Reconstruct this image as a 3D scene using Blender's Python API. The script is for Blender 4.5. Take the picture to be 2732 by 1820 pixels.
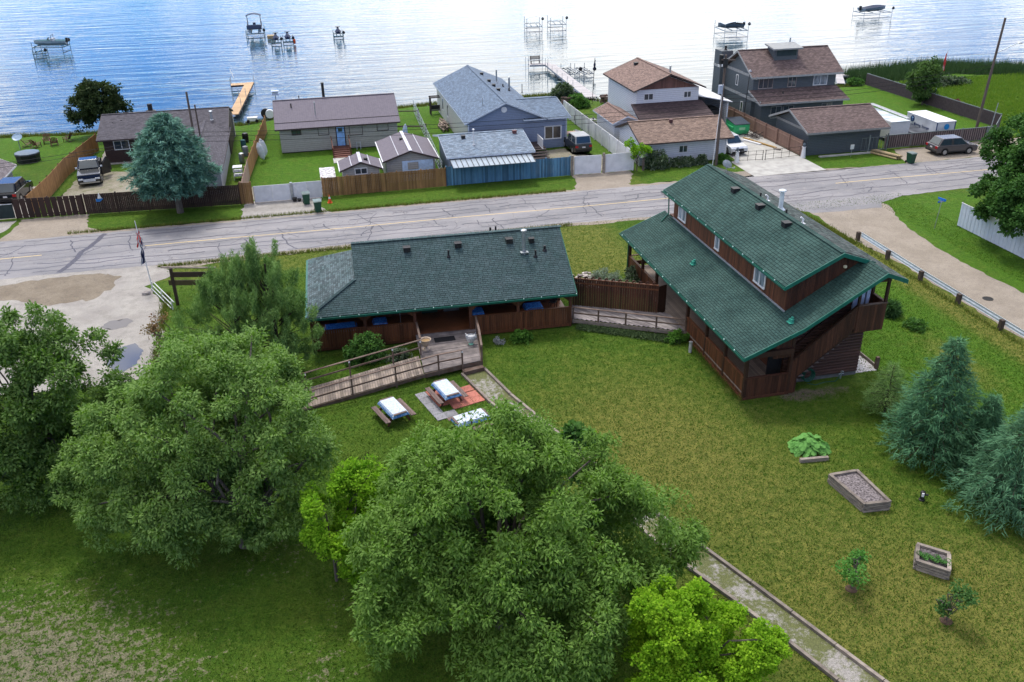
import bpy, bmesh, math, random
import numpy as np
from mathutils import Vector, Matrix, Euler
for o in list(bpy.data.objects): bpy.data.objects.remove(o, do_unlink=True)
random.seed(7); RNG = np.random.default_rng(11)
C = bpy.context.scene.collection
sc = bpy.context.scene
pi = math.pi
# ------------------------------------------------------------------ camera (drone, 25 m up)
cam = bpy.data.cameras.new('camera'); co = bpy.data.objects.new('camera', cam); C.objects.link(co)
cam.sensor_width = 36; cam.lens = 31.27; cam.clip_start = .5; cam.clip_end = 9000
R_, U_, F_ = (Vector((.97382151, -.22688391, -.01397745)), Vector((.11648365, .44527314, .88778567)), Vector((.1952005, .86617292, -.46004482)))
co.matrix_world = Matrix(((R_.x, U_.x, -F_.x, 0), (R_.y, U_.y, -F_.y, 0), (R_.z, U_.z, -F_.z, 25), (0, 0, 0, 1)))
sc.camera = co
CAM = Vector((0, 0, 25))
# ------------------------------------------------------------------ sky, sun, exposure
SUN_AZ, SUN_EL = math.radians(-8), math.radians(60)      # azimuth from +Y towards +X
w = bpy.data.worlds.new('World'); sc.world = w; w.use_nodes = True
nt = w.node_tree; nt.nodes.clear()
def N(tree, t, **k):
    n = tree.nodes.new(t)
    for a, b in k.items(): setattr(n, a, b)
    return n
wo = N(nt, 'ShaderNodeOutputWorld'); bg = N(nt, 'ShaderNodeBackground'); nt.links.new(bg.outputs[0], wo.inputs[0])
sky = N(nt, 'ShaderNodeTexSky', sky_type='NISHITA', sun_disc=False, sun_elevation=SUN_EL, sun_rotation=SUN_AZ, air_density=1.0, dust_density=.3, ozone_density=3.0)
bg.inputs[1].default_value = .12
tc = N(nt, 'ShaderNodeTexCoord'); sep = N(nt, 'ShaderNodeSeparateXYZ'); nt.links.new(tc.outputs['Generated'], sep.inputs[0])
def mth(tree, op, a, b=None, clamp=False):
    m = N(tree, 'ShaderNodeMath', operation=op); m.use_clamp = clamp
    for i, v in enumerate((a, b)):
        if v is None: continue
        if isinstance(v, (int, float)): m.inputs[i].default_value = v
        else: tree.links.new(v, m.inputs[i])
    return m.outputs[0]
CS, CZ = 1.5, 9.0
zc = mth(nt, 'ADD', mth(nt, 'ABSOLUTE', sep.outputs[2]), .16)
cx = mth(nt, 'DIVIDE', sep.outputs[0], zc); cy = mth(nt, 'DIVIDE', sep.outputs[1], zc)
cmb = N(nt, 'ShaderNodeCombineXYZ'); nt.links.new(cx, cmb.inputs[0]); nt.links.new(cy, cmb.inputs[1]); cmb.inputs[2].default_value = CZ
cn = N(nt, 'ShaderNodeTexNoise'); nt.links.new(cmb.outputs[0], cn.inputs['Vector']); cn.inputs['Scale'].default_value = CS; cn.inputs['Detail'].default_value = 7; cn.inputs['Roughness'].default_value = .58; cn.inputs['Distortion'].default_value = .35
# thicker, brighter cloud towards the veiled sun
gd = N(nt, 'ShaderNodeVectorMath', operation='DOT_PRODUCT'); nt.links.new(tc.outputs['Generated'], gd.inputs[0])
gd.inputs[1].default_value = Vector((math.sin(math.radians(19)) * math.cos(math.radians(24)), math.cos(math.radians(19)) * math.cos(math.radians(24)), math.sin(math.radians(24))))
glow = mth(nt, 'POWER', mth(nt, 'MAXIMUM', gd.outputs['Value'], 0), 9.0)
cov = mth(nt, 'ADD', mth(nt, 'ADD', cn.outputs[0], mth(nt, 'MULTIPLY', glow, .13)), mth(nt, 'MULTIPLY', mth(nt, 'MAXIMUM', mth(nt, 'SUBTRACT', sep.outputs[2], .35), 0), .14))  # extra cloud cover overhead, out of view, added for fill light
cr = N(nt, 'ShaderNodeValToRGB'); nt.links.new(cov, cr.inputs[0]); cr.color_ramp.elements[0].position = .49; cr.color_ramp.elements[1].position = .60
cl = N(nt, 'ShaderNodeMix', data_type='RGBA'); nt.links.new(cr.outputs[0], cl.inputs['Factor'])
bl = N(nt, 'ShaderNodeMix', data_type='RGBA', blend_type='MULTIPLY'); bl.inputs['Factor'].default_value = 1
nt.links.new(sky.outputs[0], bl.inputs['A']); bl.inputs['B'].default_value = (.17, .42, .80, 1)
nt.links.new(bl.outputs['Result'], cl.inputs['A'])
cb = N(nt, 'ShaderNodeMix', data_type='RGBA'); nt.links.new(mth(nt, 'MULTIPLY', glow, 1.0, True), cb.inputs['Factor'])
cb.inputs['A'].default_value = (8.8, 8.5, 8.1, 1); cb.inputs['B'].default_value = (9.8, 9.7, 9.5, 1)
nt.links.new(cb.outputs['Result'], cl.inputs['B']); nt.links.new(cl.outputs['Result'], bg.inputs[0])
sl = bpy.data.lights.new('sun', 'SUN'); sl.energy = 1.5; sl.angle = math.radians(11); sl.color = (1, .96, .9)
so = bpy.data.objects.new('sun', sl); C.objects.link(so)
sd = Vector((math.sin(SUN_AZ) * math.cos(SUN_EL), math.cos(SUN_AZ) * math.cos(SUN_EL), math.sin(SUN_EL)))
so.rotation_euler = sd.to_track_quat('Z', 'Y').to_euler()
sc.view_settings.view_transform = 'Standard'; sc.view_settings.look = 'None'; sc.view_settings.gamma = 1; sc.view_settings.exposure = 1.14
sc.render.engine = 'CYCLES'

# ------------------------------------------------------------------ materials
def ramp(tree, fac, stops):
    r = N(tree, 'ShaderNodeValToRGB'); tree.links.new(fac, r.inputs[0]); e = r.color_ramp.elements
    while len(e) < len(stops): e.new(.5)
    for i, (p, c) in enumerate(stops): e[i].position = p; e[i].color = (*c, 1) if len(c) == 3 else c
    return r.outputs[0]
def mixc(tree, f, a, b, mode='MIX'):
    m = N(tree, 'ShaderNodeMix', data_type='RGBA', blend_type=mode)
    for k, v in (('Factor', f), ('A', a), ('B', b)):
        if isinstance(v, (int, float)): m.inputs[k].default_value = v
        elif isinstance(v, tuple): m.inputs[k].default_value = (*v, 1) if len(v) == 3 else v
        else: tree.links.new(v, m.inputs[k])
    return m.outputs['Result']
def noise(tree, scale, detail=3, rough=.55, stretch=None, coord=None, dist=0):
    if coord is None:
        g = N(tree, 'ShaderNodeNewGeometry'); coord = g.outputs['Position']
    if stretch:
        mp = N(tree, 'ShaderNodeMapping'); tree.links.new(coord, mp.inputs[0]); mp.inputs['Scale'].default_value = stretch; coord = mp.outputs[0]
    n = N(tree, 'ShaderNodeTexNoise'); tree.links.new(coord, n.inputs['Vector'])
    n.inputs['Scale'].default_value = scale; n.inputs['Detail'].default_value = detail; n.inputs['Roughness'].default_value = rough; n.inputs['Distortion'].default_value = dist
    return n.outputs[0]
def newmat(name):
    m = bpy.data.materials.new(name); m.use_nodes = True; t = m.node_tree
    return m, t, t.nodes['Principled BSDF']
def rnd(tree):
    g = N(tree, 'ShaderNodeNewGeometry'); oi = N(tree, 'ShaderNodeObjectInfo')
    return mth(tree, 'FRACT', mth(tree, 'ADD', g.outputs['Random Per Island'], oi.outputs['Random']))
def bump(tree, bsdf, h, strength, dist=.05):
    b = N(tree, 'ShaderNodeBump'); b.inputs['Strength'].default_value = strength; b.inputs['Distance'].default_value = dist
    tree.links.new(h, b.inputs['Height']); tree.links.new(b.outputs[0], bsdf.inputs['Normal'])
MATS = {}
def M(name, col, col2=None, rough=.8, spec=.3, metal=0, ns=4., nd=4, var=.25, bmp=.15, bs=None, stretch=None, pat=None, patw=.15, trans=0, sheen=0):
    """plain weathered surface: two tones of one colour in noise, a tone shift per piece, fine relief"""
    if name in MATS: return MATS[name]
    m, t, b = newmat(name)
    col2 = col2 or tuple(c * .72 for c in col)
    nz = noise(t, ns, nd, .6, stretch)
    c = mixc(t, ramp(t, nz, [(.35, (0, 0, 0)), (.68, (1, 1, 1))]), col, col2)
    r = rnd(t)
    c = mixc(t, 1.0, c, ramp(t, r, [(0, (1 - var,) * 3), (1, (1 + var * .6,) * 3)]), 'MULTIPLY')
    if pat:                                    # courses along v (or boards along u) cut into the surface
        uv = N(t, 'ShaderNodeUVMap'); sp = N(t, 'ShaderNodeSeparateXYZ'); t.links.new(uv.outputs[0], sp.inputs[0])
        if pat == 'shingle':
            br = N(t, 'ShaderNodeTexBrick'); t.links.new(uv.outputs[0], br.inputs[0]); br.inputs['Scale'].default_value = 1
            br.inputs['Brick Width'].default_value = .32; br.inputs['Row Height'].default_value = .15; br.inputs['Mortar Size'].default_value = .011
            br.inputs['Color1'].default_value = (1.28, 1.26, 1.24, 1); br.inputs['Color2'].default_value = (.62, .6, .6, 1); br.inputs['Mortar'].default_value = (.42, .42, .42, 1); br.inputs['Bias'].default_value = 0
            c = mixc(t, 1.0, c, br.outputs[0], 'MULTIPLY'); bump(t, b, br.outputs['Fac'], -.5, .02)
        else:
            src = sp.outputs[1] if pat == 'lap' else sp.outputs[0]
            fr = mth(t, 'FRACT', mth(t, 'DIVIDE', src, patw))
            if pat == 'lap': line = ramp(t, fr, [(0, (.42,) * 3), (.12, (.78,) * 3), (.2, (1,) * 3), (1, (1.06,) * 3)]); h = fr
            elif pat == 'rib': line = ramp(t, fr, [(0, (.6,) * 3), (.08, (1.2,) * 3), (.18, (1.0,) * 3), (.92, (1.,) * 3), (1, (.6,) * 3)]); h = line
            else: line = ramp(t, fr, [(0, (.35,) * 3), (.07, (1,) * 3), (.93, (1,) * 3), (1, (.35,) * 3)]); h = line
            c = mixc(t, 1.0, c, line, 'MULTIPLY'); bump(t, b, h, .5, .02)
            if pat == 'board':
                fl = mth(t, 'FLOOR', mth(t, 'DIVIDE', src, patw)); wn = N(t, 'ShaderNodeTexWhiteNoise', noise_dimensions='1D'); t.links.new(fl, wn.inputs['W'])
                c = mixc(t, 1.0, c, ramp(t, wn.outputs[0], [(0, (.75,) * 3), (1, (1.2,) * 3)]), 'MULTIPLY')
    elif bmp: bump(t, b, noise(t, bs or ns * 6, 4, .6, stretch), bmp, .03)
    t.links.new(c, b.inputs['Base Color'])
    b.inputs['Roughness'].default_value = rough; b.inputs['Specular IOR Level'].default_value = spec; b.inputs['Metallic'].default_value = metal
    MATS[name] = m; return m
def glass(name='window_glass', col=(.02, .028, .035), rough=.06):
    if name in MATS: return MATS[name]
    m, t, b = newmat(name); nz = noise(t, 2.2, 2)
    t.links.new(mixc(t, nz, col, tuple(c * 2.4 for c in col)), b.inputs['Base Color'])
    b.inputs['Roughness'].default_value = rough; b.inputs['Specular IOR Level'].default_value = .7
    MATS[name] = m; return m
def paint(name, col, rough=.25, metal=.3):
    if name in MATS: return MATS[name]
    m, t, b = newmat(name); nz = noise(t, 3, 3)
    t.links.new(mixc(t, nz, col, tuple(c * .8 for c in col)), b.inputs['Base Color'])
    b.inputs['Roughness'].default_value = rough; b.inputs['Metallic'].default_value = metal; b.inputs['Coat Weight'].default_value = .3; b.inputs['Coat Roughness'].default_value = .08
    MATS[name] = m; return m
def leafmat(name, a, b_, back=None, tr=.35, rough=.5):
    """leaf: tone per leaf and per patch of the crown, pale underside, some light through"""
    if name in MATS: return MATS[name]
    m, t, bs = newmat(name)
    g = N(t, 'ShaderNodeNewGeometry')
    f = mth(t, 'ADD', mth(t, 'MULTIPLY', g.outputs['Random Per Island'], .55), mth(t, 'MULTIPLY', ramp(t, noise(t, .9, 3), [(.3, (0, 0, 0)), (.7, (1, 1, 1))]), .5), True)
    c = mixc(t, f, a, b_)
    if back: c = mixc(t, g.outputs['Backfacing'], c, back)
    t.links.new(c, bs.inputs['Base Color']); bs.inputs['Roughness'].default_value = max(rough, .65); bs.inputs['Specular IOR Level'].default_value = .08
    tl = N(t, 'ShaderNodeBsdfTranslucent'); t.links.new(mixc(t, 1.0, c, (1.1, 1.25, .6), 'MULTIPLY'), tl.inputs[0])
    mx = N(t, 'ShaderNodeMixShader'); mx.inputs[0].default_value = tr
    t.links.new(bs.outputs[0], mx.inputs[1]); t.links.new(tl.outputs[0], mx.inputs[2])
    t.links.new(mx.outputs[0], t.nodes['Material Output'].inputs[0])
    MATS[name] = m; return m

# ------------------------------------------------------------------ objects and meshes
def tag(o, label=None, cat=None, group=None, kind=None):
    for k, v in (('label', label), ('category', cat), ('group', group), ('kind', kind)):
        if v: o[k] = v
    return o
def thing(name, label, cat, loc=(0, 0, 0), rz=0, group=None):
    o = bpy.data.objects.new(name, None); C.objects.link(o); o.location = loc; o.rotation_euler = (0, 0, rz); o.empty_display_size = .3
    return tag(o, label, cat, group)
def put(o, parent):
    """link a part whose mesh is written in world coordinates under a thing (or part) that may stand anywhere"""
    C.objects.link(o)
    if parent is not None:
        o.parent = parent
        if parent.get('_local') is None: 
            p = parent; off = Vector((0, 0, 0))
            while p is not None:
                off += p.location; p = p.parent
            o.location = -off
    return o
class B:
    def __init__(s): s.v = []; s.f = []; s.mi = []; s.cur = 0
    def add(s, vs, fs):
        n = len(s.v); s.v += [tuple(v) for v in vs]; s.f += [tuple(n + i for i in f) for f in fs]; s.mi += [s.cur] * len(fs); return s
    def box(s, x0, x1, y0, y1, z0, z1):
        return s.add([(x, y, z) for x in (x0, x1) for y in (y0, y1) for z in (z0, z1)], [(0, 1, 3, 2), (4, 6, 7, 5), (0, 4, 5, 1), (2, 3, 7, 6), (0, 2, 6, 4), (1, 5, 7, 3)])
    def cbox(s, c, size, rz=0):
        ca, sa = math.cos(rz), math.sin(rz); hx, hy, hz = [q / 2 for q in size]
        return s.add([(c[0] + x * ca - y * sa, c[1] + x * sa + y * ca, c[2] + z) for x in (-hx, hx) for y in (-hy, hy) for z in (-hz, hz)], [(0, 1, 3, 2), (4, 6, 7, 5), (0, 4, 5, 1), (2, 3, 7, 6), (0, 2, 6, 4), (1, 5, 7, 3)])
    def bar(s, p, q, w_, h_=None):
        h_ = h_ or w_; p = Vector(p); q = Vector(q); d = (q - p).normalized()
        u = d.cross(Vector((0, 0, 1)));  u = Vector((1, 0, 0)) if u.length < 1e-3 else u.normalized(); v = u.cross(d)
        u *= w_ / 2; v *= h_ / 2
        return s.add([a + i * u + j * v for a in (p, q) for i in (-1, 1) for j in (-1, 1)], [(0, 1, 3, 2), (4, 6, 7, 5), (0, 4, 5, 1), (2, 3, 7, 6), (0, 2, 6, 4), (1, 5, 7, 3)])
    def tube(s, p, q, r, r2=None, n=8, cap=True):
        r2 = r if r2 is None else r2; p = Vector(p); q = Vector(q); d = (q - p).normalized()
        u = d.cross(Vector((0, 0, 1)));  u = Vector((1, 0, 0)) if u.length < 1e-3 else u.normalized(); v = u.cross(d)
        ring = lambda c, rr: [c + rr * (math.cos(2 * pi * i / n) * u + math.sin(2 * pi * i / n) * v) for i in range(n)]
        fs = [(i, (i + 1) % n, n + (i + 1) % n, n + i) for i in range(n)]
        if cap: fs += [tuple(range(n))[::-1], tuple(range(n, 2 * n))]
        return s.add(ring(p, r) + ring(q, r2), fs)
    def lathe(s, c, prof, n=16, sx=1, sy=1):
        vs = [(c[0] + r * sx * math.cos(2 * pi * i / n), c[1] + r * sy * math.sin(2 * pi * i / n), c[2] + z) for r, z in prof for i in range(n)]
        k = len(prof); fs = [(a * n + i, a * n + (i + 1) % n, (a + 1) * n + (i + 1) % n, (a + 1) * n + i) for a in range(k - 1) for i in range(n)]
        fs += [tuple(range(n))[::-1], tuple(range((k - 1) * n, k * n))]
        return s.add(vs, fs)
    def slab(s, pts, t):
        """thick sheet under a planar polygon given counter-clockwise from outside"""
        p = [Vector(q) for q in pts]; n = Vector((0, 0, 0))
        for i in range(len(p)): n += p[i].cross(p[(i + 1) % len(p)])
        n.normalize(); k = len(p)
        return s.add(p + [q - n * t for q in p], [tuple(range(k)), tuple(range(2 * k - 1, k - 1, -1))] + [(i, k + i, k + (i + 1) % k, (i + 1) % k) for i in range(k)])
    def ext(s, pts, d):
        """prism: polygon swept by vector d"""
        p = [Vector(q) for q in pts]; d = Vector(d); k = len(p)
        return s.add(p + [q + d for q in p], [tuple(range(k))[::-1], tuple(range(k, 2 * k))] + [(i, (i + 1) % k, k + (i + 1) % k, k + i) for i in range(k)])
    def mesh(s, name, mats):
        me = bpy.data.meshes.new(name); me.from_pydata(s.v, [], s.f); mats = mats if isinstance(mats, (list, tuple)) else [mats]
        for m in mats: me.materials.append(m)
        me.polygons.foreach_set('material_index', s.mi)
        bm = bmesh.new(); bm.from_mesh(me); bmesh.ops.recalc_face_normals(bm, faces=bm.faces)
        uvl = bm.loops.layers.uv.new('UVMap')
        for f in bm.faces:
            n = f.normal; u = Vector((0, 0, 1)).cross(n)
            u = Vector((1, 0, 0)) if u.length < .05 else u.normalized(); v = n.cross(u)
            for l in f.loops: l[uvl].uv = (l.vert.co.dot(u), l.vert.co.dot(v))
        bm.to_mesh(me); bm.free(); return me
    def obj(s, name, mats, parent=None, smooth=False):
        me = s.mesh(name, mats); o = bpy.data.objects.new(name, me)
        if smooth:
            me.polygons.foreach_set('use_smooth', [True] * len(me.polygons))
        return put(o, parent)
UNIT = {}
def unit(mat, round_=False):
    k = (mat.name, round_)
    if k not in UNIT:
        b = B()
        if round_: b.tube((-.5, 0, 0), (.5, 0, 0), .5, n=10)
        else: b.box(-.5, .5, -.5, .5, -.5, .5)
        UNIT[k] = b.mesh('piece', mat)
    return UNIT[k]
def pieces(parent, name, mat, items, cap=300, round_=False, minpx=0, stuffname=None):
    """countable pieces (boards, shingles, slats): items = 4x4 matrices that place a unit box. The largest in view are parts, the rest one mesh."""
    me = unit(mat, round_); items = sorted(items, key=lambda m: (m.translation - CAM).length)
    one = items[:cap]; rest = items[cap:]
    if minpx:
        def px(m):
            s = sorted(m.to_scale()); return s[1] * 2373 / (m.translation - CAM).length
        rest = [m for m in one if px(m) < minpx] + rest; one = [m for m in one if px(m) >= minpx]
    off = Vector((0, 0, 0)); p = parent
    while p is not None: off += p.location; p = p.parent
    for m in one:
        o = bpy.data.objects.new(name, me); C.objects.link(o); o.parent = parent
        m2 = m.copy(); m2.translation = m.translation - off; o.matrix_basis = m2
    if rest:
        bv = np.array([tuple(v.co) + (1,) for v in me.vertices]); nv = len(bv); V = []
        for m in rest:
            A = np.array(m); V.append((bv @ A.T)[:, :3])
        V = np.concatenate(V); base = [tuple(p_.vertices) for p_ in me.polygons]
        F = [tuple(i + k * nv for i in f) for k in range(len(rest)) for f in base]
        b = B(); m_ = bpy.data.meshes.new(name); m_.from_pydata([tuple(v) for v in V], [], F); m_.materials.append(mat)
        o = bpy.data.objects.new(stuffname or name + 's', m_); put(o, parent); o['kind'] = 'stuff'
def PM(c, size, rot=None):
    """matrix placing a unit box: centre, size, optional 3x3 rotation"""
    m = (rot.to_4x4() if rot is not None else Matrix.Identity(4)) @ Matrix.Diagonal((*size, 1)); m.translation = Vector(c); return m
def RZ(a): return Matrix.Rotation(a, 3, 'Z')
def frame(xa, ya, za): return Matrix((xa, ya, za)).transposed()
def npmesh(name, verts, faces, mat):
    """faces (n,k) array"""
    me = bpy.data.meshes.new(name); n, k = faces.shape
    me.vertices.add(len(verts)); me.vertices.foreach_set('co', np.ascontiguousarray(verts, dtype=np.float32).ravel())
    me.loops.add(n * k); me.loops.foreach_set('vertex_index', faces.astype(np.int32).ravel())
    me.polygons.add(n); me.polygons.foreach_set('loop_start', np.arange(0, n * k, k, dtype=np.int32))
    me.update(calc_edges=True); me.materials.append(mat); return me
def copy_tree(o, parent=None):
    c = o.copy(); C.objects.link(c); c.parent = parent
    for ch in list(o.children): copy_tree(ch, c)
    return c
# ------------------------------------------------------------------ shared materials
GREEN = dict(var=.5, ns=1.1, rough=.85)
m_shg = M('green_shingle', (.040, .072, .074), (.056, .086, .092), rough=.85, spec=.15, **{'var': .2, 'ns': 1.6})
m_shg2 = M('dark_green_shingle', (.022, .052, .046), (.040, .082, .071), rough=.85, spec=.15, **{'var': .18, 'ns': .55})
m_under = M('dark_roof_underlay', (.02, .036, .034), rough=.9, var=.05)
m_gtrim = M('green_trim_paint', (.01, .12, .085), rough=.45, var=.1)
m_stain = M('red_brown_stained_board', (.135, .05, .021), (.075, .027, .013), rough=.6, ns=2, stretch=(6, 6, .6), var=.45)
m_stain2 = M('walnut_and_shaded_board', (.082, .031, .017), (.045, .018, .011), rough=.65, ns=2, stretch=(6, 6, .6), var=.4)  # darker copy of the stain; puts shade into the log house front boards
m_post = M('dark_brown_post', (.05, .022, .014), rough=.6, var=.2)
m_log = M('brown_log', (.078, .036, .027), (.048, .023, .018), rough=.55, ns=3, stretch=(.6, 6, 6), var=.25)
m_deck = M('grey_weathered_deck_board', (.21, .18, .17), (.11, .095, .095), rough=.9, ns=2.5, var=.35)
m_deck2 = M('tan_weathered_deck_board', (.26, .21, .17), (.16, .13, .115), rough=.9, ns=2.5, var=.35)
m_rail = M('weathered_brown_rail', (.10, .062, .045), (.16, .12, .10), rough=.85, ns=3, var=.2)
m_timber = M('weathered_grey_timber', (.28, .24, .20), (.15, .125, .11), rough=.95, ns=3, stretch=(1, 1, 3), var=.3)
m_white = M('white_vinyl', (.66, .66, .67), (.58, .585, .60), rough=.5, var=.05, bmp=.02)
m_wpaint = M('white_board_paint', (.64, .65, .67), (.52, .53, .55), rough=.6, var=.12, ns=1.5)
m_wlap = M('white_lap_siding', (.62, .64, .68), (.56, .58, .63), rough=.55, var=.04, pat='lap', patw=.2)
m_glass = glass()
m_steel = M('galvanised_steel', (.45, .48, .5), (.3, .32, .34), rough=.4, metal=.7, var=.15)
m_dark = M('dark_metal', (.02, .02, .022), rough=.5, var=.1)
m_black = M('black_rubber', (.012, .012, .013), rough=.75, var=.05)
m_conc = M('pale_concrete', (.42, .41, .38), (.3, .29, .27), rough=.9, ns=1.2, var=.05)
m_log_u = M('utility_pole_wood', (.13, .10, .085), (.07, .055, .05), rough=.9, ns=3, stretch=(6, 6, .5), var=.1)
# ================================================================== GROUND, ROADS, WATER
def sstep(a, b, x): t = np.clip((x - a) / (b - a), 0, 1); return t * t * (3 - 2 * t)
_SH = np.array([(-400, 108), (-60, 112), (-34.8, 112.5), (-27, 111.3), (-20, 111), (-13, 110.6), (-7.4, 110.4), (-3, 113.4), (12, 114), (17, 115), (27, 115.6), (32, 115.6), (37, 110.5), (50, 108.8), (68, 109.3), (76, 110.2), (90, 113), (104, 106), (130, 100), (200, 90), (400, 60)])
def shore(x): return np.interp(x, _SH[:, 0], _SH[:, 1])
def dens(a, b, st): return list(np.arange(a, b, st))
xs = np.array([-1500, -700, -400, -250, -170, -120, -90] + dens(-70, 130, .8) + [140, 160, 200, 260, 400, 700, 1500])
ys = np.array([-1500, -700, -350, -180, -90, -45, -20, -5] + dens(5, 126, .8) + [130, 140])
X, Y = np.meshgrid(xs, ys, indexing='ij')
S_ = shore(X); bank = sstep(-3.5, 3.5, Y - S_ + .25 * np.sin(X * .9) + .15 * np.sin(X * 2.3))
Zg = -1.0 * bank
def blob(cx, cy, rx, ry, p=2): return np.exp(-(np.abs((X - cx) / rx) ** p + np.abs((Y - cy) / ry) ** p))
def rect(x0, x1, y0, y1, s=1.5): return sstep(x0 - s, x0 + s, X) * (1 - sstep(x1 - s, x1 + s, X)) * sstep(y0 - s, y0 + s, Y) * (1 - sstep(y1 - s, y1 + s, Y))
lush = np.clip(rect(29.5, 39, 20, 60) * .75 + blob(33.5, 42, 3, 14) * .5 + rect(44.5, 56, 36, 65) + rect(-34, -6, 98, 112) + rect(-6, 12, 80, 114) * .9 + rect(12, 18, 84, 114) + rect(60, 130, 78, 112) + rect(14, 22, 56, 64) * .35 + rect(36, 45, 104, 112) + rect(26, 30, 85, 104) * .8 + rect(47, 57, 73.5, 79) * .7 + rect(-20, 40, 73.5, 79) * .45, 0, 1)
dry = np.clip(blob(15, 36, 5.5, 7) * .6 + blob(18, 28, 7, 8) * .35 + blob(20, 21, 6, 6) * .5 + blob(25, 21, 4, 5) * .4 + rect(14, 23, 55, 66) * .75 + rect(38.2, 40.6, 30, 60, .6) * .9 + blob(35, 38, 1.2, 4) * .8 + rect(24, 30, 74, 80) * .5 + rect(-12, 16, 62, 66, .8) * .5 + blob(14, 33, 9, 9) * .3 + rect(11, 30, 8, 24) * .25, 0, 1)
bare = np.clip(blob(-14, 26, 8.5, 6.5, 2.5) + blob(-8, 21, 5, 4) * .8 + blob(-20, 32, 4, 4) * .5 + blob(-1.5, 24, 1.5, 1.5) * .5 + blob(0, 21, 1.4, 1) * .4 + blob(-3, 30.5, 2.5, 2) * .55 + blob(2, 22, 3.5, 2.5) * .4 + blob(28.2, 29.2, 2.4, 2.5) * .3 + blob(29, 25, 2.4, 2.4) * .3 + blob(-1, 27, 1.6, 1.6) * .5 + blob(34.5, 40, 1.1, 2.4) * .6 + blob(9.5, 20.5, 2, 2) * .6, 0, 1)
soil = np.clip(bank * 1.0 * (Y > 100) + blob(25.6, 36.8, 2.6, .8) * .75 + blob(23.9, 36.9, .8, .6) * .6 + blob(28.2, 30, 1.3, 1.4) * .25, 0, 1)
V = np.stack([X, Y, Zg], -1).reshape(-1, 3); nx, ny = X.shape
ii = (np.arange(nx - 1)[:, None] * ny + np.arange(ny - 1)[None, :]).ravel()
Fq = np.stack([ii, ii + ny, ii + ny + 1, ii + 1], 1)
mg, t, bs = newmat('mown_grass')
def attr(n): a = N(t, 'ShaderNodeAttribute', attribute_name=n); return a.outputs['Fac']
n1 = noise(t, .25, 4, .6); n2 = noise(t, 2.1, 5, .68); n3 = noise(t, 13, 4, .8); n4 = noise(t, .8, 3); n5 = noise(t, 4.5, 4, .75)
def edge(a, k=.9, lo=.45, hi=.75): return ramp(t, mth(t, 'ADD', a, mth(t, 'MULTIPLY', mth(t, 'SUBTRACT', n2, .5), k)), [(lo, (0, 0, 0)), (hi, (1, 1, 1))])
c = mixc(t, ramp(t, n1, [(.35, (0, 0, 0)), (.65, (1, 1, 1))]), (.048, .108, .009), (.078, .135, .014))
c = mixc(t, edge(attr('lush'), .35, .2, .9), c, (.062, .145, .010))
c = mixc(t, edge(attr('dry'), 1.6, .15, 2.1), c, (.16, .16, .035))
c = mixc(t, ramp(t, n4, [(.5, (0, 0, 0)), (.78, (.28, .28, .28))]), c, (.14, .14, .03))
c = mixc(t, ramp(t, mth(t, 'ADD', mth(t, 'ADD', attr('bare'), mth(t, 'MULTIPLY', mth(t, 'SUBTRACT', n5, .5), 2.6)), mth(t, 'MULTIPLY', mth(t, 'SUBTRACT', n2, .5), 1.6)), [(.8, (0, 0, 0)), (1.15, (.9,) * 3)]), c, (.21, .185, .13))
c = mixc(t, edge(attr('soil'), .8, .4, .7), c, (.16, .13, .095))
c = mixc(t, 1.0, c, ramp(t, n3, [(.3, (.45,) * 3), (.7, (1.55,) * 3)]), 'MULTIPLY')
c = mixc(t, 1.0, c, ramp(t, n2, [(.3, (.76,) * 3), (.7, (1.22,) * 3)]), 'MULTIPLY')
c = mixc(t, ramp(t, n5, [(.52, (0, 0, 0)), (.74, (.5,) * 3)]), c, (.12, .15, .027)); c = mixc(t, ramp(t, n5, [(.3, (.7,) * 3), (.5, (0, 0, 0))]), c, (.025, .07, .008))
t.links.new(c, bs.inputs['Base Color']); bs.inputs['Roughness'].default_value = .95; bs.inputs['Specular IOR Level'].default_value = .12
bump(t, bs, mth(t, 'ADD', n3, mth(t, 'MULTIPLY', n2, 2)), .9, .12)
me = npmesh('ground', V, Fq, mg)
for nm, A in (('lush', lush), ('dry', dry), ('bare', bare), ('soil', soil)):
    a = me.attributes.new(nm, 'FLOAT', 'POINT'); a.data.foreach_set('value', A.reshape(-1).astype(np.float32))
me.polygons.foreach_set('use_smooth', [True] * len(me.polygons))
g = bpy.data.objects.new('ground', me); C.objects.link(g); tag(g, kind='structure')

def rough_poly(pts, amp=.12, step=.5, seed=1, closed=True):
    r = random.Random(seed); out = []
    n = len(pts)
    for i in range(n):
        a = Vector(pts[i]); b = Vector(pts[(i + 1) % n]); L = (b - a).length; k = max(1, int(L / step))
        for j in range(k):
            p = a.lerp(b, j / k)
            if j or amp < .2: p = p + Vector((r.uniform(-1, 1), r.uniform(-1, 1))) * amp
            out.append(p)
    return out
def sheet(name, pts, z, mat, amp=.1, step=.6, seed=1):
    b = B(); p = rough_poly(pts, amp, step, seed) if amp else [Vector(q) for q in pts]
    b.add([(q.x, q.y, z) for q in p], [tuple(range(len(p)))])
    me = bpy.data.meshes.new(name); bm = bmesh.new(); vs = [bm.verts.new((q.x, q.y, z)) for q in p]; f = bm.faces.new(vs); bmesh.ops.triangulate(bm, faces=[f]); 
    for f in bm.faces:
        if f.normal.z < 0: f.normal_flip()
    bm.to_mesh(me); bm.free(); me.materials.append(mat); o = bpy.data.objects.new(name, me); C.objects.link(o); return tag(o, kind='structure')
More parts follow.
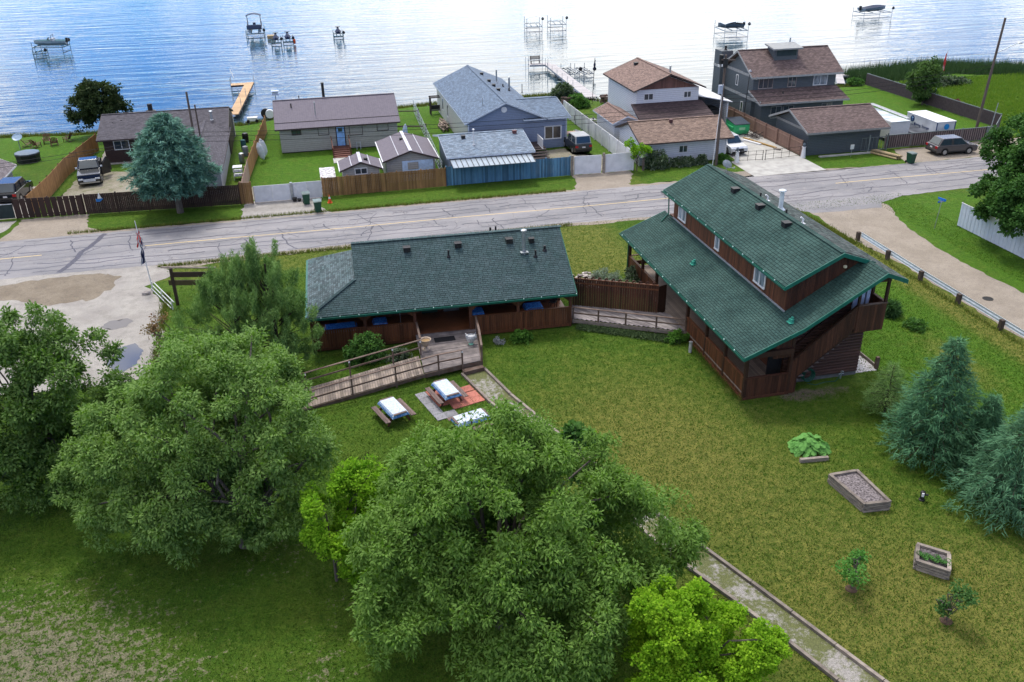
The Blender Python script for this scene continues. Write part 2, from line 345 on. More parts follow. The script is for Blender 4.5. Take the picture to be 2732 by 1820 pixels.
def gravelmat(name, a, b_, c3, s1=3., s2=38):
    m, t, bs = newmat(name); k1 = noise(t, .5, 4, .65); k2 = noise(t, s1, 5, .7); k3 = noise(t, s2, 3, .8)
    c = mixc(t, ramp(t, k1, [(.38, (0, 0, 0)), (.62, (1, 1, 1))]), a, b_); c = mixc(t, ramp(t, k2, [(.5, (0, 0, 0)), (.72, (.8,) * 3)]), c, c3)
    c = mixc(t, 1.0, c, ramp(t, k3, [(.3, (.6,) * 3), (.72, (1.4,) * 3)]), 'MULTIPLY')
    t.links.new(c, bs.inputs['Base Color']); bs.inputs['Roughness'].default_value = .95; bs.inputs['Specular IOR Level'].default_value = .15; bump(t, bs, k3, .7, .04); return m
# asphalt, old and grey, with wheel polish and hairline cracks
ma, t, bs = newmat('old_asphalt')
k1 = noise(t, .12, 4, .6, (1, 4, 1)); k2 = noise(t, 1.3, 4, .65); k3 = noise(t, 45, 2, .8)
c = mixc(t, ramp(t, k1, [(.35, (0, 0, 0)), (.65, (1, 1, 1))]), (.165, .163, .172), (.25, .24, .245))
c = mixc(t, ramp(t, k2, [(.55, (0, 0, 0)), (.8, (.7,) * 3)]), c, (.30, .27, .245))
g_ = N(t, 'ShaderNodeNewGeometry'); wv = N(t, 'ShaderNodeVectorMath', operation='ADD'); t.links.new(g_.outputs['Position'], wv.inputs[0])
nn = N(t, 'ShaderNodeTexNoise'); t.links.new(g_.outputs['Position'], nn.inputs[0]); nn.inputs['Scale'].default_value = 1.6; nn.inputs['Detail'].default_value = 3
sc_ = N(t, 'ShaderNodeVectorMath', operation='SCALE'); t.links.new(nn.outputs['Color'], sc_.inputs[0]); sc_.inputs['Scale'].default_value = .9; t.links.new(sc_.outputs[0], wv.inputs[1])
def cracks(scale, wd, stretch):
    mp = N(t, 'ShaderNodeMapping'); t.links.new(wv.outputs[0], mp.inputs[0]); mp.inputs['Scale'].default_value = stretch
    vo = N(t, 'ShaderNodeTexVoronoi', feature='DISTANCE_TO_EDGE'); t.links.new(mp.outputs[0], vo.inputs['Vector']); vo.inputs['Scale'].default_value = scale
    return ramp(t, vo.outputs['Distance'], [(0, (1,) * 3), (wd, (0,) * 3)])
c = mixc(t, mixc(t, 1.0, cracks(.8, .018, (.7, 1, 1)), ramp(t, noise(t, .3, 2), [(.42, (0, 0, 0)), (.58, (.8,) * 3)]), 'MULTIPLY'), c, (.06, .055, .06))
c = mixc(t, 1.0, c, ramp(t, k3, [(.3, (.8,) * 3), (.7, (1.2,) * 3)]), 'MULTIPLY')
t.links.new(c, bs.inputs['Base Color']); bs.inputs['Roughness'].default_value = .85; bs.inputs['Specular IOR Level'].default_value = .25; bump(t, bs, k3, .3, .02)
m_grav = gravelmat('tan_gravel', (.24, .205, .165), (.29, .25, .205), (.20, .17, .14))
m_gravg = gravelmat('grey_gravel', (.26, .245, .225), (.33, .31, .29), (.19, .17, .15), 2.2, 22)
m_patch = gravelmat('broken_brown_asphalt', (.17, .14, .105), (.22, .185, .14), (.13, .11, .09), 2.5, 24)
m_apron = gravelmat('pale_worn_asphalt', (.27, .25, .23), (.34, .32, .29), (.21, .195, .175), 1.2, 50)
m_mixg = gravelmat('gravel_with_grass', (.20, .18, .13), (.26, .235, .19), (.075, .105, .025), 1.6, 20)
def tr(pts): return [(x, y) for x, y in pts]
sheet('gravel_shoulder', [(-70, 65.1), (-22, 65.1), (-12, 64.6), (0, 65.4), (19, 65.6), (38, 65.2), (38, 76), (47.6, 74.5), (56, 73.4), (58, 78.6), (75, 79.2), (120, 79), (120, 77), (70, 74), (50, 73.9), (30, 74.6), (18, 74.6), (-2, 74.4), (-20, 74.5), (-70, 74.6)], .008, m_grav, .16, .6, 3)
sheet('road', [(-150, 65.7), (-19, 65.8), (-12, 65.7), (0, 66.2), (19, 66.3), (26, 66.0), (38, 65.6), (40.2, 63.2), (46.4, 63.0), (47.2, 64.2), (50, 65.3), (56, 65.7), (75, 65.9), (160, 66), (160, 74.2), (75, 74), (60, 73.9), (47.6, 73.8), (22, 74.2), (0, 74.0), (-10, 74.0), (-25, 74.1), (-150, 74.2)], .016, ma, .07, .5, 5)
sheet('side_road', [(40.1, 64), (39.9, 57), (40.6, 52), (40.6, 46), (40.4, 38), (40.4, 5), (46.2, 5), (46, 38), (45.3, 45.4), (44.9, 52), (45.3, 56.6), (46.1, 60.5), (47.2, 62.6), (47.2, 64)], .012, m_grav, .14, .5, 8)
sheet('parking_apron', [(-60, 65.9), (-22, 65.9), (-12.6, 65.9), (-10.4, 63.6), (-12.4, 61.6), (-11.2, 59.4), (-10.6, 56.5), (-10.2, 52), (-10.4, 48.0), (-12.5, 47.5), (-20, 48), (-45, 50), (-60, 55)], .012, m_apron, .12, .5, 9)
sheet('broken_asphalt_patch', [(-21, 64.9), (-16.0, 65.1), (-14.5, 64.2), (-14.6, 62.2), (-15.6, 60.3), (-18.6, 60.0), (-20.6, 61.4), (-23, 62), (-24, 64)], .017, m_patch, .22, .4, 12)
mw_, t, bs = newmat('damp_asphalt'); bs.inputs['Base Color'].default_value = (.13, .12, .115, 1); bs.inputs['Roughness'].default_value = .55; bs.inputs['Specular IOR Level'].default_value = .3
sheet('damp_stain', [(-14.4, 55.6), (-13.7, 55.0), (-12.9, 55.1), (-12.5, 56.0), (-12.9, 56.6), (-13.4, 56.3), (-14.0, 56.4)], .019, mw_, .08, .2, 4)
mpud, t, bs = newmat('puddle_water'); bs.inputs['Base Color'].default_value = (.08, .08, .08, 1); bs.inputs['Roughness'].default_value = .05; bs.inputs['Specular IOR Level'].default_value = .8
sheet('puddle', [(-12.9, 52.2), (-11.9, 52.6), (-11.3, 51.4), (-11.5, 49.6), (-12.3, 48.8), (-13.2, 50.2)], .019, mpud, .06, .2, 6)
sheet('driveway', [(-24.5, 79.4), (-19.3, 79.4), (-18.8, 76.2), (-17.4, 74.2), (-25.4, 74.2), (-24.6, 76.4)], .013, m_grav, .14, .4, 31)
sheet('driveway.001', [(-6.1, 79), (.5, 79), (.2, 76), (1.2, 74.2), (-6.4, 74.2), (-6.4, 77)], .013, m_gravg, .12, .4, 32)
sheet('driveway.002', [(23.9, 79.0), (30, 79.0), (29, 76.4), (28, 74.2), (22.6, 74.2), (23.6, 76.4)], .013, m_grav, .2, .4, 33)
sheet('driveway.003', [(-70, 79), (-24.8, 79.2), (-25.2, 77), (-26.5, 74.2), (-70, 74.2)], .012, m_gravg, .12, .5, 34)
sheet('concrete_driveway', [(40.2, 79.1), (40.2, 73.9), (47.7, 74.0), (47.7, 79.0), (47.6, 90), (41, 90), (41, 79.1)], .018, m_conc, 0)
sheet('gravel_yard', [(-22.8, 80), (-6.8, 80), (-6.8, 84), (-11, 86), (-13, 90.5), (-17, 92), (-22, 93), (-22.6, 86)], .01, m_mixg, .2, .5, 35)
sheet('gravel_yard.001', [(-6, 79.4), (2.2, 79.4), (2.2, 83.2), (-6, 83.4)], .01, m_mixg, .12, .5, 36)
sheet('gravel_yard.002', [(20.4, 79.6), (29.6, 79.6), (29.4, 84), (26, 86), (25.9, 88.3), (21, 88)], .01, m_mixg, .15, .5, 37)
sheet('parking_pad', [(-34, 79.9), (-23.9, 79.9), (-23.9, 89), (-26.8, 89.4), (-34, 89)], .012, m_apron, .06, .5, 38)
sheet('garden_path', [(-21.0, 95), (-17.3, 95.2), (-17.3, 101), (-21.4, 101)], .012, m_apron, .06, .5, 41)
sheet('garden_path.001', [(36.9, 101), (37.7, 101), (38.4, 109.5), (37.6, 109.5)], .012, m_conc, .03, .5, 42)
m_wg = gravelmat('white_gravel', (.42, .40, .40), (.55, .53, .53), (.3, .28, .28), 4, 18)
sheet('white_gravel_strip', [(28.5, 38.3), (29.9, 38.3), (29.9, 44), (28.5, 44)], .014, m_wg, .05, .3, 43)
# path of crushed stone growing over with grass, between timber edges
m_path, t, bs = newmat('crushed_stone_path')
q1 = noise(t, .7, 4, .6); q2 = noise(t, 5, 4, .75); q3 = noise(t, 26, 2, .8)
c = mixc(t, ramp(t, mth(t, 'ADD', mth(t, 'MULTIPLY', q1, .65), mth(t, 'MULTIPLY', q2, .45)), [(.54, (0, 0, 0)), (.64, (1, 1, 1))]), (.10, .11, .035), (.28, .26, .24))
c = mixc(t, 1.0, c, ramp(t, q3, [(.3, (.55,) * 3), (.7, (1.45,) * 3)]), 'MULTIPLY'); t.links.new(c, bs.inputs['Base Color']); bs.inputs['Roughness'].default_value = .95; bump(t, bs, q3, .8, .05)
PL = [(6.95, 43.7), (7.9, 40.2), (10.4, 33.1), (12.8, 26.2), (14.1, 23.3), (15.8, 19.0), (17.6, 14.6)]
PR = [(8.2, 44.0), (9.0, 40.8), (10.95, 35), (12.8, 29.6), (15.0, 24.2), (17.2, 18.6), (19.0, 14.0)]
sheet('footpath', PL + PR[::-1], .012, m_path, 0)
# road paint and the tar that seals the cracks
m_yel = M('faded_yellow_road_paint', (.60, .43, .16), (.42, .34, .22), rough=.7, ns=9, var=.1, bmp=0)
def ribbon(b, pts, w_, z):
    for i in range(len(pts) - 1):
        a = Vector(pts[i]); c_ = Vector(pts[i + 1]); d = (c_ - a).normalized(); n_ = Vector((-d.y, d.x)) * w_ / 2
        b.add([(*(a + n_), z), (*(a - n_), z), (*(c_ - n_), z), (*(c_ + n_), z)], [(0, 1, 2, 3)])
for i, (a, c_) in enumerate([(-60, -21), (-13.5, 37), (46.3, 78)]):
    b = B(); n_ = int((c_ - a) / 3); pts = [(a + (c_ - a) * k / n_, 70.05 + .05 * math.sin(k)) for k in range(n_ + 1)]; ribbon(b, pts, .11, .021)
    tag(b.obj('centre_line', m_yel), kind='structure')
m_tar = M('crack_seal_tar', (.035, .032, .045), (.06, .056, .075), rough=.5, var=.1, bmp=0)
b = B(); r = random.Random(3)
def wander(x0, y0, x1, y1, st=.5, amp=.12, pull=.15):
    n_ = max(2, int(math.hypot(x1 - x0, y1 - y0) / st)); o = Vector((0, 0)); pts = []
    for k in range(n_ + 1):
        o = o * (1 - pull) + Vector((r.uniform(-1, 1), r.uniform(-1, 1))) * amp; f = k / n_
        pts.append((x0 + (x1 - x0) * f + o.x * (0 < k < n_), y0 + (y1 - y0) * f + o.y * (0 < k < n_)))
    return pts
for yy, wd in ((66.5, .09), (67.4, .11), (68.3, .13), (69.3, .07), (70.9, .12), (71.9, .15), (72.8, .1), (73.5, .09)):
    x = -45
    while x < 90:
        L = r.uniform(6, 22); 
        if r.random() < .82: ribbon(b, wander(x, yy + r.uniform(-.2, .2), x + L, yy + r.uniform(-.25, .25), .5, .13), wd * r.uniform(.8, 1.4), .0195)
        x += L + r.uniform(0, 3)
for k in range(46):
    x = r.uniform(-30, 75); y0 = r.uniform(66.3, 71); L = r.uniform(1, 4.2)
    ribbon(b, wander(x, y0, x + r.uniform(-1.8, 1.8), min(73.9, y0 + L), .35, .16), r.uniform(.05, .12), .0192)
ribbon(b, wander(-19.0, 66.0, -17.0, 73.8, .4, .1), .42, .0188)
o = b.obj('crack_seal', m_tar); tag(o, kind='structure')
b = B(); b.lathe((42.4, 45.0, .012), [(.34, 0), (.34, .018), (.3, .02), (.3, .014)], 20); o = b.obj('manhole_cover', m_dark); tag(o, 'round dark manhole cover in the gravel side road', 'manhole cover')
b = B(); b.lathe((31.3, 71.9, .017), [(.34, 0), (.34, .012), (.3, .014)], 20); o = b.obj('manhole_cover', M('rusty_iron', (.14, .07, .05), rough=.8)); tag(o, 'rusty round manhole cover in the main road near the green roofed log house', 'manhole cover')
# lake
mw, t, bs = newmat('lake_water')
ww = N(t, 'ShaderNodeNewGeometry')
wa = noise(t, .55, 3, .5, (.16, 1, 1), dist=.35); wb = noise(t, 1.9, 3, .55, (.22, 1, 1)); wc = noise(t, .05, 3, .5, (.6, 1, 1))
bs.inputs['Base Color'].default_value = (.035, .065, .085, 1); bs.inputs['Roughness'].default_value = .03; bs.inputs['IOR'].default_value = 1.37; bs.inputs['Specular IOR Level'].default_value = .5
bump(t, bs, mth(t, 'ADD', mth(t, 'MULTIPLY', wa, ramp(t, wc, [(.3, (.55,) * 3), (.7, (1.2,) * 3)])), mth(t, 'MULTIPLY', wb, .12)), .30, .6)
b = B(); b.add([(-4000, 98, -.5), (4000, 98, -.5), (4000, 6500, -.5), (-4000, 6500, -.5)], [(0, 1, 2, 3)]); tag(b.obj('lake_water', mw), kind='structure')
# grass that stands up: short blades over the lawns near the camera, reeds along the shore
m_gr = leafmat('grass_blade', (.022, .085, .005), (.105, .175, .020), tr=.2, rough=.7)
def blades(name, P, h, wd, mat, lean=.5, seed=2):
    r_ = np.random.default_rng(seed); n = len(P); a = r_.uniform(0, 2 * pi, n); hh = h * r_.uniform(.5, 1.2, n); d = np.stack([np.cos(a), np.sin(a), np.zeros(n)], 1)
    tip = P + np.stack([np.cos(a * 3 + 1) * lean * hh, np.sin(a * 3 + 1) * lean * hh, hh], 1)
    V = np.stack([P - d * wd / 2, P + d * wd / 2, tip], 1).reshape(-1, 3); F = np.arange(3 * n).reshape(n, 3)
    o = bpy.data.objects.new(name, npmesh(name, V, F, mat)); C.objects.link(o); return tag(o, kind='stuff')
def inside(P, poly):
    x, y = P[:, 0], P[:, 1]; c = np.zeros(len(P), bool); n = len(poly)
    for i in range(n):
        x1, y1 = poly[i]; x2, y2 = poly[(i + 1) % n]
        k = ((y1 > y) != (y2 > y)) & (x < (x2 - x1) * (y - y1) / (y2 - y1 + 1e-12) + x1); c ^= k
    return c
BLOCK = [PL + PR[::-1], [(-60, 66), (-12, 66), (-10, 60), (-10, 48), (-14, 47.5), (-60, 48)], [(20.9, 37), (28.6, 37), (28.6, 56), (20.9, 56)], [(-1.5, 48), (15.2, 47.4), (15.4, 58), (-1.5, 58)], [(40, 0), (46.5, 0), (46.5, 64), (40, 64)], [(-2.6, 41.7), (7, 43.8), (8.8, 44), (8.8, 48.6), (4.8, 48.6), (4.8, 45.9), (-2.6, 44.1)], [(14.7, 50), (15, 47.9), (20.9, 44.6), (21, 47.4)]]
P = np.stack([RNG.uniform(-24, 50, 620000), RNG.uniform(12, 66, 620000), np.zeros(620000)], 1)
keep = RNG.random(len(P)) < np.clip(1.35 - P[:, 1] / 62, .25, 1)
for q in BLOCK: keep &= ~inside(P, q)
bn = np.exp(-(np.abs((P[:, 0] + 14) / 8.5) ** 2.5 + np.abs((P[:, 1] - 26) / 6.5) ** 2.5)); keep &= RNG.random(len(P)) > bn * .55
blades('lawn_grass', P[keep], .09, .042, m_gr, .8)
m_long = leafmat('long_grass_blade', (.06, .11, .015), (.19, .19, .05), tr=.25, rough=.7)
Q = []
def strip(x0, y0, x1, y1, wd, n, z=0.):
    f = RNG.random(n); o = RNG.normal(0, wd / 2, n); d = np.array([x1 - x0, y1 - y0]); L = np.hypot(*d); nn_ = np.array([-d[1], d[0]]) / L
    Q.append(np.stack([x0 + d[0] * f + nn_[0] * o, y0 + d[1] * f + nn_[1] * o, np.full(n, z)], 1))
strip(38.8, 64.4, 39.6, 56, .5, 1500); strip(39.7, 56, 39.9, 36, .25, 700); strip(-12, 65.2, 20, 65.8, .25, 3000); strip(-20, 74.6, 22, 74.5, .2, 3500); strip(20.9, 45, 20.9, 37.1, .12, 300); strip(29, 64.9, 38.8, 64.9, .5, 2500)
strip(-10.4, 49, -10.8, 60, .3, 1200); strip(60, 79, 75, 79.4, .3, 1200); strip(24, 79.6, 23, 84, .4, 600)
blades('roadside_long_grass', np.concatenate(Q), .3, .05, m_long, .45, 5)
# ================================================================== BUILDING HELPERS
UV_ = Vector
def window(house, cx, zc, w_, h_, plane, axis='y', sgn=-1, fm=None, mull=1, gm=None, fr=.07, depth=.05):
    """framed window standing proud of a wall: axis is the wall's normal axis, sgn its outward sign"""
    fm = fm or m_white; gm = gm or m_glass
    def bx(b, a0, a1, z0, z1, d0, d1):
        lo, hi = sorted((plane + sgn * d0, plane + sgn * d1))
        (b.box(a0, a1, lo, hi, z0, z1) if axis == 'y' else b.box(lo, hi, a0, a1, z0, z1))
    a0, a1, z0, z1 = cx - w_ / 2, cx + w_ / 2, zc - h_ / 2, zc + h_ / 2
    b = B(); bx(b, a0, a1, z1 - fr, z1, 0, depth); bx(b, a0, a1, z0, z0 + fr, 0, depth * 1.3); bx(b, a0, a0 + fr, z0 + fr, z1 - fr, 0, depth); bx(b, a1 - fr, a1, z0 + fr, z1 - fr, 0, depth)
    for k in range(mull):
        m_ = a0 + (a1 - a0) * (k + 1) / (mull + 1); bx(b, m_ - fr * .4, m_ + fr * .4, z0 + fr, z1 - fr, 0, depth * .9)
    f = b.obj('window', fm, house)
    edges = [a0 + fr] + [a0 + (a1 - a0) * (k + 1) / (mull + 1) for k in range(mull)] + [a1 - fr]
    for k in range(len(edges) - 1):
        p = B(); bx(p, edges[k] + .01, edges[k + 1] - .01, z0 + fr, z1 - fr, .004, .02); p.obj('pane', gm, f)
    return f
def gable(house, x0, x1, y0, y1, ze, axis, zr, mat, fm, over=0, th=.14, shname='roof', fascia=.14, ridge_at=None, cap=True):
    """gable roof given by its eave rectangle, eave height (top of the edge) and ridge height"""
    b = B()
    if axis == 'x':
        c_ = (y0 + y1) / 2 if ridge_at is None else ridge_at
        b.slab([(x0, y0, ze), (x1, y0, ze), (x1, c_, zr), (x0, c_, zr)], th); b.slab([(x0, c_, zr), (x1, c_, zr), (x1, y1, ze), (x0, y1, ze)], th)
    else:
        c_ = (x0 + x1) / 2 if ridge_at is None else ridge_at
        b.slab([(x0, y1, ze), (x0, y0, ze), (c_, y0, zr), (c_, y1, zr)], th); b.slab([(c_, y1, zr), (c_, y0, zr), (x1, y0, ze), (x1, y1, ze)], th)
    rf = b.obj(shname, mat, house)
    f = B(); e = .025
    if axis == 'x':
        for x in (x0, x1):
            s_ = -1 if x == x0 else 1
            for ya in (y0, y1):
                f.ext([(x, ya, ze + .012), (x, c_, zr + .012), (x, c_, zr - fascia), (x, ya, ze - fascia)], (s_ * e, 0, 0))
        f.box(x0, x1, y0 - e, y0, ze - fascia, ze - .01); f.box(x0, x1, y1, y1 + e, ze - fascia, ze - .01)
    else:
        for y in (y0, y1):
            s_ = -1 if y == y0 else 1
            for xa in (x0, x1):
                f.ext([(xa, y, ze + .012), (c_, y, zr + .012), (c_, y, zr - fascia), (xa, y, ze - fascia)], (0, s_ * e, 0))
        f.box(x0 - e, x0, y0, y1, ze - fascia, ze - .01); f.box(x1, x1 + e, y0, y1, ze - fascia, ze - .01)
    f.obj('fascia', fm, rf)
    if cap:
        k = B(); kw = .13
        if axis == 'x': k.bar((x0, c_, zr + .02), (x1, c_, zr + .02), kw * 2, .035)
        else: k.bar((c_, y0, zr + .02), (c_, y1, zr + .02), kw * 2, .035)
        k.obj('ridge_cap', mat, rf)
    return rf
def walls(house, x0, x1, y0, y1, z0, z1, mat, axis=None, zr=None, name='wall', ridge_at=None):
    b = B()
    if axis is None: b.box(x0, x1, y0, y1, z0, z1)
    elif axis == 'x':
        c_ = (y0 + y1) / 2 if ridge_at is None else ridge_at; b.ext([(x0, y0, z0), (x0, y1, z0), (x0, y1, z1), (x0, c_, zr), (x0, y0, z1)], (x1 - x0, 0, 0))
    else:
        c_ = (x0 + x1) / 2 if ridge_at is None else ridge_at; b.ext([(x0, y0, z0), (x1, y0, z0), (x1, y0, z1), (c_, y0, zr), (x0, y0, z1)], (0, y1 - y0, 0))
    return b.obj(name, mat, house)
def corner(house, pts, z0, z1, mat, s=.09):
    for x, y in pts:
        b = B(); b.box(x - s / 2, x + s / 2, y - s / 2, y + s / 2, z0, z1); b.obj('corner_trim', mat, house)
def vent_box(house, x, y, z, s=.36, mat=None, slope=None):
    b = B(); b.ext([(x - s / 2, y - s / 2, z - .12), (x + s / 2, y - s / 2, z - .12), (x + s / 2, y - s / 2, z + .16), (x - s / 2, y - s / 2, z + .16)], (0, s, .02)); b.box(x - s / 2 - .03, x + s / 2 + .03, y - s / 2 - .03, y + s / 2 + .03, z + .16, z + .2); b.obj('roof_vent', mat or m_dark, house)
def pipe(house, x, y, z, h, r_=.06, mat=None, capr=None, name='vent_pipe'):
    b = B(); b.tube((x, y, z - .15), (x, y, z + h), r_, n=12); b.lathe((x, y, z - .05), [(r_ * 2.2, 0), (r_ * 1.2, .14)], 12)
    if capr: b.lathe((x, y, z + h), [(r_ * .7, -.02), (r_ * .7, .06), (capr, .07), (capr, .14), (capr * .6, .18)], 12)
    b.obj(name, mat or m_steel, house, smooth=False)
def shingles(roof, quad, mat, row=.15, wid=.32, cap=300, seed=1, name='shingle'):
    """courses of overlapping tabs over a roof plane quad = eave left, eave right, ridge right, ridge left"""
    a, b_, c_, d = [Vector(q) for q in quad]; r = random.Random(seed)
    u = (b_ - a).normalized(); n = u.cross(d - a).normalized(); v = n.cross(u)
    H = (d - a).dot(v); items = []; k = 0
    while k * row < H - .02:
        v0 = k * row; f = v0 / H
        L = a.lerp(d, f); R = b_.lerp(c_, f); x = L.dot(u) - (r.random() * wid if k % 2 else r.random() * wid * .5); xe = R.dot(u)
        xs_ = L.dot(u)
        while x < xe:
            x0 = max(x, xs_); x1 = min(x + wid, xe)
            if x1 - x0 > .04:
                tilt = Matrix.Rotation(-.055 + r.uniform(-.012, .012), 3, u)
                rot = tilt @ frame(u, v, n)
                cen = L + u * ((x0 + x1) / 2 - xs_) + v * (row * .62) + n * (.022 + r.uniform(0, .004))
                cen = L + u * ((x0 + x1) / 2 - xs_) + v * (row * .5) + n * .018
                items.append(PM(cen, (x1 - x0 - .022, row - .02, .012 + r.uniform(0, .006)), rot))
            x += wid
        k += 1
    pieces(roof, name, mat, items, cap=cap)
def cladding(parent, p, q, z0, z1, mat, wd=.14, th=.03, cap=300, name='board', seed=1, out=None, ztop=None, zbot=None):
    """upright boards side by side from p to q; ztop / zbot may be functions of the distance fraction"""
    p = Vector((*p[:2], 0)); q = Vector((*q[:2], 0)); L = (q - p).length; d = (q - p) / L; n = Vector((d.y, -d.x, 0)); k = max(1, int(L / wd)); w_ = L / k; r = random.Random(seed); it = []
    for i in range(k):
        f = (i + .5) / k; a = z0 if zbot is None else zbot(f); b_ = z1 if ztop is None else ztop(f)
        c_ = p + d * (w_ * (i + .5)) + n * (r.uniform(0, .008)); it.append(PM((c_.x, c_.y, (a + b_) / 2 + r.uniform(-.006, .006)), (w_ - .012, th, b_ - a), frame(d, -n, Vector((0, 0, 1)))))
    pieces(parent, name, mat, it, cap=cap)
def decking(parent, A, Bp, Cp, D, mat, wd=.14, th=.035, name='deck_board', seed=1):
    """boards laid across from edge A-D to edge B-C, stepping along A->D"""
    A, Bp, Cp, D = [Vector(q) for q in (A, Bp, Cp, D)]; k = max(1, int(max((D - A).length, (Cp - Bp).length) / wd)); r = random.Random(seed); it = []
    for i in range(k):
        f0, f1 = i / k, (i + 1) / k; a = A.lerp(D, (f0 + f1) / 2); b_ = Bp.lerp(Cp, (f0 + f1) / 2); u = (b_ - a); L = u.length; u.normalize()
        s_ = (D - A).normalized(); n = u.cross(s_).normalized(); n = n if n.z > 0 else -n; v = n.cross(u); w2 = abs((A.lerp(D, f1) - A.lerp(D, f0)).dot(v))
        it.append(PM(a.lerp(b_, .5) + Vector((0, 0, r.uniform(-.003, .004))), (L, max(.03, w2 - .014), th), frame(u, v, n)))
    pieces(parent, name, mat, it)
def post(parent, x, y, z0, z1, s=.14, mat=None, name='post'):
    b = B(); b.box(x - s / 2, x + s / 2, y - s / 2, y + s / 2, z0, z1); return b.obj(name, mat or m_post, parent)
def bar(parent, p, q, w_, h_, mat, name='rail'):
    b = B(); b.bar(p, q, w_, h_); return b.obj(name, mat, parent)
def railing(parent, pts, h=.95, mat=None, mid=True, ps=.09, step=1.9, posts=None, capw=.12):
    """posts, top rail and middle rail along a line of 3D points"""
    mat = mat or m_rail
    for i in range(len(pts) - 1):
        p = Vector(pts[i]); q = Vector(pts[i + 1]); L = (q - p).length; k = max(1, round(L / step))
        for j in range(k + (1 if i == len(pts) - 2 else 0)):
            c_ = p.lerp(q, j / k); post(parent, c_.x, c_.y, c_.z - .35, c_.z + h, ps, mat)
        bar(parent, p + Vector((0, 0, h + .02)), q + Vector((0, 0, h + .02)), capw, .04, mat, 'top_rail')
        if mid: bar(parent, p + Vector((0, 0, h * .52)), q + Vector((0, 0, h * .52)), .04, .09, mat, 'middle_rail')
# ================================================================== LOG HOUSE (two storeys, green shingles)
T_ = Matrix
H1 = thing('log_house', 'two storey brown log house with a green shingle roof, long open porch and outside stairs', 'house', (23, 46, 0))
e0, e1 = 36.4, 55.4                                                    # eaves run in y
XE, ZE, XB, ZB, XR, ZR, XT, ZT = 20.4, 3.05, 23.6, 4.35, 27.9, 6.95, 29.15, 6.45
b = B(); th = .13
b.slab([(XE, e1, ZE), (XE, e0, ZE), (XB, e0, ZB), (XB, e1, ZB)], th)
b.slab([(XB, 38.5, ZB), (XB, e0, ZB), (XR, e0, ZR), (XR, 38.5, ZR)], th)
b.slab([(XR, 38.5, ZR), (XR, e0, ZR), (XT, e0, ZT), (XT, 38.5, ZT)], th)
lr = b.obj('lower_roof', m_under, H1)
shingles(lr, [(XE, e1, ZE), (XE, e0, ZE), (XB, e0, ZB), (XB, e1, ZB)], m_shg2, row=.15, wid=.34, seed=2)
b = B()
UE, UZ, UR, URZ, UT, UTZ = 23.2, 6.0, 26.35, 7.55, 29.15, 6.45
b.slab([(UE, 55.0, UZ), (UE, 38.1, UZ), (UR, 38.1, URZ), (UR, 55.0, URZ)], th); b.slab([(UR, 55.0, URZ), (UR, 38.1, URZ), (28.2, 38.1, 6.85), (28.2, 55.0, 6.85)], th)
b.slab([(28.2, 55.0, 6.845), (28.2, 38.5, 6.845), (UT, 38.5, UTZ), (UT, 55.0, UTZ)], th)
ur = b.obj('upper_roof', m_under, H1)
shingles(ur, [(UE, 55.0, UZ), (UE, 38.1, UZ), (UR, 38.1, URZ), (UR, 55.0, URZ)], m_shg2, row=.19, wid=.36, seed=3)
shingles(lr, [(XB, 38.5, ZB), (XB, e0, ZB), (XR, e0, ZR), (XR, 38.5, ZR)], m_shg2, row=.17, wid=.34, seed=4, cap=260)
m_moss = M('mossy_old_shingle', (.035, .06, .052), (.075, .08, .08), rough=.95, ns=3, var=.6)
shingles(ur, [(28.2, 38.5, 6.85), (28.2, 55.0, 6.85), (UR, 55.0, URZ), (UR, 38.5, URZ)], m_moss, row=.19, wid=.34, seed=5, cap=120)
shingles(ur, [(UT, 38.5, UTZ), (UT, 55.0, UTZ), (28.2, 55.0, 6.845), (28.2, 38.5, 6.845)], m_moss, row=.19, wid=.34, seed=6, cap=20)
shingles(lr, [(XT, e0, ZT), (XT, 38.5, ZT), (XR, 38.5, ZR), (XR, e0, ZR)], m_moss, row=.19, wid=.34, seed=7, cap=60)
b = B()
for y in np.arange(38.3, 54.9, .28): b.cbox((UR, y, URZ + .035), (.3, .26, .03))
o = b.obj('ridge_cap', m_shg2, ur); o['kind'] = 'stuff'
# green rake boards and gutters
b = B(); f_ = .2
for (xa, za, xb, zb) in ((XE, ZE, XB, ZB), (XB, ZB, XR, ZR), (XR, ZR, XT, ZT)):
    b.ext([(xa, e0, za + .03), (xb, e0, zb + .03), (xb, e0, zb - f_), (xa, e0, za - f_)], (0, -.04, 0))
b.obj('rake_board', m_gtrim, lr)
b = B(); b.ext([(XE, e1, ZE + .03), (XB, e1, ZB + .03), (XB, e1, ZB - f_), (XE, e1, ZE - f_)], (0, .04, 0)); b.obj('rake_board', m_gtrim, lr)
b = B()
for (xa, za, xb, zb) in ((UE, UZ, UR, URZ), (UR, URZ, 28.3, 6.84)): b.ext([(xa, 38.1, za + .03), (xb, 38.1, zb + .03), (xb, 38.1, zb - f_), (xa, 38.1, za - f_)], (0, -.04, 0))
b.obj('rake_board', m_gtrim, ur); b = B(); b.ext([(UE, 55.0, UZ + .03), (UR, 55.0, URZ + .03), (UR, 55.0, URZ - f_), (UE, 55.0, UZ - f_)], (0, .04, 0))
b.obj('rake_board', m_gtrim, ur)
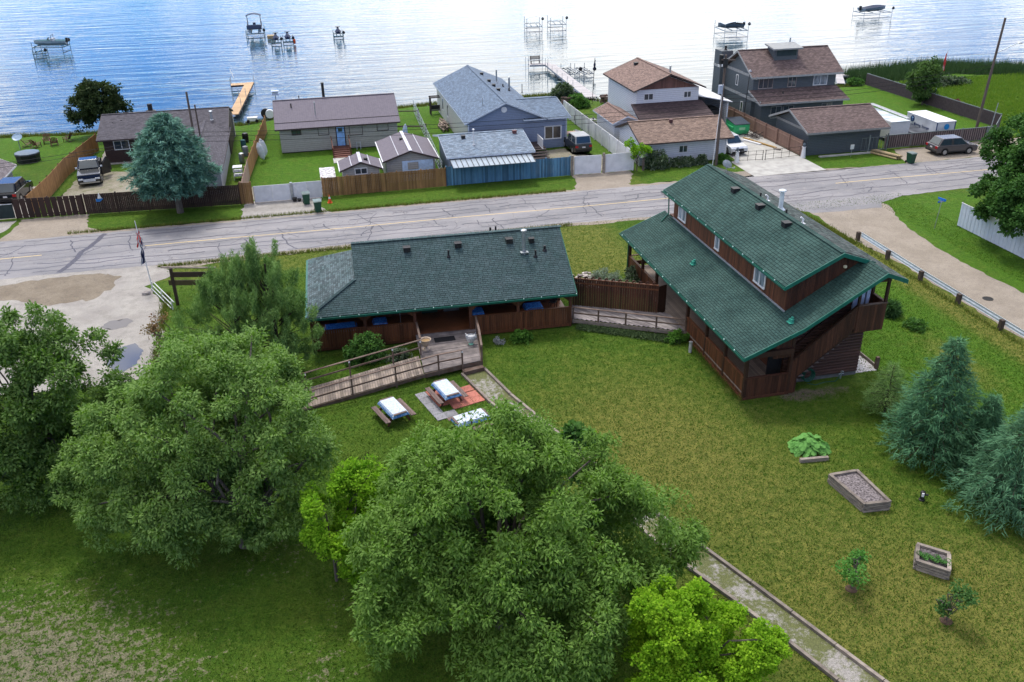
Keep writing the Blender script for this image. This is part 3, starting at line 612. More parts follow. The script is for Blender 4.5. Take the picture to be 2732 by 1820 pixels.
for par, x, z, ya, yb in ((lr, XE, ZE, e0 - .04, e1 + .04), (ur, UE, UZ, 38.06, 55.04)):
    b = B(); b.ext([(x - .03, ya, z - .02), (x - .03, ya, z - .14), (x - .12, ya, z - .13), (x - .14, ya, z - .01), (x - .12, ya, z - .01), (x - .11, ya, z - .11), (x - .05, ya, z - .12)], (0, yb - ya, 0)); b.obj('gutter', m_gtrim, par)
    b = B(); b.box(x - .03, x, ya, yb, z - .2, z - .02); b.obj('fascia', m_gtrim, par)
    b = B()
    for y in np.arange(ya + 1, yb, 1.25): b.cbox((x - .1, y, z + .02), (.05, .05, .06))
    o = b.obj('gutter_light', M('clear_bulb', (.6, .8, .75), rough=.3, var=.1), par); o['kind'] = 'stuff'
b = B(); b.tube((23.3, 54.95, 5.9), (23.5, 54.7, 5.6), .045); b.tube((23.5, 54.7, 5.6), (23.52, 54.6, 4.45), .045); b.tube((23.52, 54.6, 4.45), (22.8, 54.1, 4.12), .045); b.obj('downspout', m_gtrim, H1)
b = B(); b.tube((20.5, 55.3, 2.9), (20.95, 55.3, 2.6), .04); b.tube((20.95, 55.3, 2.6), (20.95, 55.3, .2), .04); b.obj('downspout', m_gtrim, H1)
# upper storey: board walls
b = B(); b.box(23.66, 28.35, 38.56, 53.9, 3.4, 6.1); b.ext([(23.66, 38.56, 6.1), (28.35, 38.56, 6.1), (28.35, 38.56, 6.62), (26.35, 38.56, 7.4)], (0, 15.3, 0)); up_ = b.obj('upper_wall', m_stain2, H1)
cladding(up_, (23.6, 53.9), (23.6, 38.5), 4.32, 6.06, m_stain, wd=.15, seed=3)
def ztop(f): x = 23.6 + f * (28.3 - 23.6); return (6.0 + (x - 23.2) * .492 if x < 26.35 else 7.55 - (x - 26.35) * .38) - .16
def zbot(f): x = 23.6 + f * (28.3 - 23.6); return (4.37 + (x - 23.6) * .605 if x < 27.9 else 6.95)
b = B(); cladding(up_, (23.6, 38.5), (27.9, 38.5), 0, 0, m_stain2, wd=.15, seed=4, ztop=lambda f: ztop(f * 4.3 / 4.7), zbot=lambda f: zbot(f * 4.3 / 4.7))
b = B(); b.bar((23.56, 53.9, 4.38), (23.56, 38.45, 4.38), .05, .12); b.obj('roof_flashing', M('grey_flashing', (.32, .33, .35), rough=.5), H1)
for y, w_ in ((52.4, 1.2), (46.95, .6), (41.4, 1.3)): window(up_, y, 5.14, w_, .95, 23.57, 'x', -1, mull=1 if w_ > 1 else 0, fr=.08, depth=.06, gm=M('curtained_window', (.30, .36, .42), (.06, .08, .10), rough=.12, spec=.6, ns=2.2, bmp=0, stretch=(1, 3, .4)))
b = B(); b.lathe((26.75, 38.42, 6.55), [(.04, 0), (.1, .05), (.1, .14), (.03, .18)], 10); b.obj('gable_lamp', M('cream_lamp_glass', (.7, .66, .5), rough=.3), H1)
# lower storey
b = B(); b.box(23.75, 28.35, 38.3, 54.9, -.1, 4.3); b.ext([(23.8, 38.3, 4.3), (28.4, 38.3, 4.3), (28.4, 38.3, 6.5), (27.9, 38.3, 6.75)], (0, .2, 0)); lw = b.obj('lower_wall', m_stain2, H1)
b = B(); b.box(23.7, 28.42, 38.22, 55, -.1, .22); b.obj('foundation', M('grey_foundation', (.12, .125, .13), rough=.9), H1)
it = []
k = 0; z = .32
while z < 6.6:
    xa = 23.75 if z < 4.2 else 23.75 + (z - 4.2) / .605; 
    if xa < 28.2: it.append(PM(((xa + 28.42) / 2, 38.24, z), (28.42 - xa, .2, .2)))
    z += .185
pieces(lw, 'log', m_log, it, round_=True)
it = [PM((28.38, 46.6, .32 + .185 * i), (16.6, .2, .2), RZ(pi / 2)) for i in range(32)]
pieces(lw, 'log', m_log, it, round_=True)
# porch interior wall, floor, ceiling
m_int = M('orange_brown_panel', (.20, .075, .035), (.15, .055, .028), rough=.5, ns=2, stretch=(1, 1, 5), pat='lap', patw=.15)
b = B(); b.box(23.64, 23.72, 38.25, 55, .45, 4.1); b.obj('porch_back_wall', m_int, H1)
m_pfl = M('porch_floor_paint', (.27, .21, .17), (.2, .16, .13), rough=.7, ns=1.5, pat='board', patw=.12)
b = B(); b.box(21.0, 23.64, 37.2, 55.3, .36, .45); b.obj('porch_floor', m_pfl, H1)
b = B(); b.box(20.9, 21.15, 37.0, 55.4, 2.55, 2.85); b.box(21.15, 23.6, 37.0, 37.2, 2.6, 2.9); b.obj('porch_beam', m_post, H1)
for y in (37.25, 39.72, 42.22, 44.97, 50.1, 52.65, 55.2): post(H1, 21.07, y, 0, 2.6, .17)
post(H1, 23.62, 37.25, 0, 3.9, .17)
for (y0_, y1_) in ((37.25, 44.97), (50.1, 55.2)):
    cladding(H1, (21.03, y1_), (21.03, y0_), .12, 1.33, m_stain, wd=.14, seed=int(y0_))
    bar(H1, (21.05, y0_, 1.36), (21.05, y1_, 1.36), .16, .045, m_stain, 'top_rail'); bar(H1, (20.98, y0_, .1), (20.98, y1_, .1), .05, .13, m_stain, 'skirt_board')
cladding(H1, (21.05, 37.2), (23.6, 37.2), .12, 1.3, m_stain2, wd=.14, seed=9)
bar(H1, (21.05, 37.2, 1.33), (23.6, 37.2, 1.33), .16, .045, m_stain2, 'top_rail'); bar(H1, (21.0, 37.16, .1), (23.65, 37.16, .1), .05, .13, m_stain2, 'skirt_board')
bar(H1, (21.05, 55.25, 1.33), (23.6, 55.25, 1.33), .14, .045, m_stain, 'top_rail'); bar(H1, (21.05, 55.25, .75), (23.6, 55.25, .75), .05, .3, m_stain, 'skirt_board')
cladding(H1, (22.5, 37.22), (23.6, 37.22), 2.3, 0, m_stain2, wd=.15, ztop=lambda f: 3.75 + f * .45, seed=10)
b = B(); b.box(22.85, 23.55, 38.2, 38.3, .45, 2.75); b.box(23.55, 23.64, 38.15, 39.4, .45, 2.6); b.obj('porch_doorway', m_dark, H1)
b = B(); b.cbox((21.9, 40.2, 2.35), (.35, 1.3, .09)); b.cbox((21.2, 45.3, 2.28), (.35, 1.5, .06)); b.obj('porch_lamp_panel', M('pale_blue_panel', (.45, .58, .75), rough=.4), H1)
b = B()
for y in (39.72, 42.22):
    b.ext([(21.07, y - .6, 2.55), (21.07, y + .6, 2.55), (21.07, y, 1.95)], (.06, 0, 0))
b.obj('post_bracket', m_post, H1)
# outside stair and balcony
st = B()
n = 12
for i in range(n):
    x = 24.0 + i * .265; z = .75 + i * .235; st.box(x, x + .29, 37.3, 38.15, z - .05, z)
st.obj('stair_tread', M('grey_stair_tread', (.16, .13, .12), rough=.9), H1)
def sz(x): return 1.05 + (x - 23.7) * (4.9 - 2.05) / 3.4
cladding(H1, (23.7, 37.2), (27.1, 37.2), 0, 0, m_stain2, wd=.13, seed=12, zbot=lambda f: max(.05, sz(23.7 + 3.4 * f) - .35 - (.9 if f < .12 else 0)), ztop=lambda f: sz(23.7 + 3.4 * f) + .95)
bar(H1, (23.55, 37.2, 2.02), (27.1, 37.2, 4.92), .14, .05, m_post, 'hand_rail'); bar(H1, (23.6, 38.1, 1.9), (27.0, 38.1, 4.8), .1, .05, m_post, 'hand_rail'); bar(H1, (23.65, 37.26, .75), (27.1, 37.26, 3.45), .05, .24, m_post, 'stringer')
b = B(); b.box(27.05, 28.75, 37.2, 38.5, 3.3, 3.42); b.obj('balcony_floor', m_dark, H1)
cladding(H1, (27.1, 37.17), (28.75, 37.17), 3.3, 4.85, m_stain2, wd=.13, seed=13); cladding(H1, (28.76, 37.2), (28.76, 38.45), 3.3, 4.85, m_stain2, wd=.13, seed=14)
bar(H1, (27.1, 37.2, 4.88), (28.8, 37.2, 4.88), .15, .05, m_rail, 'top_rail'); bar(H1, (28.74, 37.2, 4.88), (28.74, 38.45, 4.88), .15, .05, m_rail, 'top_rail')
post(H1, 28.7, 37.25, 3.3, 6.35, .14); post(H1, 28.68, 38.4, 3.3, 6.4, .14); post(H1, 27.12, 37.25, 3.3, 6.2, .12)
b = B(); b.bar((27.1, 37.25, 6.2), (28.8, 37.25, 6.2), .1, .22); b.obj('balcony_beam', m_post, H1)
m_door = M('pale_blue_white_door', (.42, .50, .66), rough=.5, var=.02, bmp=.02)
b = B(); b.box(27.35, 28.02, 38.08, 38.14, 3.43, 5.6); b.obj('upper_door', m_door, H1)
b = B(); b.box(28.1, 28.3, 38.06, 38.13, 3.43, 5.6); b.obj('upper_door', m_door, H1)
# roof furniture
for y in (49.77, 46.43, 43.23): vent_box(H1, 25.84, y, 7.36, .42)
pipe(H1, 26.75, 45.64, 7.45, 1.0, .13, M('white_painted_flue', (.62, .68, .72), rough=.4, var=.05), .22, 'chimney_flue')
for y in (47.7, 44.5): pipe(H1, 26.5, y, 7.5, .32, .055, m_dark)
for y in (47.3, 43.1):
    b = B(); b.tube((26.75, y, 7.4), (26.8, y, 7.65), .05); b.tube((26.8, y, 7.65), (26.62, y, 7.8), .05); b.cbox((26.75, y, 7.42), (.3, .3, .02)); b.obj('vent_pipe', m_white, H1)
m_gv = M('green_metal_vent', (.05, .30, .22), rough=.4, var=.1)
for x, y, z in ((22.16, 47.1, 3.8), (23.37, 37.36, 4.28)):
    b = B(); b.cbox((x, y, z + .02), (.36, .36, .04)); b.cbox((x, y, z + .12), (.2, .22, .2), .4); b.tube((x, y, z), (x + .05, y, z + .32), .07, n=8); b.obj('roof_vent', m_gv, H1)
D = thing('satellite_dish', 'grey satellite dish standing up at the far end of the log house ridge', 'satellite dish', (26.9, 53.4, 7.3))
b = B(); b.tube((26.9, 53.4, 7.3), (26.9, 53.4, 7.75), .025); b.obj('mast', m_steel, D)
b = B(); b.lathe((0, 0, 0), [(.01, 0), (.18, .03), (.32, .1), (.33, .11), (.2, .045), (.01, .015)], 18); o = b.obj('dish', M('pale_grey_dish', (.5, .53, .56), rough=.4), D); o.location = (0, 0, .62); o.rotation_euler = (math.radians(70), 0, math.radians(130))
b = B(); b.tube((26.9, 53.4, 7.8), (27.3, 53.1, 7.75), .02); b.cbox((27.32, 53.08, 7.78), (.08, .08, .12)); b.obj('receiver_arm', m_steel, D)
D = thing('garden_hose', 'green garden hose coiled on the log wall beside the outside stairs', 'hose', (25.1, 37.9, .4))
b = B()
for k in range(7):
    pts = [(25.15 + .34 * math.cos(a) + k * .01, 38.0 - k * .045, .62 + (.36 + .02 * (k % 3)) * math.sin(a)) for a in np.linspace(0, 2 * pi, 15)]
    for i in range(14): b.tube(pts[i], pts[i + 1], .018, n=5, cap=False)
b.obj('coil', M('green_rubber_hose', (.01, .09, .06), rough=.5), D)
b = B(); pts = [(25.2, 37.8, .1), (25.6, 37.65, .03), (26.3, 37.8, .03), (26.9, 37.75, .03), (27.3, 37.95, .3)]
for i in range(4): b.tube(pts[i], pts[i + 1], .018, n=5)
b.obj('loose_end', MATS['green_rubber_hose'], D)
D = thing('standpipe', 'short pale water pipe on the foundation right of the hose', 'pipe', (27.35, 38.0, 0)); b = B(); b.tube((27.35, 38.0, 0), (27.35, 38.0, .5), .04); b.tube((27.35, 38.0, .48), (27.35, 37.85, .52), .04); b.tube((27.2, 38, .3), (27.5, 38, .3), .03); b.obj('pipe', m_steel, D)
D = thing('downpipe_stub', 'short white ash bin with metal top on the lawn beside the porch corner', 'ash bin', (20.5, 43.0, 0)); b = B(); b.tube((20.5, 43.0, 0), (20.5, 43.0, .62), .1, n=12); b.obj('body', M('off_white_bin', (.5, .5, .48), rough=.4), D); b = B(); b.tube((20.5, 43, .62), (20.5, 43, .7), .11, n=12); b.obj('lid', m_steel, D)
# timber post and boards right of the white gravel
D = thing('timber_edging', 'low timber edging with a square post beside the white gravel', 'edging', (29.9, 39.5, 0)); bar(D, (29.95, 38.6, .1), (29.95, 44, .1), .08, .2, m_timber, 'timber'); post(D, 29.9, 38.5, 0, .75, .18, m_rail)

# ================================================================== RESTAURANT (long single storey with veranda)
H2 = thing('veranda_building', 'long single storey building with a dark green shingle roof and a red brown veranda', 'house', (-1.2, 48.7, 0))
X0, X1, YF, YB, ZEV, YR, ZRR = -1.35, 14.9, 48.25, 57.6, 2.42, 52.9, 5.1
XH = 1.6; ZH = 3.68; YH1 = YF + (ZH - ZEV) / (ZRR - ZEV) * (YR - YF); YH2 = YB - (YH1 - YF)
sl_ = (ZRR - ZEV) / (YR - YF)
b = B(); th = .12
b.slab([(X0, YF, ZEV), (X1, YF, ZEV), (X1, YR, ZRR), (XH, YR, ZRR), (XH, YH1, ZH)], th)
b.slab([(X1, YB, ZEV), (X0, YB, ZEV), (XH, YH2, ZH), (XH, YR, ZRR), (X1, YR, ZRR)], th)
b.slab([(X0, YB, ZEV), (X0, YF, ZEV), (XH, YH1, ZH), (XH, YH2, ZH)], th)
r2 = b.obj('roof', m_under, H2)
b = B(); b.ext([(XH, YH1, ZH - .05), (XH, YR, ZRR - .08), (XH, YH2, ZH - .05)], (.05, 0, 0)); b.obj('gable_wall', m_stain2, H2)
# front plane: the lower part narrows at the hip, the upper part ends at the gable
shingles(r2, [(X0, YF, ZEV), (X1, YF, ZEV), (X1, YH1, ZH), (XH, YH1, ZH)], m_shg, row=.15, wid=.3, seed=21)
shingles(r2, [(XH, YH1, ZH), (X1, YH1, ZH), (X1, YR, ZRR), (XH, YR, ZRR)], m_shg, row=.15, wid=.3, seed=22, cap=0)
m_shgl = M('grey_green_shingle', (.06, .095, .10), (.09, .12, .13), rough=.85, ns=1, var=.5)
shingles(r2, [(X0, YB, ZEV), (X0, YF, ZEV), (XH, YH1, ZH), (XH, YH2, ZH)], m_shgl, row=.15, wid=.3, seed=23, cap=100)
b = B()
for k in range(60):
    f = (k + .5) / 60; p = Vector((X0, YF, ZEV)).lerp(Vector((XH, YH1, ZH)), f); b.cbox((p.x, p.y, p.z + .045), (.2, .2, .02), .7)
for x in np.arange(XH, X1, .28): b.cbox((x + .14, YR, ZRR + .03), (.26, .3, .025))
o = b.obj('ridge_cap', m_shg, r2); o['kind'] = 'stuff'
b = B(); b.ext([(X1, YF, ZEV + .03), (X1, YR, ZRR + .03), (X1, YR, ZRR - .17), (X1, YF, ZEV - .17)], (.04, 0, 0)); b.obj('rake_board', m_gtrim, r2); b = B(); b.ext([(X1, YB, ZEV + .03), (X1, YR, ZRR + .03), (X1, YR, ZRR - .17), (X1, YB, ZEV - .17)], (.04, 0, 0)); b.obj('rake_board', m_gtrim, r2)
b = B(); b.ext([(X0 - .02, YF - .03, ZEV - .02), (X0 - .02, YF - .03, ZEV - .14), (X0 - .02, YF - .12, ZEV - .13), (X0 - .02, YF - .14, ZEV), (X0 - .02, YF - .12, ZEV), (X0 - .02, YF - .11, ZEV - .11)], (X1 - X0 + .04, 0, 0)); b.box(X0, X1, YF - .03, YF, ZEV - .18, ZEV - .02); b.box(X0 - .12, X0, YF, YB, ZEV - .16, ZEV - .01); b.obj('gutter', m_gtrim, r2)
b = B()
for x in np.arange(X0 + .8, X1, 1.1): b.cbox((x, YF - .12, ZEV + .02), (.045, .045, .05))
o = b.obj('gutter_light', MATS['clear_bulb'], r2); o['kind'] = 'stuff'
for x in (4.97, 8.18, 11.45): vent_box(H2, x, 52.1, 4.7, .4)
vent_box(H2, 12.86, 51.95, 4.65, .3, m_dark); pipe(H2, 13.58, 51.3, 4.2, .3, .08, m_dark); pipe(H2, 7.48, 51.4, 4.3, .42, .06, m_dark); pipe(H2, 12.9, 50.9, 4.0, .42, .06, m_dark); pipe(H2, 10.5, 53.5, 4.7, .5, .07, m_dark); pipe(H2, 10.85, 53.5, 4.7, .55, .06, m_dark)
pipe(H2, 12.25, 51.35, 4.15, 1.35, .11, m_steel, .19, 'chimney_flue')
b = B(); b.cbox((12.25, 51.3, 4.22), (.5, .5, .04)); b.obj('flue_flashing', m_steel, H2)
b = B(); b.box(-1.0, 14.7, 51.6, 57.2, .1, 2.5); b.ext([(14.55, 51.6, 2.45), (14.55, 57.2, 2.45), (14.55, YR, 4.9)], (.2, 0, 0)); b.obj('wall', M('red_brown_wall', (.11, .04, .022), (.08, .03, .018), rough=.6, ns=2, pat='board', patw=.14), H2)
b = B(); b.box(-1.25, 14.75, 48.62, 51.6, .38, .48); b.obj('porch_floor', M('red_brown_floor', (.17, .065, .03), (.11, .045, .022), rough=.35, ns=1.2, pat='lap', patw=.14), H2)
b = B(); b.box(-1.25, 14.75, 48.62, 48.8, 2.1, 2.3); b.obj('porch_beam', m_post, H2)
b = B()
for x0_, x1_ in ((-1.15, 1.95), (1.95, 4.9), (8.35, 11.3), (11.3, 14.6)):
    for xx, s_ in ((x0_ + .06, 1), (x1_ - .06, -1)): b.ext([(xx, 48.66, 2.12), (xx + .5 * s_, 48.66, 2.12), (xx, 48.66, 1.72)], (0, .05, 0))
b.obj('post_bracket', m_stain, H2)
for x in (-1.17, 1.95, 4.93, 8.33, 11.3, 14.62): post(H2, x, 48.7, -.1, 2.12, .17, M('red_brown_post', (.10, .038, .022), rough=.6))
for x in (-1.17, -1.17):
    pass
post(H2, -1.17, 51.5, 0, 2.3, .17, MATS['red_brown_post'])
for xa, xb in ((-1.2, 4.93), (8.33, 14.65)):
    cladding(H2, (xa, 48.62), (xb, 48.62), .2, 1.33, m_stain, wd=.14, seed=int(xa) + 30)
    bar(H2, (xa, 48.64, 1.36), (xb, 48.64, 1.36), .15, .045, m_stain, 'top_rail'); bar(H2, (xa, 48.58, .16), (xb, 48.58, .16), .05, .16, m_stain, 'skirt_board')
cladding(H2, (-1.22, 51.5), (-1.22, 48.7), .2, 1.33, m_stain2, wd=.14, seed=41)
for x, w_ in ((.3, 1.6), (2.8, 1.3), (9.9, 1.8), (12.9, 1.5)): window(H2, x, 1.55, w_, 1.1, 51.6, 'y', -1, fm=m_stain2)
b = B(); b.box(5.6, 6.6, 51.52, 51.58, .5, 2.35); b.obj('front_door', M('dark_green_door', (.015, .05, .035), rough=.5), H2)
b = B(); b.box(7.0, 8.0, 51.5, 51.58, .5, 2.35); b.obj('screen_door', M('grey_screen_door', (.25, .26, .28), rough=.5), H2)
H2.rotation_euler = (0, 0, math.radians(-1.9))
# ================================================================== RAMPS, DECKS, PATH EDGES, YARD THINGS
DK = thing('entrance_deck', 'grey plank entrance deck with a long railed ramp running down to the left', 'deck', (3, 45, 0))
decking(DK, (4.9, 48.45, .47), (8.62, 48.35, .47), (8.1, 44.25, .47), (4.75, 43.62, .47), m_deck, name='deck_board', seed=2)
def rz_(x): return .1 + .36 * (x + 2.5) / 7.3
def fy(x): return 43.6 + .235 * (x - 4.8)
def by(x): return 45.75 + .25 * (x - 4.8)
decking(DK, (4.72, fy(4.72), rz_(4.72)), (4.72, by(4.72), rz_(4.72)), (-2.6, by(-2.6), rz_(-2.6)), (-2.6, fy(-2.6), rz_(-2.6)), m_deck2, name='ramp_board', seed=3)
b = B(); b.bar((-2.6, fy(-2.6) - .03, rz_(-2.6) - .12), (4.75, fy(4.75) - .03, rz_(4.75) - .13), .05, .2); b.bar((4.75, fy(4.75) - .03, .32), (7.0, 44.05, .32), .05, .26); b.bar((7.0, 44.05, .34), (8.15, 44.25, .34), .05, .2); b.bar((8.14, 44.25, .33), (8.66, 48.4, .33), .05, .24); b.bar((-2.6, by(-2.6) + .03, .0), (4.75, by(4.75) + .03, .32), .05, .2)
b.obj('side_board', m_rail, DK)
xs_ = (-2.4, -.05 - 1.7 + .05, .7, 3.2, 4.9)
railing(DK, [(-4.2, by(-4.2), 0), (-1.75, by(-1.75), rz_(-1.75)), (.7, by(.7), rz_(.7)), (3.2, by(3.2), rz_(3.2)), (4.86, by(4.86), .47)], .98, m_rail, step=2.6)
railing(DK, [(-4.0, fy(-4.0), 0), (-1.75, fy(-1.75), rz_(-1.75)), (.68, fy(.68), rz_(.68)), (3.12, fy(3.12), rz_(3.12)), (5.6, fy(5.6), .47), (7.0, 44.0, .47)], .95, m_rail, step=2.6)
railing(DK, [(8.62, 48.3, .47), (8.45, 46.3, .47), (8.2, 44.35, .47)], .9, m_rail, step=3)
bar(DK, (5.0, 48.4, 1.35), (4.9, 46.0, 1.45), .12, .05, m_rail, 'top_rail')
m_plate = M('white_metal_plate', (.7, .72, .75), rough=.4)
for x, yf in ((-1.75, by), (.7, by), (3.2, by), (4.86, by)):
    b = B(); z = rz_(min(x, 4.8)) + 1.0; b.cbox((x, yf(x) - .07, z - .08), (.09, .02, .11)); b.obj('reflector', m_plate, DK)
b = B(); b.cbox((7.0, 43.93, 1.35), (.09, .02, .11)); b.obj('reflector', m_plate, DK)
b = B(); b.ext([(7.0, 43.55, .02), (8.25, 43.85, .02), (8.15, 44.2, .02), (6.95, 43.95, .02)], (0, 0, .22)); b.obj('step', m_rail, DK)
b = B(); b.ext([(5.9, 47.1, .495), (7.15, 47.1, .495), (7.15, 47.7, .495), (5.9, 47.7, .495)], (0, 0, .012)); o = b.obj('door_mat', M('black_door_mat', (.012, .012, .015), rough=.9)); tag(o, 'black rubber doormat lying on the plank entrance deck', 'doormat')
def urn(x, y, z, lab, mat, broken=False):
    D = thing('garden_urn', lab, 'planter', (x, y, z), group='urns flanking the veranda entrance')
    b = B(); b.lathe((x, y, z), [(.22, 0), (.22, .04), (.12, .1), (.08, .2), (.17, .3), (.25, .42), (.29, .6), (.33, .66), (.33, .7), (.28, .68), (.25, .6)], 20); b.obj('bowl', mat, D)
    return D
U1 = urn(5.25, 46.35, .49, 'beige stone garden urn with bare soil at the left side of the entrance deck', M('beige_cast_stone', (.42, .33, .25), (.34, .27, .2), rough=.9, ns=8))
b = B(); b.lathe((5.25, 46.35, .49 + .6), [(.26, 0), (.2, .03)], 16); b.obj('soil', M('tan_soil', (.3, .2, .1), rough=1), U1)
U2 = thing('garden_ornament', 'white painted swan shaped planter with a green base on the entrance deck', 'planter', (7.95, 46.4, .49))
b = B(); b.lathe((7.95, 46.4, .62), [(.1, -.13), (.14, 0), (.24, .12), (.3, .3), (.27, .44), (.2, .48), (.2, .4)], 14, 1, .8); b.obj('bowl', M('mottled_white_planter', (.75, .75, .75), (.3, .32, .33), rough=.6, ns=14), U2)
b = B(); b.lathe((7.95, 46.4, .49), [(.16, 0), (.1, .1)], 12); b.obj('base', M('mint_green_base', (.2, .5, .35), rough=.5), U2)
b = B()
for a in (-.5, .5, 2.6, 3.7): b.ext([(7.95, 46.4, .95), (7.95 + .33 * math.cos(a), 46.4 + .3 * math.sin(a), .9), (7.95 + .36 * math.cos(a), 46.4 + .33 * math.sin(a), 1.15)], (.03, .03, 0))
b.obj('wing', MATS['mottled_white_planter'], U2)
# path timbers
PE = thing('path_edging', 'weathered timbers set end to end along both sides of the crushed stone footpath', 'edging', (12, 28, 0)); it = []
for line, off in ((PL, -.06), (PR, .06)):
    for i in range(len(line) - 1):
        p = Vector((*line[i], .06)); q = Vector((*line[i + 1], .06)); L = (q - p).length; k = max(1, round(L / 2.4)); d = (q - p).normalized()
        for j in range(k):
            c_ = p.lerp(q, (j + .5) / k); it.append(PM((c_.x + off, c_.y, .07 + random.uniform(-.01, .01)), (L / k - .03, .14, .16), RZ(math.atan2(d.y, d.x) + random.uniform(-.006, .006))))
pieces(PE, 'timber', m_timber, it)
# second ramp between the two buildings, planter wall
RB = thing('connecting_boardwalk', 'grey diagonal plank boardwalk with a railing between the veranda building and the log house', 'boardwalk', (18, 47, 0))
A = Vector((14.8, 48.35, .42)); Bq = Vector((20.95, 44.85, .42)); Cq = Vector((20.95, 47.5, .42)); Dq = Vector((15.2, 50.3, .42))
it = []; u = Vector((-.52, .85, 0)).normalized()
poly = [A.xy, Bq.xy, Cq.xy, Dq.xy]
def clipseg(p, d):
    ts = []
    for i in range(4):
        a = poly[i]; c_ = poly[(i + 1) % 4]; e = c_ - a; den = d.x * e.y - d.y * e.x
        if abs(den) < 1e-6: continue
        t_ = ((a.x - p.x) * e.y - (a.y - p.y) * e.x) / den; s_ = ((a.x - p.x) * d.y - (a.y - p.y) * d.x) / den
        if 0 <= s_ <= 1: ts.append(t_)
    return (min(ts), max(ts)) if len(ts) >= 2 else None
vd = Vector((.85, .52))
for k in range(-30, 60):
    p = Vector((15, 48)) + vd * (k * .145); r_ = clipseg(p, u.xy)
    if r_ and r_[1] - r_[0] > .25:
        c_ = p + u.xy * (sum(r_) / 2); it.append(PM((c_.x, c_.y, .42 + random.uniform(-.004, .004)), (r_[1] - r_[0], .132, .035), frame(Vector((u.x, u.y, 0)), Vector((u.y, -u.x, 0)) * -1, Vector((0, 0, 1)))))
m_dk3 = M('bleached_grey_board', (.17, .15, .155), (.30, .27, .26), rough=.9, ns=1.3, var=.45)
pieces(RB, 'deck_board', m_dk3, it)
railing(RB, [(14.85, 48.3, .42), (16.25, 47.5, .42), (17.75, 46.66, .42), (19.4, 45.74, .42), (20.95, 44.86, .42)], .78, m_rail, step=3)
b = B(); b.bar((14.8, 48.28, .27), (20.95, 44.8, .27), .04, .22); b.obj('side_board', m_timber, RB); 
b = B(); b.bar((20.95, 44.8, .35), (20.95, 50, .35), .1, .16); b.bar((20.95, 47.5, .4), (20.95, 50.1, .4), .3, .04); b.obj('threshold', m_pfl, RB)
PW = thing('screen_wall', 'tall dark brown board screen with a scalloped trellis top beside the boardwalk', 'screen', (18, 49, 0))
P0, P1, P2 = (15.25, 50.32), (20.25, 47.72), (20.85, 47.9)
cladding(PW, P0, P1, .3, 2.28, m_stain2, wd=.15, seed=51); cladding(PW, P1, P2, .3, 2.26, m_post, wd=.15, seed=52)
bar(PW, (*P0, 2.32), (*P1, 2.32), .12, .06, m_stain, 'top_rail'); bar(PW, (*P0, 2.02), (*P1, 2.02), .09, .08, m_stain, 'middle_rail')
for k in range(13):
    f = (k + .4) / 13; x = P0[0] + (P1[0] - P0[0]) * f; y = P0[1] + (P1[1] - P0[1]) * f
    b = B(); b.ext([(x - .14, y + .09, 2.34), (x - .1, y + .07, 2.46), (x, y, 2.52), (x + .08, y - .04, 2.46), (x + .06, y - .03, 2.36), (x, y, 2.42), (x - .06, y + .03, 2.36)], (.02, .04, 0)); b.obj('scallop', m_stain2, PW)
# stones heaped behind the screen wall
ST = thing('stone_bed', 'raised bed edged with pale rounded stones behind the dark board screen', 'stone bed', (17.3, 55, 0))
mstone = M('pale_field_stone', (.42, .38, .35), (.28, .25, .23), rough=.9, ns=5, var=.45)
def stone_mesh(seed):
    r = random.Random(seed); bm = bmesh.new(); bmesh.ops.create_icosphere(bm, subdivisions=1, radius=.5)
    for v in bm.verts: v.co *= r.uniform(.8, 1.15); v.co.z *= .7
    me = bpy.data.meshes.new('stone'); bm.to_mesh(me); bm.free(); me.materials.append(mstone); return me
SM = [stone_mesh(i) for i in range(5)]; r = random.Random(5)
for k in range(150):
    x = r.uniform(14.9, 18.6); y = 54.6 - (x - 15) * .25 + r.uniform(-1.2, 1.1); o = bpy.data.objects.new('stone', SM[k % 5]); C.objects.link(o); o.parent = ST
    s = r.uniform(.2, .42); o.location = Vector((x, y, .3 + r.uniform(-.1, .25))) - ST.location; o.scale = (s * r.uniform(.9, 1.4), s, s * .8); o.rotation_euler = (0, 0, r.uniform(0, 6))
# picnic tables
m_cloth, t, bs = newmat('white_blue_tablecloth')
q = noise(t, 9, 4, .7); g_ = N(t, 'ShaderNodeNewGeometry'); sp = N(t, 'ShaderNodeSeparateXYZ'); t.links.new(g_.outputs['Normal'], sp.inputs[0])
side = ramp(t, mth(t, 'ABSOLUTE', sp.outputs[2]), [(.3, (1, 1, 1)), (.7, (0, 0, 0))])
c = mixc(t, ramp(t, q, [(.45, (0, 0, 0)), (.62, (1, 1, 1))]), (.47, .50, .54), (.28, .37, .50)); c2_ = mixc(t, ramp(t, noise(t, 7, 3, .7), [(.42, (0, 0, 0)), (.6, (1, 1, 1))]), (.03, .16, .5), (.3, .5, .75))
oc = N(t, 'ShaderNodeUVMap'); sp2 = N(t, 'ShaderNodeSeparateXYZ'); t.links.new(oc.outputs[0], sp2.inputs[0])
c = mixc(t, side, c, c2_); t.links.new(c, bs.inputs['Base Color']); bs.inputs['Roughness'].default_value = .5
m_pic = M('weathered_picnic_wood', (.17, .12, .105), (.10, .07, .062), rough=.85, ns=4, stretch=(4, 1, 1), var=.25)
m_picred = M('red_brown_picnic_leg', (.12, .045, .028), rough=.8)
m_blue, t, bs = newmat('blue_tablecloth'); c = mixc(t, ramp(t, noise(t, 8, 3, .6), [(.42, (0, 0, 0)), (.6, (1, 1, 1))]), (.01, .09, .42), (.06, .30, .68)); t.links.new(c, bs.inputs['Base Color'])
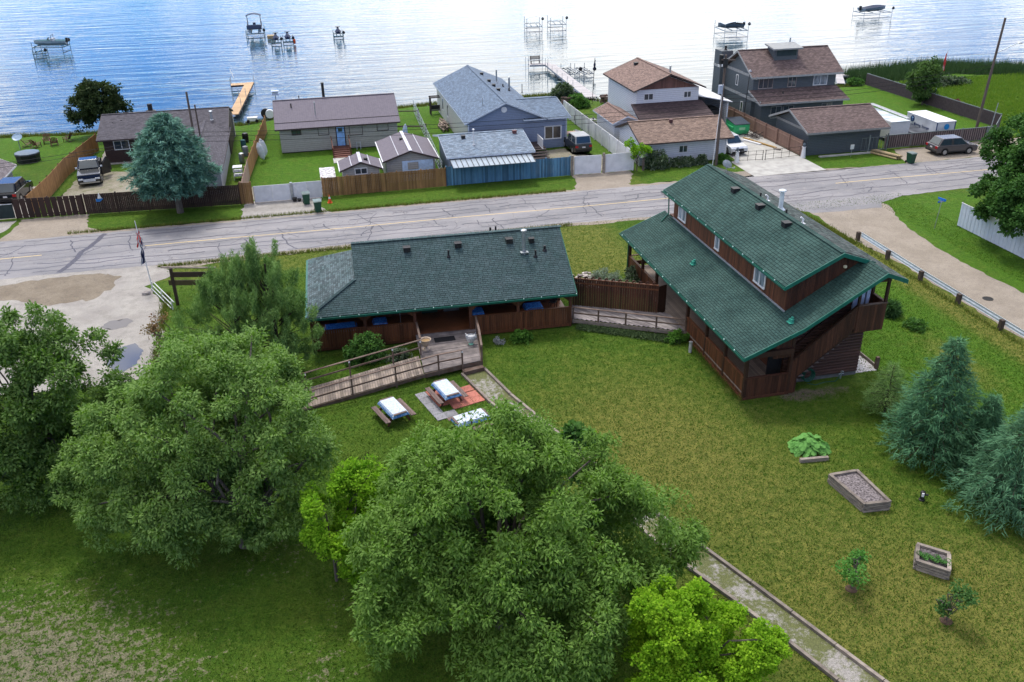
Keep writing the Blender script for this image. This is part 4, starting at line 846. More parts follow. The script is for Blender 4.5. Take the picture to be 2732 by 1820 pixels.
def cloth(name, lab, x, y, z, L, W_, rz, mat, drop=.22):
    me = bpy.data.meshes.new(name); bm = bmesh.new(); nx_, ny_ = 14, 10; r = random.Random(int(x * 10)); grid = {}
    ex = drop
    for i in range(nx_ + 1):
        for j in range(ny_ + 1):
            u = (i / nx_ - .5) * (L + 2 * ex); v = (j / ny_ - .5) * (W_ + 2 * ex); ox = max(0, abs(u) - L / 2); oy = max(0, abs(v) - W_ / 2); d = math.hypot(ox, oy)
            uu = math.copysign(min(abs(u), L / 2) + .18 * ox, u); vv = math.copysign(min(abs(v), W_ / 2) + .18 * oy, v)
            fold = .03 * math.sin(u * 14 + v * 11) * (d > 0)
            grid[i, j] = bm.verts.new((uu + fold * (oy > 0), vv + fold * (ox > 0), z - min(d, drop * 1.2) + r.uniform(-.002, .004)))
    for i in range(nx_):
        for j in range(ny_): bm.faces.new((grid[i, j], grid[i + 1, j], grid[i + 1, j + 1], grid[i, j + 1]))
    uvl = bm.loops.layers.uv.new('UVMap')
    bm.to_mesh(me); bm.free(); me.materials.append(mat); o = bpy.data.objects.new(name, me); C.objects.link(o); o.location = (x, y, 0); o.rotation_euler.z = rz; return tag(o, lab, 'tablecloth')
def picnic(first, x, y, rz, lab):
    """long axis along local y"""
    D = thing('picnic_table', lab, 'picnic table', (x, y, 0), rz, 'picnic tables on the lawn'); D['_local'] = 1
    def P(name, b, mat): o = b.obj(name, mat); o.parent = D; return o
    L = 1.85
    for k in range(5): b = B(); b.box(-.36 + k * .145, -.36 + k * .145 + .135, -L / 2, L / 2, .71, .75); P('table_board', b, m_pic)
    for s in (-1, 1):
        for k in range(2): b = B(); x0 = s * .72 - .14 + k * .145; b.box(x0, x0 + .135, -L / 2 - .02, L / 2 + .02, .41, .45); P('seat_board', b, m_pic)
    for yy in (-.62, .62):
        b = B(); b.bar((-.74, yy, .38), (.74, yy, .38), .04, .1); P('cross_beam', b, m_picred)
        for s in (-1, 1): b = B(); b.bar((s * .62, yy, 0), (s * .25, yy, .71), .05, .1); P('leg', b, m_picred)
    del D['_local']
    return D
picnic(1, 2.62, 40.1, math.radians(19), 'picnic table under a white cloth standing alone on the grass left of the pavers')
picnic(1, 5.62, 41.3, math.radians(15.5), 'picnic table under a white cloth standing on the red and grey pavers')
picnic(1, 6.35, 38.1, math.radians(-74), 'picnic table partly hidden by the top of the big tree, nearest the footpath')
cloth('tablecloth', 'white cloth with a blue hanging edge on the picnic table left of the pavers', 2.62, 40.1, .762, 1.75, .86, math.radians(109), m_cloth)
cloth('tablecloth', 'white cloth with a blue hanging edge on the picnic table over the red pavers', 5.62, 41.3, .762, 1.75, .86, math.radians(105.5), m_cloth)
cloth('tablecloth', 'white and blue cloth on the picnic table half hidden by leaves of the big tree', 6.35, 38.1, .762, 1.75, .86, math.radians(16), m_cloth)
# veranda tables
def vtable(x, y, L, W_, lab, lab2):
    D = thing('veranda_table', lab, 'table', (x, y, .48), group='tables on the veranda')
    b = B(); b.box(x - L / 2, x + L / 2, y - W_ / 2, y + W_ / 2, 1.18, 1.22); b.obj('tabletop', m_pic, D)
    for sx in (-1, 1):
        for sy in (-1, 1): post(D, x + sx * (L / 2 - .08), y + sy * (W_ / 2 - .08), .48, 1.18, .06, m_dark, 'leg')
    cloth('tablecloth', lab2, x, y, 1.235, L, W_, 0, m_blue, .25)
vtable(.5, 49.35, 1.9, .75, 'long table at the left end of the veranda', 'blue patterned cloth on the long table at the left end of the veranda')
vtable(2.9, 49.5, .8, .8, 'small table on the veranda behind the leafy shrub', 'dark blue cloth on the small veranda table behind the shrub')
vtable(8.95, 49.4, .7, .8, 'small table just right of the veranda entrance', 'blue cloth on the small table just right of the veranda entrance')
vtable(12.5, 49.2, 1.1, .9, 'square table in the right half of the veranda', 'bright blue cloth on the square table in the right half of the veranda')
def chair(x, y, z, rz, lab, mat, grp):
    D = thing('chair', lab, 'chair', (x, y, z), rz, grp); D['_local'] = 1
    def P(n, b): o = b.obj(n, mat); o.parent = D
    b = B(); b.box(-.22, .22, -.22, .22, .43, .47); P('seat', b); b = B(); b.box(-.22, .22, .2, .24, .5, .92); P('backrest', b)
    for sx in (-1, 1):
        for sy in (-1, 1): b = B(); b.box(sx * .2 - .02, sx * .2 + .02, sy * .2 - .02, sy * .2 + .02, 0, .45); P('leg', b)
    del D['_local']
chair(.1, 50.3, .48, 0, 'dark chair behind the long blue table at the left end of the veranda', m_dark, 'veranda chairs'); chair(11.9, 50.3, .48, .3, 'dark chair behind the bright blue table in the right half of the veranda', m_dark, 'veranda chairs'); chair(14.0, 50.0, .48, -.6, 'dark chair in the far right corner of the veranda', m_dark, 'veranda chairs')
FN = thing('pedestal_fan', 'pale pedestal fan standing on the veranda near the entrance', 'fan', (4.2, 50.2, .48)); b = B(); b.tube((4.2, 50.2, .48), (4.2, 50.2, 1.5), .02); b.lathe((4.2, 50.2, .48), [(.2, 0), (.18, .03)], 12); b.obj('stand', m_steel, FN)
for k in range(5):
    a = k * 2 * pi / 5; b = B(); b.bar((4.2, 50.12, 1.6), (4.2 + .3 * math.cos(a), 50.12, 1.6 + .3 * math.sin(a)), .05, .02); b.obj('blade', m_white, FN)
# pavers
PV = thing('paver_patio', 'patio of square red and grey concrete slabs under the picnic table', 'patio', (5.8, 41.2, 0))
m_red = M('red_paver', (.42, .15, .11), (.34, .12, .09), rough=.85, ns=3); m_gry = M('grey_paver', (.24, .235, .25), (.18, .175, .19), rough=.9, ns=3)
it = []; ig = []
def grid(c0, lst): 
    for i, j in lst: yield c0[0] + .62 * (.963 * i - .268 * j), c0[1] + .62 * (.268 * i + .963 * j)
for x, y in grid((4.95, 42.1), [(0, 0), (0, -1), (0, -2), (1, 0), (1, -1), (1, -2), (2, -1), (2, -2), (3, -.9), (2, -3), (3, -3), (3, -2.0), (1, -3)]): it.append(PM((x, y, .02), (.6, .6, .05), RZ(.27 + random.uniform(-.015, .015))))
for x, y in grid((4.35, 41.95), [(0, 0), (0, -1), (0, -2), (0, -3), (0, -4), (.98, -4), (.98, -5)]): ig.append(PM((x, y, .018), (.6, .6, .05), RZ(.27 + random.uniform(-.015, .015))))
pieces(PV, 'red_paver', m_red, it); pieces(PV, 'grey_paver', m_gry, ig)
# garden boxes
m_soil = M('dark_garden_soil', (.035, .028, .03), (.24, .21, .21), rough=1, ns=11, bmp=.9, bs=14)
def gbox(lab, pts, h, n):
    cx = sum(p[0] for p in pts) / 4; cy = sum(p[1] for p in pts) / 4; D = thing('raised_garden_bed', lab, 'garden bed', (cx, cy, 0)); it = []
    for i in range(4):
        p = Vector((*pts[i], 0)); q_ = Vector((*pts[(i + 1) % 4], 0)); d = (q_ - p).normalized()
        for k in range(n):
            ext = .09 if (k + i) % 2 else -.09; m_ = p.lerp(q_, .5); it.append(PM((m_.x, m_.y, (k + .5) * h / n), ((q_ - p).length + ext, .15, h / n - .03), RZ(math.atan2(d.y, d.x) + random.uniform(-.006, .006))))
    pieces(D, 'timber', m_timber, it)
    b = B(); b.ext([(cx + (p[0] - cx) * .97, cy + (p[1] - cy) * .97, 0) for p in pts], (0, 0, h - .12)); b.obj('soil', m_soil, D); return D
gbox('long raised garden bed of grey timbers with bare dark soil', [(21.58, 29.45), (21.88, 27.15), (23.05, 27.05), (22.95, 29.45)], .5, 4)
G2 = gbox('small raised garden bed of grey timbers with green seedlings', [(21.85, 23.4), (22.7, 22.55), (23.35, 23.45), (22.5, 24.25)], .5, 4)
r = random.Random(2)
for k in range(26):
    i, j = k % 4, k // 4; x = 22.1 + i * .3 - j * .1 + r.uniform(-.05, .05) + j * .12; y = 23.75 - i * .28 - (j - 3) * .09 + r.uniform(-.05, .05) - .1
    if abs((x - 22.6) * .7 + (y - 23.4) * .7) > .55 or abs((x - 22.6) * .7 - (y - 23.4) * .7) > .55: continue
    b = B()
    for q in range(9): a = q * .7; b.slab([(x, y, .4), (x + .13 * math.cos(a), y + .13 * math.sin(a), .5), (x + .1 * math.cos(a + .5), y + .1 * math.sin(a + .5), .52)], .004)
    b.obj('seedling', M('seedling_green', (.06, .18, .03), rough=.6), G2)
b = B(); b.bar((21.1, 31.25, .1), (22.5, 31.1, .1), .16, .2); o = b.obj('timber_edge', m_timber); tag(o, 'short timber log lying in front of the rhubarb plant', 'timber')
HY = thing('yard_hydrant', 'small dark yard hydrant with a white label on the lawn', 'hydrant', (24.9, 27.28, 0))
b = B(); b.lathe((24.9, 27.28, 0), [(.13, 0), (.13, .05), (.09, .08), (.09, .34), (.12, .38), (.1, .46), (.03, .5)], 14); b.tube((24.9, 27.28, .3), (25.12, 27.2, .3), .05); b.obj('body', m_dark, HY); b = B(); b.cbox((24.83, 27.18, .36), (.1, .05, .18), -.5); b.obj('label_plate', m_white, HY)
# guard rail
GR = thing('guard_rail', 'low steel guard rail on stout timber posts along the gravel side road', 'guard rail', (40, 46, 0))
m_gp = M('rotten_timber_post', (.05, .035, .028), (.09, .07, .055), rough=.95, ns=5)
m_gr2 = M('galvanised_rail', (.66, .72, .78), (.5, .56, .62), rough=.4, metal=0, var=.1)
yy = 56.7; k = 0
while yy > 20:
    x = 40.15 - min(1, (56.7 - yy) / 8) * .15; b = B(); b.cbox((x, yy, .33), (.24, .26, .74), .1 * math.sin(k * 3)); b.obj('post', m_gp, GR); yy -= 3.95; k += 1
pr_ = [(0, .34), (.035, .37), (.035, .45), (0, .5), (0, .54), (.035, .6), (.035, .68), (0, .72), (-.02, .72), (.01, .6), (.01, .57), (-.02, .53), (-.02, .46), (.01, .42), (.01, .39), (-.02, .35)]
b = B(); b.ext([(40.32 + x, 56.6, z) for x, z in pr_], (-.15, -8, 0)); b.ext([(40.17 + x, 48.6, z) for x, z in pr_], (0, -30, 0)); b.obj('steel_beam', m_gr2, GR)
# street sign with blue blades
SG = thing('street_sign', 'thin leaning street sign post with small blue name blades at the side road corner', 'street sign', (47.36, 57.4, 0))
b = B(); b.tube((47.36, 57.4, 0), (47.42, 57.3, 2.2), .028); b.obj('pole', m_steel, SG); mb = M('blue_sign_plate', (.01, .16, .62), rough=.4, var=.03)
b = B(); b.cbox((47.42, 57.3, 2.3), (.75, .03, .16), .2); b.cbox((47.42, 57.3, 2.48), (.03, .75, .16), .2); b.obj('name_blade', mb, SG)
b = B(); b.cbox((47.42, 57.27, 2.3), (.5, .02, .05), .2); b.obj('lettering', m_white, SG)
# white metal fence on the right
WF = thing('white_panel_fence', 'tall white corrugated panel fence on the far side of the side road', 'fence', (49.5, 50, 0))
m_wcor = M('white_corrugated_panel', (.55, .60, .68), (.5, .54, .6), rough=.5, var=.04)
it = [PM((49.5 + (.02 if k % 2 else 0), 57.4 - k * .2, 1.0), (.03, .196, 1.85)) for k in range(190)]
pieces(WF, 'panel', m_wcor, it); bar(WF, (49.47, 57.5, 1.95), (49.47, 19.5, 1.95), .05, .05, m_white, 'top_rail')
for k in range(8): post(WF, 49.58, 57.5 - k * 5, 0, 2.0, .09, m_dark)
# flag pole with flags, sign board, pipe gate
FP = thing('flagpole', 'tall white leaning flagpole beside the pavement with flags hanging limp', 'flagpole', (-11.95, 61.4, 0))
b = B(); b.tube((-11.95, 61.4, 0), (-12.1, 61.2, 5.0), .045, .025, 10); b.obj('pole', m_white, FP)
def limp(name, x, y, z, h, mats, lab, seed):
    r = random.Random(seed); bm = bmesh.new(); uvl = bm.loops.layers.uv.new('UVMap'); n, m_ = 12, 6; gd_ = {}
    for i in range(n + 1):
        for j in range(m_ + 1):
            f = i / n; g_ = j / m_; gd_[i, j] = bm.verts.new((x - g_ * .32 * (.5 + .5 * f) + .03 * math.sin(i * 1.1 + j), y + .07 * math.sin(j * 2.2 + i * .4), z - f * h - g_ * .25))
    for i in range(n):
        for j in range(m_):
            f_ = bm.faces.new((gd_[i, j], gd_[i + 1, j], gd_[i + 1, j + 1], gd_[i, j + 1])); f_.material_index = 0 if (j < 2 and len(mats) > 1) else (1 if len(mats) > 1 and j < 4 else len(mats) - 1)
    me = bpy.data.meshes.new(name); bm.to_mesh(me); bm.free()
    for m in mats: me.materials.append(m)
    o = bpy.data.objects.new(name, me); C.objects.link(o); sm = o.modifiers.new('s', 'SOLIDIFY'); sm.thickness = .006; return tag(o, lab, 'flag')
mr = M('red_flag_cloth', (.5, .02, .02), rough=.7); mwf = M('white_flag_cloth', (.7, .7, .72), rough=.7); mnv = M('navy_flag_cloth', (.012, .02, .09), rough=.7)
limp('flag', -12.0, 61.25, 4.3, 1.0, [mr, mwf, mr], 'red and white flag hanging limp at the top of the white flagpole', 1); limp('flag', -11.98, 61.28, 3.6, 1.6, [mnv, mnv, mwf], 'navy blue flag hanging limp below the red one on the white flagpole', 2)
SB = thing('sign_frame', 'dark timber sign frame with two hanging boards and a pale top beam', 'sign', (-9.9, 57.9, 0))
m_dt = M('dark_timber', (.04, .028, .018), rough=.8)
post(SB, -9.9, 57.9, -.1, 2.6, .2, m_dt); post(SB, -7.3, 57.3, -.1, 2.5, .2, m_dt)
bar(SB, (-10.5, 58.05, 2.72), (-7.0, 57.2, 2.66), .16, .07, m_timber, 'top_beam'); bar(SB, (-9.8, 57.85, 2.2), (-7.4, 57.3, 2.2), .06, .36, m_dt, 'sign_board'); bar(SB, (-10.2, 57.95, 1.62), (-7.4, 57.3, 1.62), .06, .36, M('olive_sign_board', (.06, .05, .02), rough=.8), 'sign_board')
GT = thing('pipe_barrier', 'low white pipe barrier lying along the edge of the parking apron', 'barrier', (-11, 59, 0))
for k, (dx, z) in enumerate(((0, .12), (.13, .3), (.26, .5))): b = B(); b.tube((-11.95 + dx, 61.0, z), (-10.25 + dx, 57.2, z), .035); b.obj('pipe', M('grey_white_pipe', (.5, .52, .5), rough=.5), GT)
for f in (0, .5, 1): post(GT, -11.85 + 1.7 * f, 61.0 - 3.8 * f, 0, .62, .07, MATS['grey_white_pipe'])
RK = bpy.data.objects.new('boulder', SM[1]); C.objects.link(RK); RK.location = (-12.2, 60.3, .1); RK.scale = (.7, .55, .5); tag(RK, 'dark boulder on the grass next to the pipe barrier', 'boulder')
# ================================================================== LAKESIDE HOUSES
m_metal = M('mauve_grey_metal_roof', (.16, .142, .165), (.13, .116, .136), rough=.8, spec=.15, metal=0, var=.05, pat='rib', patw=.23)
m_beige = M('beige_lap_siding', (.34, .33, .31), (.30, .29, .27), rough=.6, var=.04, pat='lap', patw=.2)
m_brntrim = M('brown_trim', (.05, .035, .035), rough=.6, var=.1)
m_brn = M('red_brown_deck', (.13, .05, .035), rough=.8, var=.25)
HB = thing('beige_cottage', 'beige sided cottage with a mauve grey ribbed metal roof and a pale blue door', 'house', (3, 97, 0))
walls(HB, -2.95, 9.2, 94.45, 103.6, .1, 2.5, m_beige, 'y' if 0 else 'x', 4.4)
b = B(); b.box(-2.9, 9.15, 94.5, 103.5, -.2, .12); b.obj('foundation', m_dark, HB)
rb = gable(HB, -3.35, 9.5, 94.0, 104, 2.62, 'x', 4.62, m_metal, m_brntrim, ridge_at=98.6)
b = B(); b.bar((-3.35, 94.98, 3.06), (9.5, 94.98, 3.06), .1, .03); b.obj('roof_step', m_brntrim, rb)
window(HB, -1.25, 2.1, .98, .5, 94.45, mull=1, fm=m_brntrim)
for x, z, w_, h_ in ((1.5, 2.05, 1.12, .8), (4.85, 1.98, 1.4, 1.1), (7.65, 2.1, 1.2, .82)): window(HB, x, z, w_, h_, 94.45, mull=0, fm=m_brntrim, gm=MATS['beige_lap_siding'], fr=.05)
b = B(); b.box(2.74, 3.72, 94.38, 94.44, .42, 2.52); dr = b.obj('door_frame', m_brntrim, HB); b = B(); b.box(2.83, 3.62, 94.33, 94.4, .45, 2.46); dr2 = b.obj('door', M('sky_blue_door', (.22, .42, .75), rough=.5, var=.02), HB)
b = B(); b.box(3.0, 3.42, 94.3, 94.34, 1.92, 2.3); b.obj('door_window', m_glass, dr2)
b = B()
for i in range(5): b.box(2.25, 3.95, 91.1 + i * .42, 91.1 + (i + 1) * .42, .0, .08 + i * .09)
b.box(2.25, 3.95, 93.2, 94.4, 0, .44); b.obj('front_steps', m_brn, HB)
for x in (2.2, 4.0):
    post(HB, x, 91.2, 0, 1.0, .1, m_brn); post(HB, x, 93.3, .4, 1.5, .1, m_brn); bar(HB, (x, 91.2, 1.0), (x, 94.3, 1.5), .08, .08, m_brn, 'hand_rail'); bar(HB, (x, 91.2, .55), (x, 94.3, 1.0), .05, .08, m_brn, 'middle_rail')
b = B(); b.box(2.1, 3.7, 89.3, 91.05, .01, .05); tag(b.obj('concrete_step_pad', m_conc), kind='structure')
pipe(HB, .9, 96.0, 3.3, 1.3, .05, m_steel, .1); pipe(HB, -1.5, 97.3, 3.9, .6, .07, m_dark); pipe(HB, 2.0, 99.3, 4.2, 1.7, .15, m_dark, .19, 'chimney_flue'); pipe(HB, -.6, 99, 4.4, .5, .05, m_dark)
D = thing('antenna_lamp', 'blue white bird house cluster on a thin mast rising behind the beige cottage', 'bird house', (-3.35, 112, -.6)); b = B(); b.tube((-3.35, 112.5, -.6), (-3.4, 112.3, 2.4), .04); b.obj('mast', m_brntrim, D)
b = B(); b.cbox((-3.4, 112.3, 2.5), (.9, .5, .12)); b.cbox((-3.4, 112.3, 2.7), (.7, .4, .3)); b.cbox((-3.4, 112.3, 2.92), (.9, .6, .06)); b.obj('birdhouse', M('blue_white_box', (.35, .45, .7), (.7, .72, .8), ns=9), D)
D = thing('step_ladder', 'small metal step stool against the beige cottage wall right of the steps', 'step stool', (4.95, 94.0, 0)); b = B(); [b.bar((4.75 + dx, 93.9, 0), (4.78 + dx, 94.2, .75), .04, .03) for dx in (0, .4)]; b.bar((4.75, 94.0, .35), (5.2, 94.0, .35), .05, .03); b.bar((4.75, 94.15, .7), (5.2, 94.15, .7), .05, .03); b.obj('frame', m_steel, D)
def shed(x0, x1, y0, y1, ze, zr, lab, roofm, wallm, oh=.3):
    D = thing('garden_shed', lab, 'shed', ((x0 + x1) / 2, (y0 + y1) / 2, 0)); walls(D, x0 + oh, x1 - oh, y0 + oh, y1 - oh, 0, ze + .05, wallm, 'y', zr - .18)
    gable(D, x0, x1, y0, y1, ze, 'y', zr, roofm, m_brntrim, shname='roof', cap=False); c_ = (x0 + x1) / 2
    b = B(); b.bar((c_, y0 - .05, zr + .03), (c_, y1, zr + .03), .3, .03); b.obj('ridge_cap', M('pale_metal_cap', (.5, .5, .55), rough=.4), D)
    for s_ in (.28, .72):
        xa = x0 + (x1 - x0) * s_; z = ze + (zr - ze) * (1 - abs(xa - c_) / ((x1 - x0) / 2)); b = B(); b.bar((xa, y0, z + .03), (xa, y1, z + .03), .07, .04); b.obj('roof_seam', MATS['pale_metal_cap'], D)
    for s_, xx in ((-1, x0), (1, x1)): b = B(); b.bar((xx + .03 * s_, y0, ze - .05), (xx + .03 * s_, y1, ze - .05), .1, .1); b.obj('gutter', m_white, D)
    return D
s1 = shed(2.32, 6.1, 79.3, 82.6, 2.05, 2.75, 'small beige shed with a ribbed metal roof close behind the brown board fence', m_metal, m_beige, .25); window(s1, 4.2, 1.85, 1.15, .6, 79.55); vent_box(s1, 4.75, 80.6, 2.55, .3)
s2 = shed(6.35, 11.5, 80.9, 88.3, 2.15, 3.0, 'larger beige shed with a ribbed metal roof and pale blue double doors', m_metal, m_beige, .3); vent_box(s2, 8.6, 85.6, 2.85, .3)
b = B(); b.box(8.1, 11.0, 81.12, 81.18, .1, 2.0); b.obj('double_door', M('pale_blue_panel', (.45, .58, .75), rough=.4), s2); b = B(); b.box(8.6, 9.6, 81.08, 81.14, 1.2, 1.85); b.obj('door_window', MATS['beige_lap_siding'], s2)
b = B(); b.cbox((1.25, 82.3, .55), (1.35, 3.4, 1.1)); b.cbox((1.25, 82.3, 1.14), (1.4, 3.45, .06)); o = b.obj('camper_shell', M('peeling_white_top', (.75, .75, .76), (.08, .05, .06), rough=.6, ns=3.4, nd=6)); tag(o, 'white box trailer with peeling dark patches behind the brown board fence', 'trailer')
# left dark roofed house
m_dsh = M('charcoal_shingle_roof', (.075, .07, .085), (.055, .052, .065), rough=.85, var=.05, pat='shingle')
m_dbr = M('dark_brown_siding', (.045, .026, .024), (.035, .02, .02), rough=.6, var=.05, pat='lap', patw=.2)
HL = thing('dark_cottage', 'dark brown cottage with a charcoal shingle roof behind the blue spruce', 'house', (-15, 98, 0))
walls(HL, -20.3, -8.1, 95.8, 104.6, -.1, 2.4, m_dbr, 'x', 3.8); gable(HL, -20.75, -8.0, 95.1, 105.2, 2.5, 'x', 3.95, m_dsh, m_brntrim)
window(HL, -18.6, 1.75, 1.5, .95, 95.8); pipe(HL, -19.5, 98.5, 3.2, .3, .07, m_dark); pipe(HL, -18.7, 98.8, 3.3, .3, .08, m_dark); pipe(HL, -16.1, 101.5, 3.8, .7, .25, m_dark); pipe(HL, -9.7, 97.8, 3.2, .8, .12, m_steel, .2)
walls(HL, -12.6, -8.2, 82.2, 95.8, -.1, 2.35, M('pale_grey_plaster', (.46, .48, .52), (.4, .42, .46), rough=.7), 'y', 3.1, 'annex_wall'); gable(HL, -12.9, -7.9, 81.6, 97.6, 2.4, 'y', 3.25, m_dsh, m_brntrim, shname='annex_roof')
b = B(); b.box(-8.2, -8.0, 103.0, 104.0, 0, 2.4); b.obj('end_wall', m_beige, HL)
D = thing('patio_set', 'red brown patio table and bench beside the dark cottage wall', 'table', (-15, 92.3, 0)); b = B(); b.cbox((-14.9, 91.9, .72), (2.6, 1.5, .06)); b.obj('tabletop', m_brn, D); b = B(); b.cbox((-14.9, 90.6, .42), (2.4, .35, .05)); b.obj('bench', m_brn, D)
for sx in (-1, 1):
    for sy in (-1, 1): post(D, -14.9 + sx * 1.1, 91.9 + sy * .6, 0, .7, .08, m_brn, 'leg')
D = thing('gas_grill', 'grill with a light blue lid against the dark cottage wall', 'grill', (-16.2, 94.3, 0)); b = B(); b.lathe((-16.2, 94.3, .8), [(.1, 0), (.45, .02), (.5, .15), (.4, .35), (.2, .42)], 12, 1.4, .7); b.obj('lid', M('light_blue_lid', (.15, .32, .7), rough=.4), D); b = B(); b.cbox((-16.2, 94.3, .45), (1.0, .5, .7)); b.obj('cabinet', m_steel, D); b = B(); b.cbox((-17.2, 94.3, .8), (.6, .4, .05)); b.obj('side_shelf', m_wpaint, D)
# far left house (only its roof shows)
HF = thing('edge_house', 'grey shingled roof of a low house cut off by the left image edge', 'house', (-31, 88, 0))
walls(HF, -37.5, -28.0, 85.6, 91.5, -.1, 1.6, M('grey_siding_plain', (.4, .4, .42), rough=.6, pat='lap', patw=.2), 'y', 4.3); gable(HF, -38.5, -27.6, 85.2, 92.0, 1.5, 'y', 4.3, M('mauve_shingle_roof', (.17, .15, .16), (.14, .125, .135), rough=.85, var=.05, pat='shingle'), m_white)
D = thing('satellite_dish', 'round blue grey dish standing at the lake edge behind the far left house', 'satellite dish', (-30.2, 103, 0)); b = B(); b.tube((-30.4, 104, 0), (-30.4, 104, 1.2), .05); b.obj('mast', m_steel, D); b = B(); b.lathe((0, 0, 0), [(.02, 0), (.3, .04), (.5, .1), (.51, .12), (.3, .06)], 18); o = b.obj('dish', M('blue_grey_dish', (.22, .32, .42), rough=.4), D); o.location = (-.2, 1, 1.3); o.rotation_euler = (math.radians(35), 0, 0)
# hot tub, lawn chairs
D = thing('covered_pool', 'black covered round hot tub on the lawn near the far left house', 'hot tub', (-28.4, 98.9, 0)); b = B(); b.lathe((-28.4, 98.9, 0), [(1.15, 0), (1.2, .7), (1.25, .75), (1.22, .86), (.6, .93)], 10); b.obj('shell', m_dark, D); b = B(); b.lathe((-28.4, 98.9, .9), [(1.2, -.03), (1.18, .03), (.5, .08)], 10); b.obj('cover', M('slate_cover', (.10, .13, .16), rough=.35), D)
m_adi = M('red_brown_lawn_chair', (.13, .05, .035), rough=.75, var=.3)
def adirondack(x, y, rz, lab):
    D = thing('lawn_chair', lab, 'lawn chair', (x, y, 0), rz, 'wooden lawn chairs by the water'); D['_local'] = 1
    def P(n, b): o = b.obj(n, m_adi); o.parent = D
    for k in range(4): b = B(); b.bar((-.3, -.25 + k * .14, .36 - k * .04), (.3, -.25 + k * .14, .36 - k * .04), .11, .02); P('seat_slat', b)
    for k in range(5): b = B(); xx = -.24 + k * .12; b.bar((xx, .2, .25), (xx * 1.25, .6, 1.0 - abs(k - 2) * .05), .1, .02); P('back_slat', b)
    for s in (-1, 1): b = B(); b.bar((s * .36, -.35, .55), (s * .36, .35, .55), .12, .03); P('armrest', b); b = B(); b.bar((s * .34, -.3, 0), (s * .34, -.3, .55), .08, .03); b.bar((s * .32, -.3, .3), (s * .32, .6, .02), .08, .03); P('leg', b)
    del D['_local']
for x, y, a, l in ((-29.9, 105.2, 1.9, 'leftmost wooden lawn chair by the water'), (-28.9, 104.6, 2.6, 'second wooden lawn chair from the left by the water, seen from behind'), (-28.1, 106.0, .2, 'wooden lawn chair at the back of the circle by the water'), (-27.2, 105.1, 3.4, 'low wooden lawn chair seen from behind right of the middle of the circle'), (-26.1, 106.4, 4.4, 'rightmost wooden lawn chair by the water')): adirondack(x, y, a, l)
# blue house
m_bsh = M('blue_grey_shingle_roof', (.115, .165, .235), (.09, .13, .19), rough=.8, var=.05, pat='shingle')
m_blap = M('slate_blue_lap_siding', (.19, .235, .33), (.17, .21, .30), rough=.55, var=.04, pat='lap', patw=.17)
m_btrim = M('pale_blue_grey_trim', (.48, .54, .62), rough=.5)
HC = thing('blue_house', 'slate blue sided house with a blue grey shingle roof and white round gable vent', 'house', (20, 97, 0))
walls(HC, 15.85, 23.9, 89.0, 109.6, -.3, 3.05, m_blap, 'y', 4.85, 'wall'); b = B(); b.box(15.78, 15.86, 89.0, 109.6, -.3, 3.0); b.obj('side_wall', M('cream_lap_siding', (.50, .50, .47), (.45, .45, .42), rough=.6, var=.03, pat='lap', patw=.2), HC)
b = B(); b.box(23.9, 26.22, 89.0, 98.2, -.3, 3.05); b.obj('side_wing_wall', m_blap, HC)
gable(HC, 15.45, 24.1, 88.6, 110.0, 3.2, 'y', 5.08, m_bsh, m_btrim, ridge_at=19.75)
gable(HC, 21.6, 26.6, 88.6, 98.8, 3.21, 'x', 4.05, m_bsh, m_btrim, ridge_at=94.3, shname='wing_roof')
window(HC, 24.77, 1.62, 1.85, 1.4, 89.0, fr=.1, gm=M('dark_curtain_window', (.035, .03, .03), (.08, .07, .065), rough=.1, spec=.7, bmp=0, ns=.9)); window(HC, 19.1, 1.95, .9, .6, 89.0, mull=0)
b = B(); b.tube((19.6, 89.0, 4.3), (19.6, 88.93, 4.3), .3, n=20); b.obj('gable_vent', m_white, HC)
for y in (105, 101.5): window(HC, y, 1.7, .9, 1.4, 15.78, 'x', -1, mull=0)
corner(HC, [(15.85, 89.0), (26.2, 89.0)], -.3, 3.0, m_btrim, .14)
for y, x in ((105.5, 20.6), (101.2, 20.6), (98.6, 20.6), (96.2, 20.6)): vent_box(HC, x, y, 4.75, .34)
pipe(HC, 21.9, 103.2, 4.2, 1.4, .09, m_steel); pipe(HC, 23.1, 101.9, 3.6, 1.2, .11, m_steel, .15, 'chimney_flue'); pipe(HC, 22.3, 101.6, 4.0, .3, .07, m_dark); pipe(HC, 22.6, 99.8, 3.9, .3, .08, m_dark); pipe(HC, 17.9, 91.5, 4.2, .9, .04, m_steel); pipe(HC, 23.9, 98.9, 3.8, .9, .04, m_dark)
SHB = thing('blue_roofed_shed', 'low shed with a mottled blue shingle roof and a lean-to of clear ribbed panels', 'shed', (16, 82, 0))
walls(SHB, 12.5, 20.2, 80.0, 87, 0, 2.4, m_blap, 'x', 3.2); gable(SHB, 12.05, 20.4, 79.4, 88.0, 2.5, 'x', 3.35, M('mottled_blue_shingle', (.12, .17, .23), (.20, .25, .31), rough=.8, ns=3.5, var=.05, pat='shingle'), m_btrim, ridge_at=84.3)
vent_box(SHB, 14.3, 83.3, 3.25, .36); vent_box(SHB, 19.4, 83.6, 3.3, .36, M('rusty_vent', (.12, .05, .05), rough=.6)); pipe(SHB, 15.0, 81.6, 2.95, 1.3, .06, m_white, .13)
b = B(); b.slab([(12.3, 77.5, 2.05), (20.0, 77.5, 2.05), (20.0, 79.6, 2.3), (12.3, 79.6, 2.3)], .04); lt = b.obj('lean_to_roof', M('silver_ribbed_panel', (.36, .42, .47), (.28, .33, .38), rough=.3, metal=.3), SHB)
for k in range(17): bar(lt, (12.3 + k * .48, 77.5, 2.08), (12.3 + k * .48, 79.6, 2.33), .05, .04, m_dark, 'seam')
